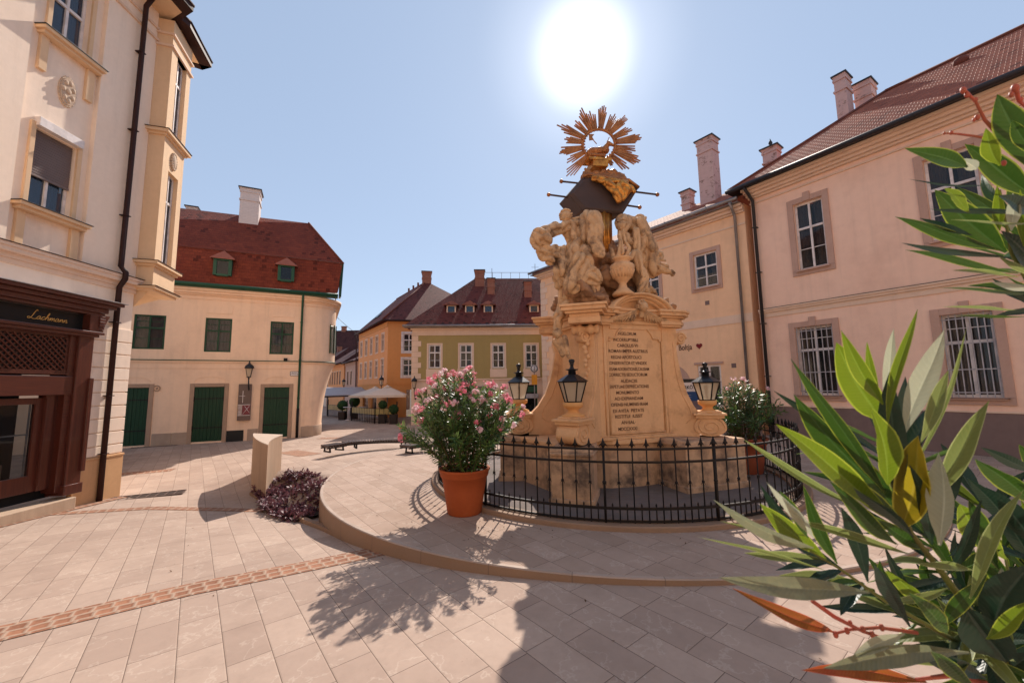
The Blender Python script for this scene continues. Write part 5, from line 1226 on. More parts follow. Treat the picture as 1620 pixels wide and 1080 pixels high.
# cloud base under the lamb, leaf-like lobes
lb=[C((925,278),(945,276),.09,.08,8.8),C((932,272),(926,268),.05,.03,8.8),C((955,275),(970,274),.10,.09,8.8),C((978,277),(988,276),.06,.03,8.8),C((940,280),(985,282),.09,.08,8.85),C((952,262),(953,275),.05,.07,8.85),C((925,281),(985,284),.09,.09,8.75)]
fuse('gilded_cloud',M['gilt_old'],root,lb,.022,.025,9,(1,1,1),seed=6,axial=False)
m=MB(); m.tube([SP(953,330,8.7),SP(953,400,8.6)],[.17,.21],14); 
for i in range(10):
    t=2*math.pi*i/10; p=SP(953,330,8.7);q=SP(953,402,8.6); o_=Vector((math.cos(t)*.16,math.sin(t)*.16,0)); m.tube([p+o_,q+o_*1.1],.045,6)
Mo.part('gilded_column',m,M['gilt'])
# sunburst: ring and rays
rc=SP(947.5,229,8.9)
ex=Vector((math.cos(R(-4)),math.sin(R(-4)),0)); 
# face the square: build in the plane spanned by world x and near-vertical
wx=Vector((Mo.x.x,Mo.y.x,0)).normalized()   # world +x in local coordinates
wz=Vector((0,0,1))
def rp(r_,t,o_=0): return rc+wx*r_*math.cos(t)+wz*r_*math.sin(t)+Vector((0,o_,0))
m=MB(); RI=.385
m.tube([rp(RI,2*math.pi*i/48) for i in range(49)],.035,6)
for i in range(30):
    t=2*math.pi*i/30; m.ball(rp(RI-.035,t,-.02),.02,6); m.ball(rp(RI+.04,t+.1,-.02),.025,6)
ring_=Mo.part('sunburst_ring',m,M['gilt_old'])
m=MB(); rnd=random.Random(11); nb=20
for i in range(nb):
    t0=2*math.pi*(i+.5)/nb+rnd.uniform(-.03,.03); long=(i%2==0); k=rnd.choice((5,6,7)) if long else rnd.choice((4,5))
    if 4.15<t0<5.3: k=4
    Lr=(1.03 if long else .90)*rnd.uniform(.94,1.06)
    if 4.2<t0<5.2: Lr*=.62
    for j in range(k):
        f=(j-(k-1)/2)/k; t=t0+f*.27; l=Lr*(1-.32*abs(f)*rnd.uniform(.6,1.5))*rnd.uniform(.93,1.04)
        ta=t0+f*.20; a=rp(RI+.01,ta); b=rp(l,t); dv=(b-a).normalized(); sd_=dv.cross(Vector((0,1,0))).normalized()
        w0,w1=.021,.012; o_=Vector((0,.012+.006*(j%2),0))
        m.slab([a+sd_*w0-o_,b+sd_*w1-o_,b-sd_*w1-o_,a-sd_*w0-o_],(0,.022,0))
Mo.part('sunburst_rays',m,M['gilt_old'],ring_)
# lamb on the book with banner
lam=[C((936,239),(958,238),.075,.085,8.85),C((956,237),(963,227),.07,.05,8.8),C((963,227),(970,230),.045,.03,8.75),C((932,241),(934,245),.06,.05,8.85),C((938,245),(956,246),.04,.04,8.8),C((961,224),(964,217),.018,.01,8.8)]
fuse('lamb',M['gilt_old'],root,lam,.014,.008,22,(1,1,1),seed=8)
m=MB(); a=SP(932,247,8.7); b=SP(968,250,8.7); m.slab([a,b,b+Vector((0,.35,.02)),a+Vector((0,.35,.02))],(0,0,-.06)); m.slab([a+Vector((.1,0,-.07)),b+Vector((-.1,0,-.07)),b+Vector((-.1,.3,-.1)),a+Vector((.1,.3,-.1))],(0,0,-.14))
Mo.part('book_of_seals',m,M['gilt']); 
m=MB(); m.tube([SP(952,250,8.85),SP(953,276,8.85)],[.06,.05],8); m.tube([SP(944,228,8.8),SP(930,212,8.75)],.01,5); p=SP(932,212,8.75)
m.slab([p,p+Vector((.0,0,-.16)),p+Vector((.12,0,-.12)),p+Vector((.08,0,-.06)),p+Vector((.14,0,.02))],(0,.015,0)); Mo.part('banner',m,M['gilt_old'])
# ------------------------------------------------------------------ lanterns (each stands on its pier)
def make_lantern():
    r=thing('lantern',(0,0,0),'x','lantern',0,'six-sided lanterns on the monument piers')
    n=6
    m=MB(); m.lathe([(.20,0),(.20,.02),(.12,.05),(.085,.09),(.10,.12),(.16,.16),(.17,.17),(.17,.235),(.12,.235)],(0,0),16); m.build('pedestal_cup',M['mon_lamp'],r)
    z0,z1=.24,.58; r0,r1=.135,.235
    def hexp(rr,z,ph=0): return [(rr*math.cos(math.pi/3*i+ph),rr*math.sin(math.pi/3*i+ph),z) for i in range(6)]
    m=MB(); a=hexp(r0,z0);b=hexp(r1,z1)
    for i in range(6): m.tube([a[i],b[i]],.013,4,False)
    m.tube(a+[a[0]],.015,4,False,False); m.tube(b+[b[0]],.016,4,False,False); m.add(hexp(r0,z0-.004)+hexp(r0,z0-.02),[tuple(range(6))[::-1],tuple(range(6,12))]+[(i,(i+1)%6,6+(i+1)%6,6+i) for i in range(6)])
    m.build('frame',M['black_iron'],r)
    m=MB(); a=hexp(r0-.006,z0);b=hexp(r1-.006,z1); m.add(a+b,[(i,(i+1)%6,6+(i+1)%6,6+i) for i in range(6)]); m.build('panes',M['lamp_glass'],r)
    m=MB(); m.tube([(0,0,z0),(0,0,z0+.2)],[.02,.03],8); m.ball((0,0,z0+.23),.04,8,(1,1,1.4)); m.build('bulb',M['white_paint'],r)
    m=MB(); c=[hexp(.265,z1+.004),hexp(.27,z1+.012),hexp(.10,.70),hexp(.10,.705)]
    vs=sum(c,[]); fs=[(k*6+i,k*6+(i+1)%6,(k+1)*6+(i+1)%6,(k+1)*6+i) for k in range(3) for i in range(6)]; m.add(vs,fs+[tuple(range(6))[::-1],tuple(range(18,24))])
    m.lathe([(.07,.70),(.065,.77),(.11,.785),(.11,.795),(.05,.80),(.03,.83),(.028,.87),(.05,.875),(.03,.89),(.045,.91),(.055,.935),(.045,.96),(.0,.972)],(0,0),16)
    m.build('roof',M['lamp_black'],r)
    return r
surf('lamp_black',(.010,.011,.014),.3,(.014,.015,.02),8,bs=.06,spec=.35); surf('mon_lamp',(.74,.38,.14),.8,(.66,.33,.12),4,.8,bs=.3)
lan=make_lantern()
def place(o,x,y,z,rz,s,lab): o.location=(x,y,z); o.rotation_euler=(0,0,rz); o.scale=(s,s,s); o['label']=lab
l2=copy_tree(lan); l3=copy_tree(lan); l4=copy_tree(lan)
wl=Mo.wor(*L1); place(lan,wl[0],wl[1],1.44,R(90+0),1.08,'black lantern with pale glass partly behind the pink oleander blossom')
wl=Mo.wor(*L2); place(l2,wl[0],wl[1],1.44,R(90+12),1.06,'black lantern on the front pier just left of the inscription panel')
wl=Mo.wor(*L3); place(l3,wl[0],wl[1],1.40,R(90-26+30),1.05,'black lantern with cream glass on the scroll pier right of the inscription')
wl=Mo.wor(*L4); place(l4,wl[0],wl[1],1.44,R(30),1.06,'lantern on the rear pier hidden behind the monument')
# ------------------------------------------------------------------ round railing
FC=(2.07,9.55); FR=3.75
fr_=thing('iron_railing',(FC[0],FC[1],0),'round black wrought-iron railing with spear points enclosing the monument','railing')
ku=MB(); ku.lathe([(FR-.16,-.02),(FR-.16,.075),(FR+.13,.075),(FR+.145,.06),(FR+.145,-.02)],FC,120,False,nocap=True); ko=ku.build('railing_kerb',M['kerb_stone'])
ko['kind']='structure'
iy=MB(); iy.v=[(FC[0]+(FR-.14)*math.cos(2*math.pi*i/64),FC[1]+(FR-.14)*math.sin(2*math.pi*i/64),.02) for i in range(64)]; iy.f=[tuple(range(64))]; iy.uv=[None]; iy.sm=[False]
surf('old_paving',(.20,.16,.14),.9,(.14,.11,.10),1.2,.9,stain=(.10,.08,.06),stain_pos=(.5,.7),bs=.8,bd=.02,bscale=9)
o=iy.build('railing_yard',M['old_paving'],recalc=False); o['kind']='structure'
def ringrail(z,w,h,name):
    m=MB(); m.lathe([(FR-w/2,z-h/2),(FR-w/2,z+h/2),(FR+w/2,z+h/2),(FR+w/2,z-h/2),(FR-w/2,z-h/2)],(0,0),120,False); m.build(name,M['black_iron'],fr_)
ringrail(1.08,.035,.03,'top_rail'); ringrail(.90,.035,.03,'middle_rail'); ringrail(.27,.035,.035,'bottom_rail'); ringrail(.10,.03,.03,'foot_rail')
def picket_mb(short=False,post=False):
    m=MB()
    if short: m.tube([(0,0,.08),(0,0,.30)],.010,6); m.tube([(0,0,.30),(0,0,.315),(0,0,.345)],[.012,.014,.002],6); return m
    r_=.024 if post else .010; z1=1.12
    m.tube([(0,0,.06 if not post else .0),(0,0,z1)],r_,6 if not post else 4)
    s=2. if post else 1.45
    m.tube([(0,0,z1-.01),(0,0,z1+.015),(0,0,z1+.05),(0,0,z1+.12)],[.010*s,.018*s,.014*s,.001],6)
    for sx in (-1,1):
        m.tube([(0,0,z1+.045),(sx*.018*s,0,z1+.025),(sx*.034*s,0,z1-.005*s)],[.007*s,.007*s,.001],4)
        m.tube([(0,0,.62),(sx*.02,0,.60),(sx*.034,0,.575)],[.006,.006,.001],4)
    m.ball((0,0,.62),.016*s,6)
    return m
npk=118; pk=picket_mb(); po=picket_mb(post=True); sh_=picket_mb(short=True)
me_p=me_o=me_s=None
rest=MB(); rests=MB()
items=[]
for i in range(npk):
    t=2*math.pi*i/npk - math.pi/2 + .055; items.append((t,i))
order=sorted(items,key=lambda q: FR*math.sin(q[0]))
front=set(i for _,i in order[:100])
for t,i in items:
    x,y=FR*math.cos(t),FR*math.sin(t)
    post=(i%10==3)
    if post:
        if me_o is None: o=po.build('post',M['black_iron'],fr_); me_o=o
        else: o=me_o.copy(); COL.objects.link(o); o.parent=fr_
    elif i in front:
        if me_p is None: o=pk.build('picket',M['black_iron'],fr_); me_p=o
        else: o=me_p.copy(); COL.objects.link(o); o.parent=fr_
    else:
        c_,s_=math.cos(t+math.pi/2),math.sin(t+math.pi/2); rest.add([(x+a*c_-b*s_,y+a*s_+b*c_,c) for a,b,c in pk.v],pk.f,None,True); o=None
    if o: o.location=(x,y,0); o.rotation_euler=(0,0,t+math.pi/2)
    t2=t+math.pi/npk; x,y=FR*math.cos(t2),FR*math.sin(t2)
    if i in front:
        if me_s is None: o=sh_.build('short_picket',M['black_iron'],fr_); me_s=o
        else: o=me_s.copy(); COL.objects.link(o); o.parent=fr_
        o.location=(x,y,0)
    else: rests.add([(x+a,y+b,c) for a,b,c in sh_.v],sh_.f,None,True)
o=rest.build('rear_pickets',M['black_iron'],fr_); o['kind']='stuff'; o=rests.build('rear_short_pickets',M['black_iron'],fr_); o['kind']='stuff'
# ------------------------------------------------------------------ PLANTS
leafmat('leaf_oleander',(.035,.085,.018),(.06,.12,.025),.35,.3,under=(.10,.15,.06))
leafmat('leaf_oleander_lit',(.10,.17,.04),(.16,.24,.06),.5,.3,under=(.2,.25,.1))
leafmat('petal_pink',(.72,.16,.22),(.80,.30,.34),.45,.6); leafmat('petal_pale',(.85,.45,.48),(.88,.56,.56),.45,.6)
leafmat('petal_rose',(.80,.22,.28),(.85,.38,.40),.45,.6)
leafmat('leaf_purple',(.085,.022,.03),(.17,.055,.07),.2,.55,under=(.2,.1,.11))
surf('stem_brown',(.12,.09,.04),.7,(.08,.05,.03),5); surf('terracotta',(.40,.088,.022),.75,(.32,.066,.017),2.5,.8,stain=(.52,.30,.20),stain_pos=(.62,.8),bs=.3,bscale=30,streak=.3)
surf('terracotta_dark',(.26,.06,.03),.75,(.27,.07,.03),2.5,.8,bs=.3)
def leafblade(m,p,d,nrm,L_,w,bend=.15,seg=4,uvw=True,mi=None,fold=.12,prof=None):
    """lanceolate leaf: base p, direction d, face normal nrm; bends away from the normal"""
    d=d.normalized(); s=d.cross(nrm).normalized(); n=s.cross(d).normalized()
    pr=prof or (0.10,.75,1.,.72,.0)
    k=len(pr)-1; vs=[];uv=[]
    for i,a in enumerate(pr):
        t=i/k; c=p+d*(L_*t)-n*(bend*L_*t*t); ww=w*.5*a
        vs+= [c-s*ww+n*(fold*ww),c-n*0,c+s*ww+n*(fold*ww)]; uv+=[(0,t*L_),(.5,t*L_),(1,t*L_)]
    fs=[]
    for i in range(k):
        b=3*i; fs+=[(b,b+1,b+4,b+3),(b+1,b+2,b+5,b+4)]
    m.add(vs,fs,[[uv[q] for q in f] for f in fs],True)
def rvec(rnd): 
    while True:
        v=Vector((rnd.uniform(-1,1),rnd.uniform(-1,1),rnd.uniform(-1,1)))
        if .1<v.length<1: return v.normalized()
def oleander(name,loc,label,rx,rz0,rz1,nst,seed,flowers,fcol=('petal_pink','petal_pink','petal_rose','petal_pale'),LF=.125,lw_=.022,wh=15,group=None,lit=.25,bud=True):
    """fan of stems from a pot; whorled narrow leaves; flower heads at the outer tips"""
    rnd=random.Random(seed); T=thing(name,loc,label,'shrub',0,group)
    st=MB(); lf=MB(); lf2=MB(); tips=[]
    for i in range(nst):
        a=2*math.pi*(i+rnd.random())/nst*1.618*3; rr=math.sqrt((i+.5)/nst)
        top=rz0+(rz1-rz0)*(1-.62*rr**2.6)*rnd.uniform(.86,1.03)
        ex=rx*rr*rnd.uniform(.85,1.05)
        b=Vector((.2*rr*math.cos(a),.2*rr*math.sin(a),rz0-.12)); e=Vector((ex*math.cos(a),ex*math.sin(a)*.9,top))
        mid=b.lerp(e,.5)+Vector((-.05*ex*math.cos(a),-.05*ex*math.sin(a),.12+.12*rr))
        pts=[b,b.lerp(mid,.5)+Vector((0,0,.03)),mid,mid.lerp(e,.55)+Vector((0,0,.03)),e]
        pts=[(1-t)**2*b+2*t*(1-t)*mid+t*t*e for t in [k/7 for k in range(8)]]
        st.tube(pts,[.011-.0012*k for k in range(8)],4,True,False)
        branches=[(pts,.16 if rr>.6 else .3,1)]
        for bb in range(rnd.choice((2,3,3))):
            t=rnd.uniform(.35,.8); k=int(t*7); o=pts[k]; dr=(pts[k+1]-pts[k]).normalized(); sv=rvec(rnd); sv.z=abs(sv.z)*.5; dd=(dr*.7+sv*.75+Vector((o.x,o.y,0))*.35).normalized(); l=rnd.uniform(.22,.42)*(rz1-rz0)/1.6
            q=[o,o+dd*l*.5,o+dd*l+Vector((0,0,.03))]; st.tube(q,[.006,.004,.003],4,True,False); branches.append((q,.25,0))
        for bp,t0,mainb in branches:
            Ls=sum((bp[k+1]-bp[k]).length for k in range(len(bp)-1)); nw=max(3,int(Ls*(1-t0)*wh))
            for wv in range(nw):
                t=t0+(1-t0)*(wv+rnd.random()*.6)/nw; t=min(t,.999); f=t*(len(bp)-1); k=int(f); o=bp[k].lerp(bp[k+1],f-k); dr=(bp[k+1]-bp[k]).normalized()
                a0=rnd.uniform(0,6.3); nl=rnd.choice((3,3,4))
                if t>.9: nl=5
                for j in range(nl):
                    s1=dr.orthogonal().normalized(); s2=dr.cross(s1); an=a0+2*math.pi*j/nl; rad=s1*math.cos(an)+s2*math.sin(an)
                    up=.55+.5*t; d=(rad*.9+dr*up+Vector((0,0,-.35+.3*t))+rvec(rnd)*.18).normalized()
                    L_=LF*rnd.uniform(.65,1.15)*(1.05-.25*(t>.9)); nr=(dr-rad*.3+rvec(rnd)*.35).normalized()
                    if abs(nr.dot(d))>.95: nr=rvec(rnd)
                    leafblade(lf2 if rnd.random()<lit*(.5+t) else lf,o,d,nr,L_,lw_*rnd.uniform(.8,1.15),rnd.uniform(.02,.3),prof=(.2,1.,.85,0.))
            tips.append((bp[-1],(bp[-1]-bp[-2]).normalized()))
    st.build('stems',M['stem_brown'],T); lf.build('foliage',M['leaf_oleander'],T,recalc=False); lf2.build('foliage',M['leaf_oleander_lit'],T,recalc=False)
    if flowers:
        tips.sort(key=lambda q:-(q[0].z*1.0+ .35*q[0].xy.length - .1*q[0].y)+rnd.uniform(-.25,.25))
        for o,dr in tips[:flowers]:
            m=MB(); c0=o+dr*.03; rad=rnd.uniform(.04,.085); nf=int(rnd.uniform(6,16)*rad/.06)
            for f in range(nf):
                v=(dr*.8+rvec(rnd)).normalized(); c=c0+v*rad*rnd.uniform(.6,1.1); r_=rnd.uniform(.016,.024)
                s1=v.orthogonal().normalized(); s2=v.cross(s1); a0=rnd.uniform(0,6)
                for j in range(5):
                    an=a0+j*2*math.pi/5; rd=s1*math.cos(an)+s2*math.sin(an); tg=s2*math.cos(an)-s1*math.sin(an)
                    q=[c,c+rd*r_*.8+tg*r_*.5+v*r_*.35,c+rd*r_*1.3+v*r_*.3,c+rd*r_*.8-tg*r_*.5+v*r_*.35]
                    m.add(q,[(0,1,2,3)],[[(.5,.0),(.2,.02),(.5,.04),(.8,.02)]],True)
                m.tube([o,c],[.002,.003],3,True,False)
            m.build('flower_head',M[rnd.choice(fcol)],T,recalc=False)
    return T
def pot(loc,label,r0,r1,h,mat,group=None):
    T=thing('terracotta_pot',loc,label,'plant pot',0,group)
    m=MB(); m.lathe([(r0*.96,0),(r0,.015),(r0+(r1-r0)*.45,h*.5),(r0+(r1-r0)*.47,h*.52),(r0+(r1-r0)*.8,h*.80),(r1*.97,h*.805),(r1*.99,h*.83),(r1*1.0,h*.84),(r1*1.03,h*.93),(r1*1.07,h*.95),(r1*1.075,h*.99),(r1*1.05,h),(r1*.96,h*.99),(r1*.93,h*.9)],(0,0),48,nocap=True); m.build('body',M[mat],T)
    m=MB(); m.lathe([(r1*.94,h*.86),(r1*.93,h*.90),(0,h*.94)],(0,0),32,nocap=True); m.build('soil',M['soil'],T)
    return T
P0=gz(731,812,0); P0=Vector((-.80,6.68,0))
pot((P0.x,P0.y,.003),'large terracotta pot in front of the monument railing holding the pink oleander',.275,.385,.70,'terracotta')
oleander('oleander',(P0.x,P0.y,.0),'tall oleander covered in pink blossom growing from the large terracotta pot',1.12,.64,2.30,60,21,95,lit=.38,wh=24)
P1=Vector((5.35,9.35,0)); P1=gz(1190,752,0)*1.0
pot((P1.x+.05,P1.y+.3,.003),'terracotta pot behind the railing on the right of the monument',.33,.45,.78,'terracotta_dark')
oleander('oleander',(P1.x+.05,P1.y+.3,0),'dark oleander with few pale flowers behind the railing right of the monument',1.0,.75,2.05,40,5,4,fcol=('petal_pale',),LF=.15,lw_=.026,wh=13,lit=.06)
# purple bed ------------------------------------------------
bed=[(-6.4,10.2),(-4.9,8.25),(-4.05,7.7),(-3.85,8.3),(-4.33,9.4),(-4.75,9.95),(-5.9,10.6)]
def inpoly(x,y,P):
    c=False;j=len(P)-1
    for i in range(len(P)):
        if (P[i][1]>y)!=(P[j][1]>y) and x<(P[j][0]-P[i][0])*(y-P[i][1])/(P[j][1]-P[i][1])+P[i][0]: c=not c
        j=i
    return c
rnd=random.Random(4); m=MB(); so_=MB(); cnt=0
while cnt<560:
    x=rnd.uniform(-6.5,-3.8); y=rnd.uniform(7.8,10.7)
    if not inpoly(x,y,bed): continue
    cnt+=1; z=max(zg(x,y),-.40)+.01+.09*noise.noise(Vector((x*2.2,y*2.2,0)))+rnd.uniform(-.03,.06)
    for k in range(13):
        v=rvec(rnd); v.z=abs(v.z)*.9+.05; v.normalize(); n_=(Vector((0,0,1))+rvec(rnd)*.8).normalized()
        if abs(n_.dot(v))>.9: continue
        leafblade(m,Vector((x,y,z-.05))+v*rnd.uniform(0,.09),v,n_,rnd.uniform(.05,.095),rnd.uniform(.035,.055),rnd.uniform(0,.4),prof=(.5,1.,.8,.0))
    so_.tube([(x,y,z-.4),(x+rnd.uniform(-.04,.04),y+rnd.uniform(-.04,.04),z)],.005,3,True,False)
T=thing('purple_plants',(0,0,0),'low dark purple leafy planting beside the curved terrace kerb','plants'); 
m.build('foliage',M['leaf_purple'],T,recalc=False); so_.build('stems',M['stem_brown'],T)
tag(T,kind='stuff')
# ------------------------------------------------------------------ foreground oleander branches
BACKLIT_RIM=(.40,.46,.06)  # yellow edge colour that imitates sun shining through the leaf margin
leafmat('fl_green',(.022,.058,.006),(.038,.08,.010),.32,.42,rim=BACKLIT_RIM,under=(.10,.17,.05))
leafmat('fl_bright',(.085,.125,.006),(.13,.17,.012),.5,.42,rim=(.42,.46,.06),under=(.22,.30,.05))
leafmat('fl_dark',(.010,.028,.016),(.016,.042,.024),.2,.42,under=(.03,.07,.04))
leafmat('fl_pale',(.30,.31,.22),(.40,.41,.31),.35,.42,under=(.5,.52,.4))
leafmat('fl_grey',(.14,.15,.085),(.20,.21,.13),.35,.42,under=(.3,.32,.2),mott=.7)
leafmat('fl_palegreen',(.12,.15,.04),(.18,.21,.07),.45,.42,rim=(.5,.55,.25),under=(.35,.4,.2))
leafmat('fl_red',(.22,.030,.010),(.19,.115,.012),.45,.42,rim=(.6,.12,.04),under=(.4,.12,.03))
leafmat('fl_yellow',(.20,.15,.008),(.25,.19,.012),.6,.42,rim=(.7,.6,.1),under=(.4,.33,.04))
surf('twig_red',(.42,.07,.045),.5,(.30,.09,.05),20,bs=.1); surf('twig_green',(.14,.17,.03),.5,(.11,.10,.03),12,bs=.1)
FG={}
def bigleaf(m,a,b,n,W,bend,curl,twist,pr,rnd_=None):
    """broad leaf with a sunk midrib, curled edges, a bend along its length and a slight twist"""
    d=(b-a); L_=d.length; d.normalize(); s=d.cross(n).normalized(); n=s.cross(d).normalized(); k=len(pr)-1; vs=[];uv=[]
    xs_=(-1,-.6,-.12,0,.12,.6,1)
    for i,w in enumerate(pr):
        t=i/k; q=Matrix.Rotation(twist*(t-.3),3,d); ss=q@s; nn=q@n
        c=a+d*(L_*t)+n*(bend*L_*math.sin(math.pi*t)*.5); 
        side=math.sin(t*5+W*900)*.012*L_
        c=c+s*side
        for x in xs_:
            h=(curl*abs(x)**1.6-(.10 if abs(x)<.05 else 0))*W*.5*w+ .03*W*math.sin(t*23+x*4)*abs(x)
            vs.append(c+ss*(x*W*.5*w)+nn*h); uv.append((.5+x*.5,t*L_))
    K=len(xs_); fs=[(i*K+j,i*K+j+1,(i+1)*K+j+1,(i+1)*K+j) for i in range(k) for j in range(K-1)]
    m.add(vs,fs,[[uv[q] for q in f] for f in fs],True)
PRN=(.10,.22,.40,.58,.74,.87,.96,1.,.98,.91,.80,.64,.45,.24,.0); PRF=(.12,.34,.58,.78,.91,.98,1.,1.,.98,.93,.84,.70,.52,.28,.0)
frnd=random.Random(77)
def fg(mat,base,tip,w,D0=.5,D1=.46,bend=.05,roll=0,full=0):
    """one leaf between two sight lines at real distances, width in pixels of the 1620 px photo"""
    a=CAM+ray(*base)*D0; b=CAM+ray(*tip)*D1; d=(b-a).normalized(); v=(CAM-(a+b)/2).normalized()
    n=(v-d*v.dot(d)).normalized(); n=(Matrix.Rotation(roll,3,d)@n)
    W=w/FPX*(D0+D1)/2*.78/max(.35,math.cos(roll))
    bigleaf(FG.setdefault(mat,MB()),a,b,n,W,frnd.uniform(-.10,.14),frnd.uniform(.15,.6),frnd.uniform(-.9,.9),PRF if full else PRN)
def shoot(pts,n,ln,wd,mats,spread=.75,seed=1,t0=0.):
    """whorled leaves along a stem given as sight-line points"""
    r_=random.Random(seed); P=[CAM+ray(x,y)*D for x,y,D in pts]
    for i in range(n):
        t=t0+(1-t0)*(i+r_.random())/n; f=t*(len(P)-1); k=min(int(f),len(P)-2); o=P[k].lerp(P[k+1],f-k); dr=(P[k]-P[k+1]).normalized()
        for j in range(3):
            s1=dr.orthogonal().normalized(); an=r_.uniform(0,6.3); rad=Matrix.Rotation(an,3,dr)@s1
            if rad.dot((CAM-o).normalized())>.45: continue
            L_=ln*r_.uniform(.7,1.15); d=(dr*r_.uniform(.5,1.1)+rad*spread*r_.uniform(.6,1.2)+Vector((0,0,-.12))).normalized()
            nn=(dr-rad*.4+rvec(r_)*.5); nn=(nn-d*nn.dot(d)).normalized()
            bigleaf(FG.setdefault(r_.choice(mats),MB()),o,o+d*L_,nn,wd*r_.uniform(.8,1.2),r_.uniform(-.05,.2),r_.uniform(.1,.6),r_.uniform(-1,1),PRN)
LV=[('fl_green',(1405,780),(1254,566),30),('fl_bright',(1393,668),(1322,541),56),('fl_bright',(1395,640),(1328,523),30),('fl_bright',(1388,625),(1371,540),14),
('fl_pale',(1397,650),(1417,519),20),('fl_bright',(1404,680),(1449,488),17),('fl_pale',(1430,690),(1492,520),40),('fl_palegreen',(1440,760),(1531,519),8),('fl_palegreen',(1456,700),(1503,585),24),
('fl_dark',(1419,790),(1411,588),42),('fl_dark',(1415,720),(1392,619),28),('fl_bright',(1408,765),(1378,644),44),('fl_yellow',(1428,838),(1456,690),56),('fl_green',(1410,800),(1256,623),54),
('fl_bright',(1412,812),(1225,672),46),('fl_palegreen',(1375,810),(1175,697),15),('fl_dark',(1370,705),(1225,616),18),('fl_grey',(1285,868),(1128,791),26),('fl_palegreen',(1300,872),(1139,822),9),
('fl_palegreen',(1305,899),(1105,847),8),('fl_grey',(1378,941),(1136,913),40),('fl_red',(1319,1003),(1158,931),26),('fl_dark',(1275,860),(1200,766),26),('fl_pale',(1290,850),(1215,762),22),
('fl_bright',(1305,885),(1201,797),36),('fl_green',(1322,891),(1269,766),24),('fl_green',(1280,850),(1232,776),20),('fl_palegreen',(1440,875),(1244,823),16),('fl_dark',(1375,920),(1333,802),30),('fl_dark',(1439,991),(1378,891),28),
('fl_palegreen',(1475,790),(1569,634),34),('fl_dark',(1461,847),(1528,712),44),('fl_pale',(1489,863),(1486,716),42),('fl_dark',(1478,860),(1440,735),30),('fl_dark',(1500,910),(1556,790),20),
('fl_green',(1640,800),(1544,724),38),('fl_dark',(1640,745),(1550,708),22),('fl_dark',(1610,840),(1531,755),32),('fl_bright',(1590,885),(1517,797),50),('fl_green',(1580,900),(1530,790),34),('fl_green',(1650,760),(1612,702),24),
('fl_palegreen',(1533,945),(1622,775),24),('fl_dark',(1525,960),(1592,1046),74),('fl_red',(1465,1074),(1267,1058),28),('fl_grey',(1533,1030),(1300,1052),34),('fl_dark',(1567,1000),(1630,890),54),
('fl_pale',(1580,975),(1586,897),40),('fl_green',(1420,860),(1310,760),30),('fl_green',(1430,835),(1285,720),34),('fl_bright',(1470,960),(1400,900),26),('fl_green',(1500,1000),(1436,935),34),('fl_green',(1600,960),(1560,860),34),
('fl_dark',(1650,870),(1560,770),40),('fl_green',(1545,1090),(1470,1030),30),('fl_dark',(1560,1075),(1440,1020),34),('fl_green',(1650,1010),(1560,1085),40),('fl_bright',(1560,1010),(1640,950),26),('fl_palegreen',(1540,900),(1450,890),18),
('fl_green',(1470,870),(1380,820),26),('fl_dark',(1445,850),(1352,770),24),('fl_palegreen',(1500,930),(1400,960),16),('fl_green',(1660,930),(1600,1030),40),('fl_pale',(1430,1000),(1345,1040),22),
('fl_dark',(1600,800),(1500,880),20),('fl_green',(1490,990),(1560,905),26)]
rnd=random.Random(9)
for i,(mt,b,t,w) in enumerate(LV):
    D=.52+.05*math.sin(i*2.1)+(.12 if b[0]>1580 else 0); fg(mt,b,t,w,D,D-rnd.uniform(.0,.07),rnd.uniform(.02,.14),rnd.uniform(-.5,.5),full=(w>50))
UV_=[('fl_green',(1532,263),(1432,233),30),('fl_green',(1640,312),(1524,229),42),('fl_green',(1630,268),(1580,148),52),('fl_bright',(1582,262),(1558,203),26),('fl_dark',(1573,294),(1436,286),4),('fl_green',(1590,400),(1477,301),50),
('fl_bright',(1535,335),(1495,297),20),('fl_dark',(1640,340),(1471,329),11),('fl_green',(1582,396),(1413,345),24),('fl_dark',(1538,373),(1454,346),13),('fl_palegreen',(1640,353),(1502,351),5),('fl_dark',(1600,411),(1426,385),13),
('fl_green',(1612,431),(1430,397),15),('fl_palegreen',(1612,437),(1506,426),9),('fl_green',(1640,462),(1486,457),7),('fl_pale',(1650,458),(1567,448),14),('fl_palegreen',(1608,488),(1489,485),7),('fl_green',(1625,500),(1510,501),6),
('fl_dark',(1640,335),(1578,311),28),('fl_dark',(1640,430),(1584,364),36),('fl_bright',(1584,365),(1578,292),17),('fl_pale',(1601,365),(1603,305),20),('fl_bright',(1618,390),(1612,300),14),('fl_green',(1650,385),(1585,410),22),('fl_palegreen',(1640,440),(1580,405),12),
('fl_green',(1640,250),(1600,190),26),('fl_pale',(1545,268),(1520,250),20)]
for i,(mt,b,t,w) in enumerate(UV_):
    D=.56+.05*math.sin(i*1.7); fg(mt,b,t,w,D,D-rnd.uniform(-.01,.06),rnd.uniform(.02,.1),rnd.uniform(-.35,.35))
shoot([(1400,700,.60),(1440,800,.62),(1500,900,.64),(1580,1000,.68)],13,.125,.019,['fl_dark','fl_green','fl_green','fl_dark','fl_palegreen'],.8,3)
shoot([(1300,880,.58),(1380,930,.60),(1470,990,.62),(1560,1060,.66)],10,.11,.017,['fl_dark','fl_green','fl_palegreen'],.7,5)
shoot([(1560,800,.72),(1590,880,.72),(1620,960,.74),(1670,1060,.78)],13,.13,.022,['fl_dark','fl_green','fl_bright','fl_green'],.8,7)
shoot([(1480,940,.66),(1540,990,.68),(1600,1050,.7),(1660,1110,.74)],12,.12,.02,['fl_dark','fl_green','fl_dark'],.9,9)
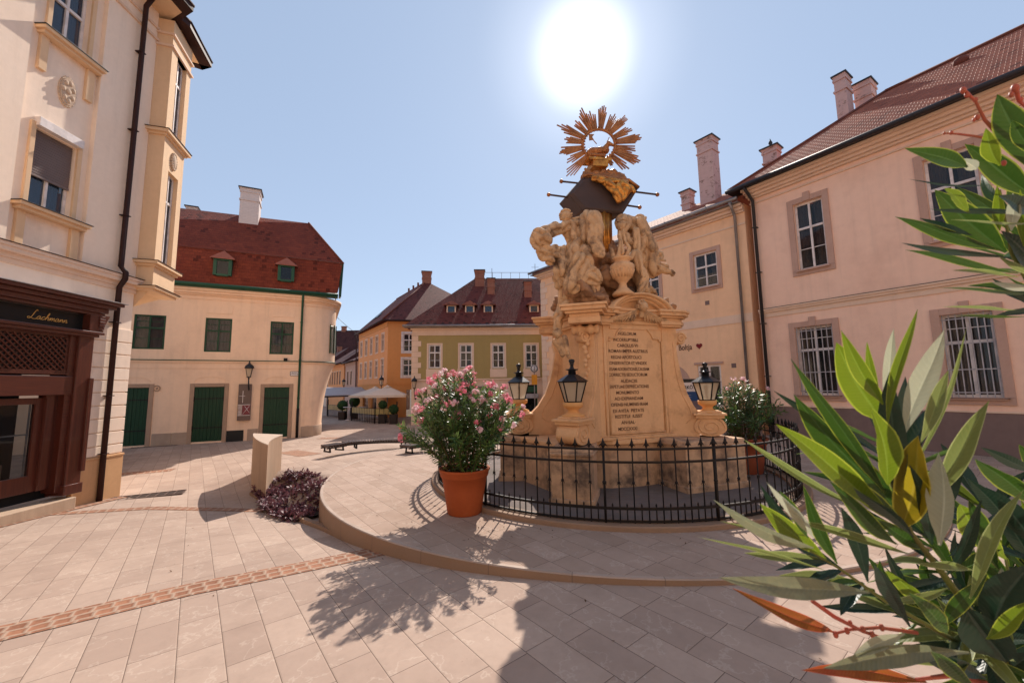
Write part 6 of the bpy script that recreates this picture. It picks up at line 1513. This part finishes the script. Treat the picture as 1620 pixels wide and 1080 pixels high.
shoot([(1640,860,.66),(1660,940,.68),(1690,1040,.7)],9,.13,.022,['fl_dark','fl_green','fl_bright'],.9,11)
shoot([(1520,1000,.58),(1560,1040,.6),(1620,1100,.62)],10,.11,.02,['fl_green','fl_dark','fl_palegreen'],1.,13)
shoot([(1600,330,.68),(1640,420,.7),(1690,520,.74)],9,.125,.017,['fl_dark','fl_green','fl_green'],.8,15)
fgT=thing('oleander',(1.25,.55,0.),'close oleander branches with large green leaves filling the right foreground','shrub')
ofs=Vector(fgT.location)
def rel(m): m.v=[tuple(Vector(v)-ofs) for v in m.v]; return m
for k,m in FG.items(): rel(m).build('foliage',M[k],fgT,recalc=False)
def pathpx(pts,rs,m): 
    P=[CAM+ray(x,y)*D for x,y,D in pts]; m.tube(P,rs,8)
m=MB()
pathpx([(1397,690,.52),(1410,760,.52),(1440,840,.53),(1490,905,.54),(1530,960,.56),(1600,1060,.6),(1660,1150,.66)],[.0012,.002,.003,.0042,.005,.006,.007],m)
pathpx([(1280,870,.52),(1330,900,.52),(1400,950,.53),(1470,990,.55),(1560,1040,.58),(1640,1110,.64)],[.001,.0016,.0022,.003,.004,.005],m)
pathpx([(1590,880,.6),(1600,930,.6),(1640,1000,.62),(1690,1100,.68)],[.0015,.002,.003,.004],m)
pathpx([(1582,300,.56),(1600,400,.57),(1640,470,.6),(1700,600,.66),(1740,800,.72),(1760,1000,.75)],[.001,.002,.003,.004,.005,.006],m)
base=Vector((1.25,.55,0))
for p in ((1660,1150,.66),(1640,1110,.64),(1690,1100,.68),(1760,1000,.75)):
    a=CAM+ray(*p[:2])*p[2]; m.tube([a,a.lerp(base,.3)+Vector((.05,.1,.05)),a.lerp(base,.7)+Vector((.05,.05,0)),base],[.007,.009,.012,.014],6)
rel(m).build('stems',M['twig_green'],fgT)
m=MB()
pathpx([(1319,1002,.5),(1345,995,.5),(1390,992,.51),(1450,1000,.53)],[.0014,.0018,.002,.0025],m)
pathpx([(1285,950,.5),(1320,975,.5),(1365,998,.5),(1400,1010,.51)],[.0025,.0025,.002,.0018],m); pathpx([(1450,1074,.52),(1500,1068,.54),(1560,1080,.58)],[.002,.003,.004],m)
for x,y,D,r_ in ((1322,1003,.5,.003),(1340,997,.5,.003),(1365,995,.5,.003),(1395,992,.5,.003),(1345,985,.5,.0025),(1380,1003,.5,.003)):
    m.ball(CAM+ray(x,y)*D,r_,8,(1,1,1.5))
rel(m).build('flower_twigs',M['twig_red'],fgT); m=MB()
pathpx([(1524,142,.55),(1543,160,.55),(1558,190,.56),(1580,213,.56),(1605,240,.58)],[.0022,.0016,.002,.0028,.003],m); pathpx([(1491,211,.55),(1515,212,.55),(1545,216,.56),(1576,222,.56)],[.0008,.0014,.0016,.002],m)
pathpx([(1606,137,.56),(1612,160,.57),(1630,175,.58)],[.003,.002,.002],m)
for x,y,D,r_ in ((1524,143,.55,.0035),(1530,150,.55,.003),(1543,158,.55,.0028),(1546,186,.55,.003),(1541,190,.55,.002),(1505,210,.55,.0022),(1494,211,.55,.0015),(1606,140,.56,.0045),(1600,150,.56,.003),(1614,158,.57,.003),(1588,258,.57,.003)):
    m.ball(CAM+ray(x,y)*D,r_,8,(1,1,1.5))
rel(m).build('flower_twigs',M['twig_red'],fgT)
# filler foliage deeper in the shrub
lf=MB(); rnd=random.Random(31)
for i in range(70):
    x=rnd.uniform(1.0,1.75); y=rnd.uniform(.35,.95); z=rnd.uniform(.5,1.35); d=(Vector((x-1.25,y-.5,.6))+rvec(rnd)*.8).normalized(); leafblade(lf,Vector((x,y,z)),d,rvec(rnd),rnd.uniform(.12,.18),.03,.15,prof=(.1,.7,1,.72,0))
rel(lf).build('foliage',M['fl_green'],fgT,recalc=False)
# ------------------------------------------------------------------ STREET FURNITURE
# wedge-shaped stone pillar
surf('pillar_top',(.52,.40,.31),.7,(.46,.35,.27),2,.7,bs=.2); surf('pillar_side',(.44,.30,.205),.75,(.36,.24,.16),1.5,.9,vec=(3,3,.6),bs=.35,streak=.45,stain=(.27,.17,.11),stain_pos=(.6,.85))
pl0=gz(400,782,-.5); pl1=gz(427,775,-.42); ztop=1.12
def onz(px,py,z): p=gz(px,py,z); return (p.x,p.y)
front=[onz(399,684,.80)]
zt=.78
A0=onz(399,693,zt);A1=onz(406,701,zt);A2=onz(424,703,zt);A3=onz(447,687,zt);A4=onz(401,685,zt)
cP=Vector(A3); pts=[Vector(A2)]
# quarter-round left edge from A2 to A4
P=[A2,A1,A0,A4,A3]
q=[Vector(A2)]
for i in range(1,8):
    t=i/8; a=Vector(A2);b=Vector(A0)+ (Vector(A0)-Vector(A3))*.03;c=Vector(A4); q.append((1-t)**2*a+2*t*(1-t)*b+t*t*c)
q.append(Vector(A4))
rr=[]
for i in range(1,6):
    t=i/6; a=Vector(A3); b=Vector(A2); m_=(a+b)/2; nrm=Vector((-(b-a).y,(b-a).x)).normalized(); rr.append(a.lerp(b,t)+nrm*.10*math.sin(math.pi*t)*(1 if nrm.dot(Vector(A4)-m_)>0 else -1))
poly=q+[Vector(A3)]+rr
cx=sum((p.x for p in poly))/len(poly); cy=sum((p.y for p in poly))/len(poly)
T=thing('stone_pillar',(cx,cy,-.75),'free-standing wedge-shaped stone pillar with rounded back beside the purple plants','pillar')
m=MB(); pp=[(p.x-cx,p.y-cy) for p in poly]
ar_=sum(pp[i][0]*pp[(i+1)%len(pp)][1]-pp[(i+1)%len(pp)][0]*pp[i][1] for i in range(len(pp)))
if ar_<0: pp=pp[::-1]
m.prism(pp,0,zt+.75-.03); m.build('shaft',M['pillar_side'],T)
m=MB(); m.prism(scale_poly(pp,.006),zt+.75-.03,zt+.75); m.build('cap_slab',M['pillar_top'],T,bevel=.004)
# kerb round the planting bed
kp=[gz(398,782,-.5),gz(430,800,-.5),gz(466,819,-.5),gz(512,845,-.45),gz(545,862,-.36)]
m=MB(); m.tube([(p.x,p.y,zg(p.x,p.y)+.02) for p in kp],.065,4,False); o=m.build('bed_kerb',M['kerb_stone']); o['kind']='structure'
m=MB(); pb_=[(x,y) for x,y in ((-6.45,10.25),(-4.9,8.3),(-4.05,7.75),(-3.7,8.2),(-4.3,9.45),(-4.8,10.1),(-6.2,10.8))]
vs=[(x,y,-.42) for x,y in pb_]; m.add(vs,[tuple(range(len(vs)))]); o=m.build('bed_soil',M['soil']); o['kind']='structure'
# curved benches
surf('bench_iron',(.03,.022,.022),.5,bs=.1)
def bench(pts,label,w=.46,z=.34,off=(0,0)):
    P=[gz(px,py,0) for px,py in pts]
    # smooth curve through three points (quadratic)
    a,b,c=P[0],P[1],P[2]; ctrl=b*2-(a+c)/2
    cur=[(1-t)**2*a+2*t*(1-t)*ctrl+t*t*c for t in [i/24 for i in range(25)]]
    o=cur[12].copy(); T=thing('curved_bench',(o.x,o.y,0),label,'bench',0,'curved slatted benches on the terrace edge')
    def off_(i): 
        t=(cur[min(i+1,24)]-cur[max(i-1,0)]).normalized(); return Vector((-t.y,t.x,0))
    m=MB()
    L_=(c-a).length; ns=int(L_/.09)
    for k in range(ns):
        f=(k+.5)/ns*24; i=int(f); p=cur[i].lerp(cur[min(24,i+1)],f-i)-o; n=off_(i); t=Vector((n.y,-n.x,0))
        m.slab([p+n*w/2+t*.03+Vector((0,0,z)),p+n*w/2-t*.03+Vector((0,0,z)),p-n*w/2-t*.03+Vector((0,0,z)),p-n*w/2+t*.03+Vector((0,0,z))],(0,0,.06))
    m.build('seat_slats',M['bench_wood'],T)
    for s in (-1,1):
        m=MB(); m.tube([cur[i]-o+off_(i)*s*w*.38+Vector((0,0,z-.03)) for i in range(25)],.03,4,False); m.build('seat_rail',M['bench_iron'],T)
    for i in ([2,9,16,22] if L_>2.5 else [4,20]):
        m=MB(); p=cur[i]-o; n=off_(i); m.tube([p+n*w*.36,p+n*w*.3+Vector((0,0,z-.03))],.03,4); m.tube([p-n*w*.36,p-n*w*.3+Vector((0,0,z-.03))],.03,4); m.tube([p-n*w*.4+Vector((0,0,.02)),p+n*w*.4+Vector((0,0,.02))],.03,4); m.build('leg',M['bench_iron'],T)
    return T
bench([(512,716),(528,713.5),(541,711)],'short end piece of curved slatted bench farthest left on the terrace',z=.17)
bench([(543,710.5),(600,706),(658,706)],'long curved dark slatted bench at the back of the terrace',z=.18)
bench([(640,718),(665,714.5),(700,713)],'dark slatted bench partly hidden by the potted pink oleander',z=.2)
# wall lamps
def wall_lamp(loc,rz,s,label):
    T=thing('wall_lamp',loc,label,'street lamp',rz,'old-style lamps bracketed to house walls')
    m=MB(); m.box(-.04,.04,-.03,.0,-.62,-.3).tube([(0,-.02,-.55),(0,-.15,-.50),(0,-.32,-.30),(0,-.35,-.08)],.022,6); m.tube([(0,-.02,-.35),(0,-.14,-.36),(0,-.24,-.42)],.014,5); m.build('bracket',M['lamp_black'],T)
    m=MB(); 
    for i in range(4):
        a=math.pi/4+math.pi/2*i; m.tube([(.075*math.cos(a),-.35+.075*math.sin(a),0),(.15*math.cos(a),-.35+.15*math.sin(a),.34)],.011,4,False)
    m.lathe([(.03,-.08),(.03,-.03),(.085,-.01),(.085,.01),(.04,.01)],(0,-.35),8); m.lathe([(.165,.34),(.17,.36),(.14,.44),(.085,.50),(.04,.52),(.045,.55),(.018,.57),(.03,.60),(.0,.66)],(0,-.35),10); m.build('frame',M['lamp_black'],T)
    m=MB(); m.lathe([(.062,.01),(.125,.335)],(0,-.35),4,False,math.pi/4,math.pi/4+2*math.pi); m.build('panes',M['lamp_glass'],T)
    T.scale=(s,s,s); return T
a=G.at(394.5,588,-.35); w_=G.wor(a[0],0); wall_lamp((w_[0],w_[1],2.62),G.rz,1.25,'black bracket lamp on the cream house above the grey display case')
a=V.at(657,610,-.35); w_=V.wor(a[0]-.05,0); wall_lamp((w_[0],w_[1],1.95),V.rz,1.25,'black bracket lamp at the left corner of the olive green house')
w_=cw+Vector((.0,0)); wall_lamp((w_.x-.12,w_.y-.12,2.2),math.pi/2-R(112),1.3,'black bracket lamp on the corner of the orange house')
w2_=cw+oux*15-nin*0; wall_lamp((w2_.x,w2_.y,2.3),math.pi/2-R(146),1.3,'small bracket lamp farther down the side street on the grey house')
w2_=cw+oux*32; wall_lamp((w2_.x,w2_.y,2.5),math.pi/2-R(146),1.5,'farthest bracket lamp down the side street on the pale house')
# street name plate
a=G.at(459,586,-.01); b=G.at(472.5,592,-.01); T=thing('street_sign',(*G.wor((a[0]+b[0])/2,0),2.80),'small white street name plate beside the green downpipe','sign',G.rz)
m=MB(); hw=(b[0]-a[0])/2; 
def rrect(hw,hh,r_): 
    P=[]
    for cx_,cz_,a0 in ((hw-r_,hh-r_,0),(-hw+r_,hh-r_,90),(-hw+r_,-hh+r_,180),(hw-r_,-hh+r_,270)):
        for k in range(5): t=R(a0+22.5*k); P.append((cx_+r_*math.cos(t),cz_+r_*math.sin(t)))
    return P
m.slab([(x,-.012,z) for x,z in rrect(hw,.125,.05)],(0,.012,0)); m.build('rim',M['sign_black'],T)
m=MB(); m.slab([(x,-.018,z) for x,z in rrect(hw-.02,.105,.04)],(0,.005,0)); m.build('plate',M['white_paint'],T)
t=text('BELVÁROS',.055,M['sign_black'],width=.22,extr=.001); t.parent=T; t.location=(0,-.0195,.05); t=text('GUTENBERG TÉR',.075,M['sign_black'],width=.40,extr=.001); t.parent=T; t.location=(0,-.0195,-.03)
# display case
surf('case_brown',(.16,.105,.085),.4,(.13,.085,.07),3,bs=.1); surf('case_pale',(.62,.55,.5),.4,(.3,.2,.18),9,1,bs=0); surf('case_red',(.26,.05,.05),.5,(.16,.04,.05),9,1,bs=0)
a=G.at(376,608,-.1); b=G.at(396,663,-.1); cx_=(a[0]+b[0])/2; T=thing('display_case',(*G.wor(cx_+.02,0),.5),'tall narrow brown display case with a white cross on the cream house wall','notice board',G.rz)
m=MB(); m.box(-.27,.27,-.14,0,0,1.78); m.build('case',M['case_brown'],T,bevel=.01)
m=MB(); m.box(-.085,-.065,-.148,-.141,.86,1.45).box(-.24,.02,-.1475,-.141,1.19,1.205); m.build('cross',M['white_paint'],T)
m=MB(); m.box(-.25,-.08,-.147,-.141,.27,.74); m.build('poster',M['case_pale'],T); m=MB(); m.box(-.07,.25,-.147,-.141,.27,.74); m.build('poster',M['case_red'],T)
m=MB(); m.box(-.26,.26,-.152,-.141,.75,.775).box(-.26,.26,-.152,-.141,.235,.26).tube([(-.05,-.15,.3),(.22,-.15,.7)],.01,4).tube([(.02,-.15,.7),(.24,-.15,.36)],.01,4); m.build('trim_bar',M['white_paint'],T)
# ring-shaped iron fitting beside the left door
a=G.at(248,614,-.03); m=MB(); T=MB(); m.tube([(.12*math.cos(t),-.03,.12*math.sin(t)) for t in [2*math.pi*i/20 for i in range(21)]],.018,6); m.ball((0,-.03,0),.045,8); o=m.build('wall_ring',M['door_stone']); w_=G.wor(a[0],0); o.location=(w_[0],w_[1],a[1]); o.rotation_euler=(0,0,G.rz); tag(o,'round stone wall ring right of the leftmost green door','wall ring')
# advertising column behind the railing
surf('ad_white',(.75,.70,.70),.4,bs=0); surf('ad_blue',(.02,.07,.22),.4,bs=0); surf('ad_red',(.22,.02,.03),.4,bs=0); surf('ad_photo',(.32,.25,.26),.5,(.12,.08,.11),5,1,bs=0)
p=atY(1075,640,11.6); T=thing('info_pillar',(p.x+.22,11.6,0),'dark advertising stand with white blue and red poster behind the monument','advertising stand',R(-12))
m=MB(); m.box(-.52,.52,-.09,.09,0,2.12); m.build('body',M['sign_black'],T,bevel=.015)
m=MB(); m.box(-.44,.42,-.1,-.09,1.76,2.02); m.build('poster_header',M['ad_white'],T); m=MB(); m.box(-.44,.42,-.1,-.09,1.50,1.757); m.build('poster_band',M['ad_blue'],T); m=MB(); m.box(-.44,.42,-.1,-.09,.85,1.497); m.build('poster_photo',M['ad_photo'],T); m=MB(); m.box(-.44,.42,-.1,-.09,.25,.847); m.build('poster_foot',M['ad_red'],T)
t=text('GYÖRKÖTŐ',.13,M['sign_black'],width=.62,extr=.001,offset=.003); t.parent=T; t.location=(0,-.102,1.885)
m=MB(); m.box(-.1,.1,-.103,-.1,1.60,1.605).box(-.1,.1,-.103,-.1,1.66,1.665).ball((.02,-.1,1.22),.13,12,(1,.03,1.1)); m.build('poster_marks',M['ad_white'],T)
# traffic-side signs at the olive house corner
T=thing('sign_post',(*V.wor(7.85,-.9),-.5),'slim post with round white sign above an orange plate by the olive house','sign',V.rz)
w_=atY(845,584,24.5); T.location=(w_.x,24.5,-.5)
m=MB(); m.tube([(0,0,0),(0,0,3.75)],.03,8); m.build('post',M['zinc'],T)
m=MB(); m.tube([(0,-.04,3.52),(0,-.06,3.52)],.24,20); m.build('round_sign',M['ad_white'],T); m=MB(); m.tube([(.2*math.cos(t),-.065,3.52+.2*math.sin(t)) for t in [2*math.pi*i/24 for i in range(25)]],.025,4,False); m.tube([(0,-.065,3.4),(0,-.065,3.64)],.025,4); m.build('sign_ring',M['sign_black'],T)
surf('sign_orange',(.75,.30,.02),.5,bs=0); m=MB(); m.box(-.17,.17,-.05,-.04,2.55,3.15); m.build('orange_plate',M['sign_orange'],T)
# grates in the paving
def grate(name,c,L_,W_,ang,lab,bars=9):
    T=thing(name,(c[0],c[1],zg(*c)+.008),lab,'drain grate',ang); m=MB(); m.box(-L_/2,L_/2,-W_/2,-W_/2+.03,0,.012).box(-L_/2,L_/2,W_/2-.03,W_/2,0,.012)
    for i in range(bars): x=-L_/2+L_*i/(bars-1); m.box(x-.014,x+.014,-W_/2+.03,W_/2-.03,0,.01)
    m.build('bars',M['lid_iron'],T); m=MB(); m.box(-L_/2,L_/2,-W_/2+.001,W_/2-.001,-.004,.002); m.build('pit',M['soil'],T)
p=gz(234,785,-.47); grate('drain_grate',(p.x,p.y),1.35,.45,R(28),'rusty drain grate in the paving near the corner house')
p=gz(245,706,-.5); grate('drain_grate',(p.x,p.y),1.6,.25,G.rz,'narrow iron grate at the foot of the cream house wall')
# ------------------------------------------------------------------ café at the street corner
surf('canvas',(.74,.64,.54),.85,(.68,.58,.48),2,.7,bs=.1); surf('canvas_grey',(.50,.46,.46),.85,(.44,.4,.4),2,bs=.1); surf('cafe_glass',(.50,.38,.14),.4,(.40,.32,.13),5,bs=0); surf('topiary',(.02,.05,.015),.9,(.03,.07,.02),12,bs=.8,bd=.05,bscale=20)
surf('cafe_dark',(.03,.022,.02),.5,bs=0)
def parasol(px,Yd,half,ztop,zed,lab,rz=0):
    w_=atY(px,610,Yd); T=thing('parasol',(w_.x,Yd,-.5),lab,'parasol',rz,'white café parasols')
    zt_=ztop+.5; ze=zed+.5; m=MB(); k=[(half,half),(-half,half),(-half,-half),(half,-half)]
    vs=[(0,0,zt_)]+[(x,y,ze) for x,y in k]+[(x,y,ze-.16) for x,y in k]+[(x*.15,y*.15,zt_-(zt_-ze)*.12) for x,y in k]
    m.add(vs,[(0,1,2),(0,2,3),(0,3,4),(0,4,1)]+[(1+i,5+i,5+(i+1)%4,1+(i+1)%4) for i in range(4)]); m.lathe([(.35,zt_-.12),(.05,zt_+.06),(0,zt_+.08)],(0,0),8); m.build('canopy',M['canvas'],T)
    m=MB(); m.tube([(0,0,0),(0,0,zt_-.02)],.035,8); m.box(-.3,.3,-.3,.3,0,.08); m.build('pole',M['zinc'],T)
    for x,y in k: 
        m=MB(); m.tube([(0,0,zt_-.06),(x*.98,y*.98,ze-.02)],.018,4); m.build('rib',M['zinc'],T)
parasol(613,30,1.38,2.12,1.46,'nearest white square café parasol with scalloped edge',R(12))
parasol(594,33,1.75,2.05,1.42,'white café parasol just behind the nearest one',R(12))
T=thing('cafe_awning',(-15.2,38.5,-.5),'long pale awning on dark frame over the café terrace','awning',R(60))
m=MB(); m.slab([(-4.5,-1.6,1.85),(4.5,-1.6,1.85),(4.5,1.7,2.55),(-4.5,1.7,2.55)],(0,0,.06)); m.build('canvas_roof',M['canvas_grey'],T)
m=MB(); m.tube([(-4.5,-1.6,1.8),(4.5,-1.6,1.8)],.07,4); 
for x in (-4.4,-1.5,1.5,4.4): m.tube([(x,-1.6,0),(x,-1.6,1.85)],.05,4); m.tube([(x,1.7,0),(x,1.7,2.5)],.05,4)
m.build('frame',M['cafe_dark'],T)
def cafe_fence(pxs,Ys,lab,lit=True):
    P=[Vector((atY(px,640,Yd).x,Yd,-.5)) for px,Yd in zip(pxs,Ys)]; o=P[0].copy(); T=thing('cafe_fence',tuple(o),lab,'fence')
    for a,b in zip(P[:-1],P[1:]):
        a=a-o;b=b-o; d=(b-a); n=max(2,int(d.length/.28)); m=MB()
        for i in range(n+1): q=a+d*i/n; m.tube([q,q+Vector((0,0,1.05))],.018,4)
        for z in (.12,.6,1.05): m.tube([a+Vector((0,0,z)),b+Vector((0,0,z))],.02,4)
        for e in (a,b): m.tube([e,e+Vector((0,0,1.5))],.05,4)
        m.build('bars',M['cafe_dark'],T)
        m=MB(); nn=Vector((-d.y,d.x,0)).normalized(); m.slab([a+Vector((0,0,.62)),b+Vector((0,0,.62)),b+Vector((0,0,1.03)),a+Vector((0,0,1.03))],nn*.01); m.build('glass_panel',M['cafe_glass'],T)
cafe_fence((557,593.5,628),(31.5,28.5,29.0),'café terrace fence with yellowish panels under the nearest parasol'); cafe_fence((519,549),(37,33.5),'farther café terrace fence beyond the rounded cream house')
def topi(px,Yd,z,r_,lab,stem=True):
    w_=atY(px,640,Yd); T=thing('topiary',(w_.x,Yd,-.5),lab,'potted plant',0,'clipped box balls of the café'); m=MB(); rnd=random.Random(int(px))
    m.ball((0,0,z),r_*.93,16); 
    for i in range(260): v=rvec(rnd); leafblade(m,Vector((0,0,z))+v*r_*.88,(v+rvec(rnd)*.6).normalized(),rvec(rnd),.07,.05,prof=(.5,1,.0))
    m.build('ball',M['topiary'],T); m=MB(); m.tube([(0,0,.3),(0,0,z)],.03,6); m.build('trunk',M['stem_brown'],T); m=MB(); m.obox((0,0),(1,0),.22,.22,0,.65,1.1); m.build('planter',M['cafe_dark'],T)
topi(605.6,28.7,1.15+.15,.30,'clipped ball tree on a thin stem inside the café fence'); topi(623,28.2,1.0,.34,'clipped bush in a square planter at the café fence corner'); topi(542,32.5,1.15,.42,'round bush at the entrance between the two café fences'); topi(561,33.5,1.4,.45,'bush behind the café fence under the second parasol')
for px,Yd in ((551,32.0),(576,32.0)):
    w_=atY(px,640,Yd); T=thing('cafe_table',(w_.x,Yd,-.5),'small round white café table '+('outside the fence' if px<560 else 'inside the fence under the parasols'),'table'); m=MB(); m.lathe([(0,1.0),(.38,1.0),(.38,1.03),(0,1.035)],(0,0),16); m.build('table_top',M['white_paint'],T); m=MB(); m.tube([(0,0,0),(0,0,1.0)],.03,6); m.lathe([(.2,0),(.2,.02),(.03,.05)],(0,0),12); m.build('table_leg',M['white_paint'],T)
# overhead wires
for a,b,lab in ((G.wor(1.9,.6),cw+oux*3,'thin cable from the cream house to the orange house'),):
    p=Vector((a[0],a[1],6.0)); q=Vector((b[0],b[1],6.6)); m=MB(); m.tube([p.lerp(q,t)+Vector((0,0,-.5*math.sin(math.pi*t))) for t in [i/10 for i in range(11)]],.012,4); o=m.build('cable',M['dark_metal']); tag(o,lab,'cable')
# dry leaves and grit on the paving
m=MB(); rnd=random.Random(12)
for i in range(120):
    x=rnd.uniform(-7,5); y=rnd.uniform(2.5,9.5); 
    if rnd.random()<.45: x=-1+rnd.gauss(0,1.1); y=6.1+rnd.gauss(0,.5)
    r_=math.hypot(x-DC[0],y-DC[1]); z=(.004 if r_<DR-.4 else zg(x,y)+.004)
    if DR-.45<r_<DR+.1: continue
    if math.hypot(x-FC[0],y-FC[1])<FR+.2: continue
    leafblade(m,Vector((x,y,z)),Vector((rnd.uniform(-1,1),rnd.uniform(-1,1),.12)).normalized(),Vector((0,0,1)),rnd.uniform(.02,.05),rnd.uniform(.008,.02),-.1,prof=(.3,1,.2))
surf('dry_leaf',(.14,.075,.035),.9,(.08,.04,.02),9,bs=0); o=m.build('fallen_leaves',M['dry_leaf'],recalc=False); tag(o,'scattered small dry leaves on the pale paving','leaves',kind='stuff')

# ------------------------------------------------------------------ unseen houses added behind the viewpoint for warm bounce light and reflections
surf('plaster_back',(.86,.66,.46),.88,(.80,.60,.41),.6,.7,bs=.2,streak=.3)
for nm,p0,az_,L_,ez,lab,nb in (('added_rear_house',(-15.,-9.5),84,19.,11.,'unseen cream three-storey house added behind the viewpoint for bounce light',7),('added_rear_house',(4.4,-7.8),98,19.,9.5,'unseen lower cream house added beside it for bounce light',7)):
    B=Bld(nm,p0,az_,-.3,lab); hs=[(x0,x0+1.1,z0,z0+1.8) for z0 in ((1.2,4.4,7.4) if ez>10 else (1.2,5.2)) for x0 in [1.2+(L_-3)*i/(nb-1)*.98 for i in range(nb)]]
    m=MB(); wall(m,0,L_,-.3,ez,hs,0,-.18); m.add([(0,0,-.3),(0,-8,-.3),(0,-8,ez),(0,0,ez)],[(0,1,2,3)]); m.add([(L_,0,-.3),(L_,-8,-.3),(L_,-8,ez),(L_,0,ez)],[(0,1,2,3)]); m.box(0,L_,.0,.3,ez-.3,ez).box(0,L_,0,.08,3.6,3.8); B.part('wall',m,M['plaster_back'])
    for h in hs:
        m=MB(); m.box(h[0],h[1],-.16,-.14,h[2],h[3]); w=B.part('pane',m,M['glass_shop']); m=MB(); m.box(h[0]-.12,h[0],0,.04,h[2],h[3]).box(h[1],h[1]+.12,0,.04,h[2],h[3]).box(h[0]-.12,h[1]+.12,0,.05,h[3],h[3]+.12).box(h[0]-.12,h[1]+.12,0,.08,h[2]-.1,h[2]).box((h[0]+h[1])/2-.04,(h[0]+h[1])/2+.04,-.13,-.08,h[2],h[3]); B.part('window_frame',m,M['white_paint'])
    m=MB(); roofquad(m,[(-.3,.5,ez),(L_+.3,.5,ez),(L_+.3,-4,ez+3.6),(-.3,-4,ez+3.6)]); m.add([(-.3,-4,ez+3.6),(L_+.3,-4,ez+3.6),(L_+.3,-8.5,ez),(-.3,-8.5,ez)],[(0,1,2,3)]); B.part('roof',m,M['tiles_dark'])
SKYS=.12; SUNE=4.0; EXPO=.64; SKYSAT=.75; SKYTINT=(2.2,2.85,3.95); AUR=(3.7,1.1,.1); DUST=.2
# ------------------------------------------------------------------ sky, sun, camera
SUN_AZ,SUN_EL=R(11.56),R(41.3)
w=bpy.data.worlds.new('World'); sc.world=w; w.use_nodes=True; nt=w.node_tree
bg=nt.nodes['Background']; sky=N(nt,'ShaderNodeTexSky',sky_type='NISHITA'); sky.sun_disc=False; sky.sun_elevation=SUN_EL; sky.sun_rotation=SUN_AZ
sky.altitude=120; sky.air_density=1.0; sky.dust_density=DUST; sky.ozone_density=1.2
sund=Vector((math.sin(SUN_AZ)*math.cos(SUN_EL),math.cos(SUN_AZ)*math.cos(SUN_EL),math.sin(SUN_EL)))
# circumsolar aureole around the sun's own direction
g=N(nt,'ShaderNodeTexCoord'); nv=N(nt,'ShaderNodeVectorMath',operation='NORMALIZE'); nt.links.new(g.outputs['Generated'],nv.inputs[0])
dt=N(nt,'ShaderNodeVectorMath',operation='DOT_PRODUCT'); nt.links.new(nv.outputs[0],dt.inputs[0]); dt.inputs[1].default_value=sund
an=N(nt,'ShaderNodeMath',operation='ARCCOSINE'); nt.links.new(dt.outputs['Value'],an.inputs[0])
def aure(a0,a1,k):
    mr=N(nt,'ShaderNodeMapRange',interpolation_type='SMOOTHSTEP'); nt.links.new(an.outputs[0],mr.inputs[0])
    mr.inputs[1].default_value=R(a0); mr.inputs[2].default_value=R(a1); mr.inputs[3].default_value=k; mr.inputs[4].default_value=0
    return mr.outputs[0]
core=aure(1.2,7.2,AUR[0]); halo=aure(3.,13,AUR[1]); wide=aure(4.,34,AUR[2])
s=math2(nt,'ADD',math2(nt,'ADD',core,halo),wide)
cv=mix(nt,1.,(1,.98,.96),(1,1,1),'MULTIPLY')
sv=N(nt,'ShaderNodeVectorMath',operation='SCALE'); nt.links.new(cv,sv.inputs[0]); nt.links.new(s,sv.inputs['Scale'])
hs=N(nt,'ShaderNodeHueSaturation'); hs.inputs['Saturation'].default_value=SKYSAT; nt.links.new(sky.outputs[0],hs.inputs['Color'])
sk=mix(nt,.72,hs.outputs[0],SKYTINT)
ad=N(nt,'ShaderNodeVectorMath',operation='ADD'); nt.links.new(sk,ad.inputs[0]); nt.links.new(sv.outputs[0],ad.inputs[1])
nt.links.new(ad.outputs[0],bg.inputs['Color']); bg.inputs['Strength'].default_value=SKYS
sl=bpy.data.lights.new('sun','SUN'); sl.energy=SUNE; sl.angle=R(.5); sl.color=(1,.90,.80); so=bpy.data.objects.new('sun',sl); COL.objects.link(so)
so.rotation_euler=(-sund).to_track_quat('-Z','Y').to_euler(); so.location=(0,0,30)
cam=bpy.data.cameras.new('camera'); cam.sensor_fit='HORIZONTAL'; cam.sensor_width=36; cam.lens=FPX/1620*36; cam.clip_start=.02; cam.clip_end=1500
co=bpy.data.objects.new('camera',cam); COL.objects.link(co)
mw=Matrix((cr,cu,-cf)).transposed().to_4x4(); mw.translation=CAM; co.matrix_world=mw; sc.camera=co
cam.dof.use_dof=True; cam.dof.focus_distance=7.5; cam.dof.aperture_fstop=8
sc.view_settings.view_transform='Standard'; sc.view_settings.look='None'; sc.view_settings.exposure=EXPO; sc.view_settings.gamma=1
sc.render.film_transparent=False
sc.cycles.max_bounces=8; sc.cycles.transparent_max_bounces=12; sc.cycles.sample_clamp_indirect=6
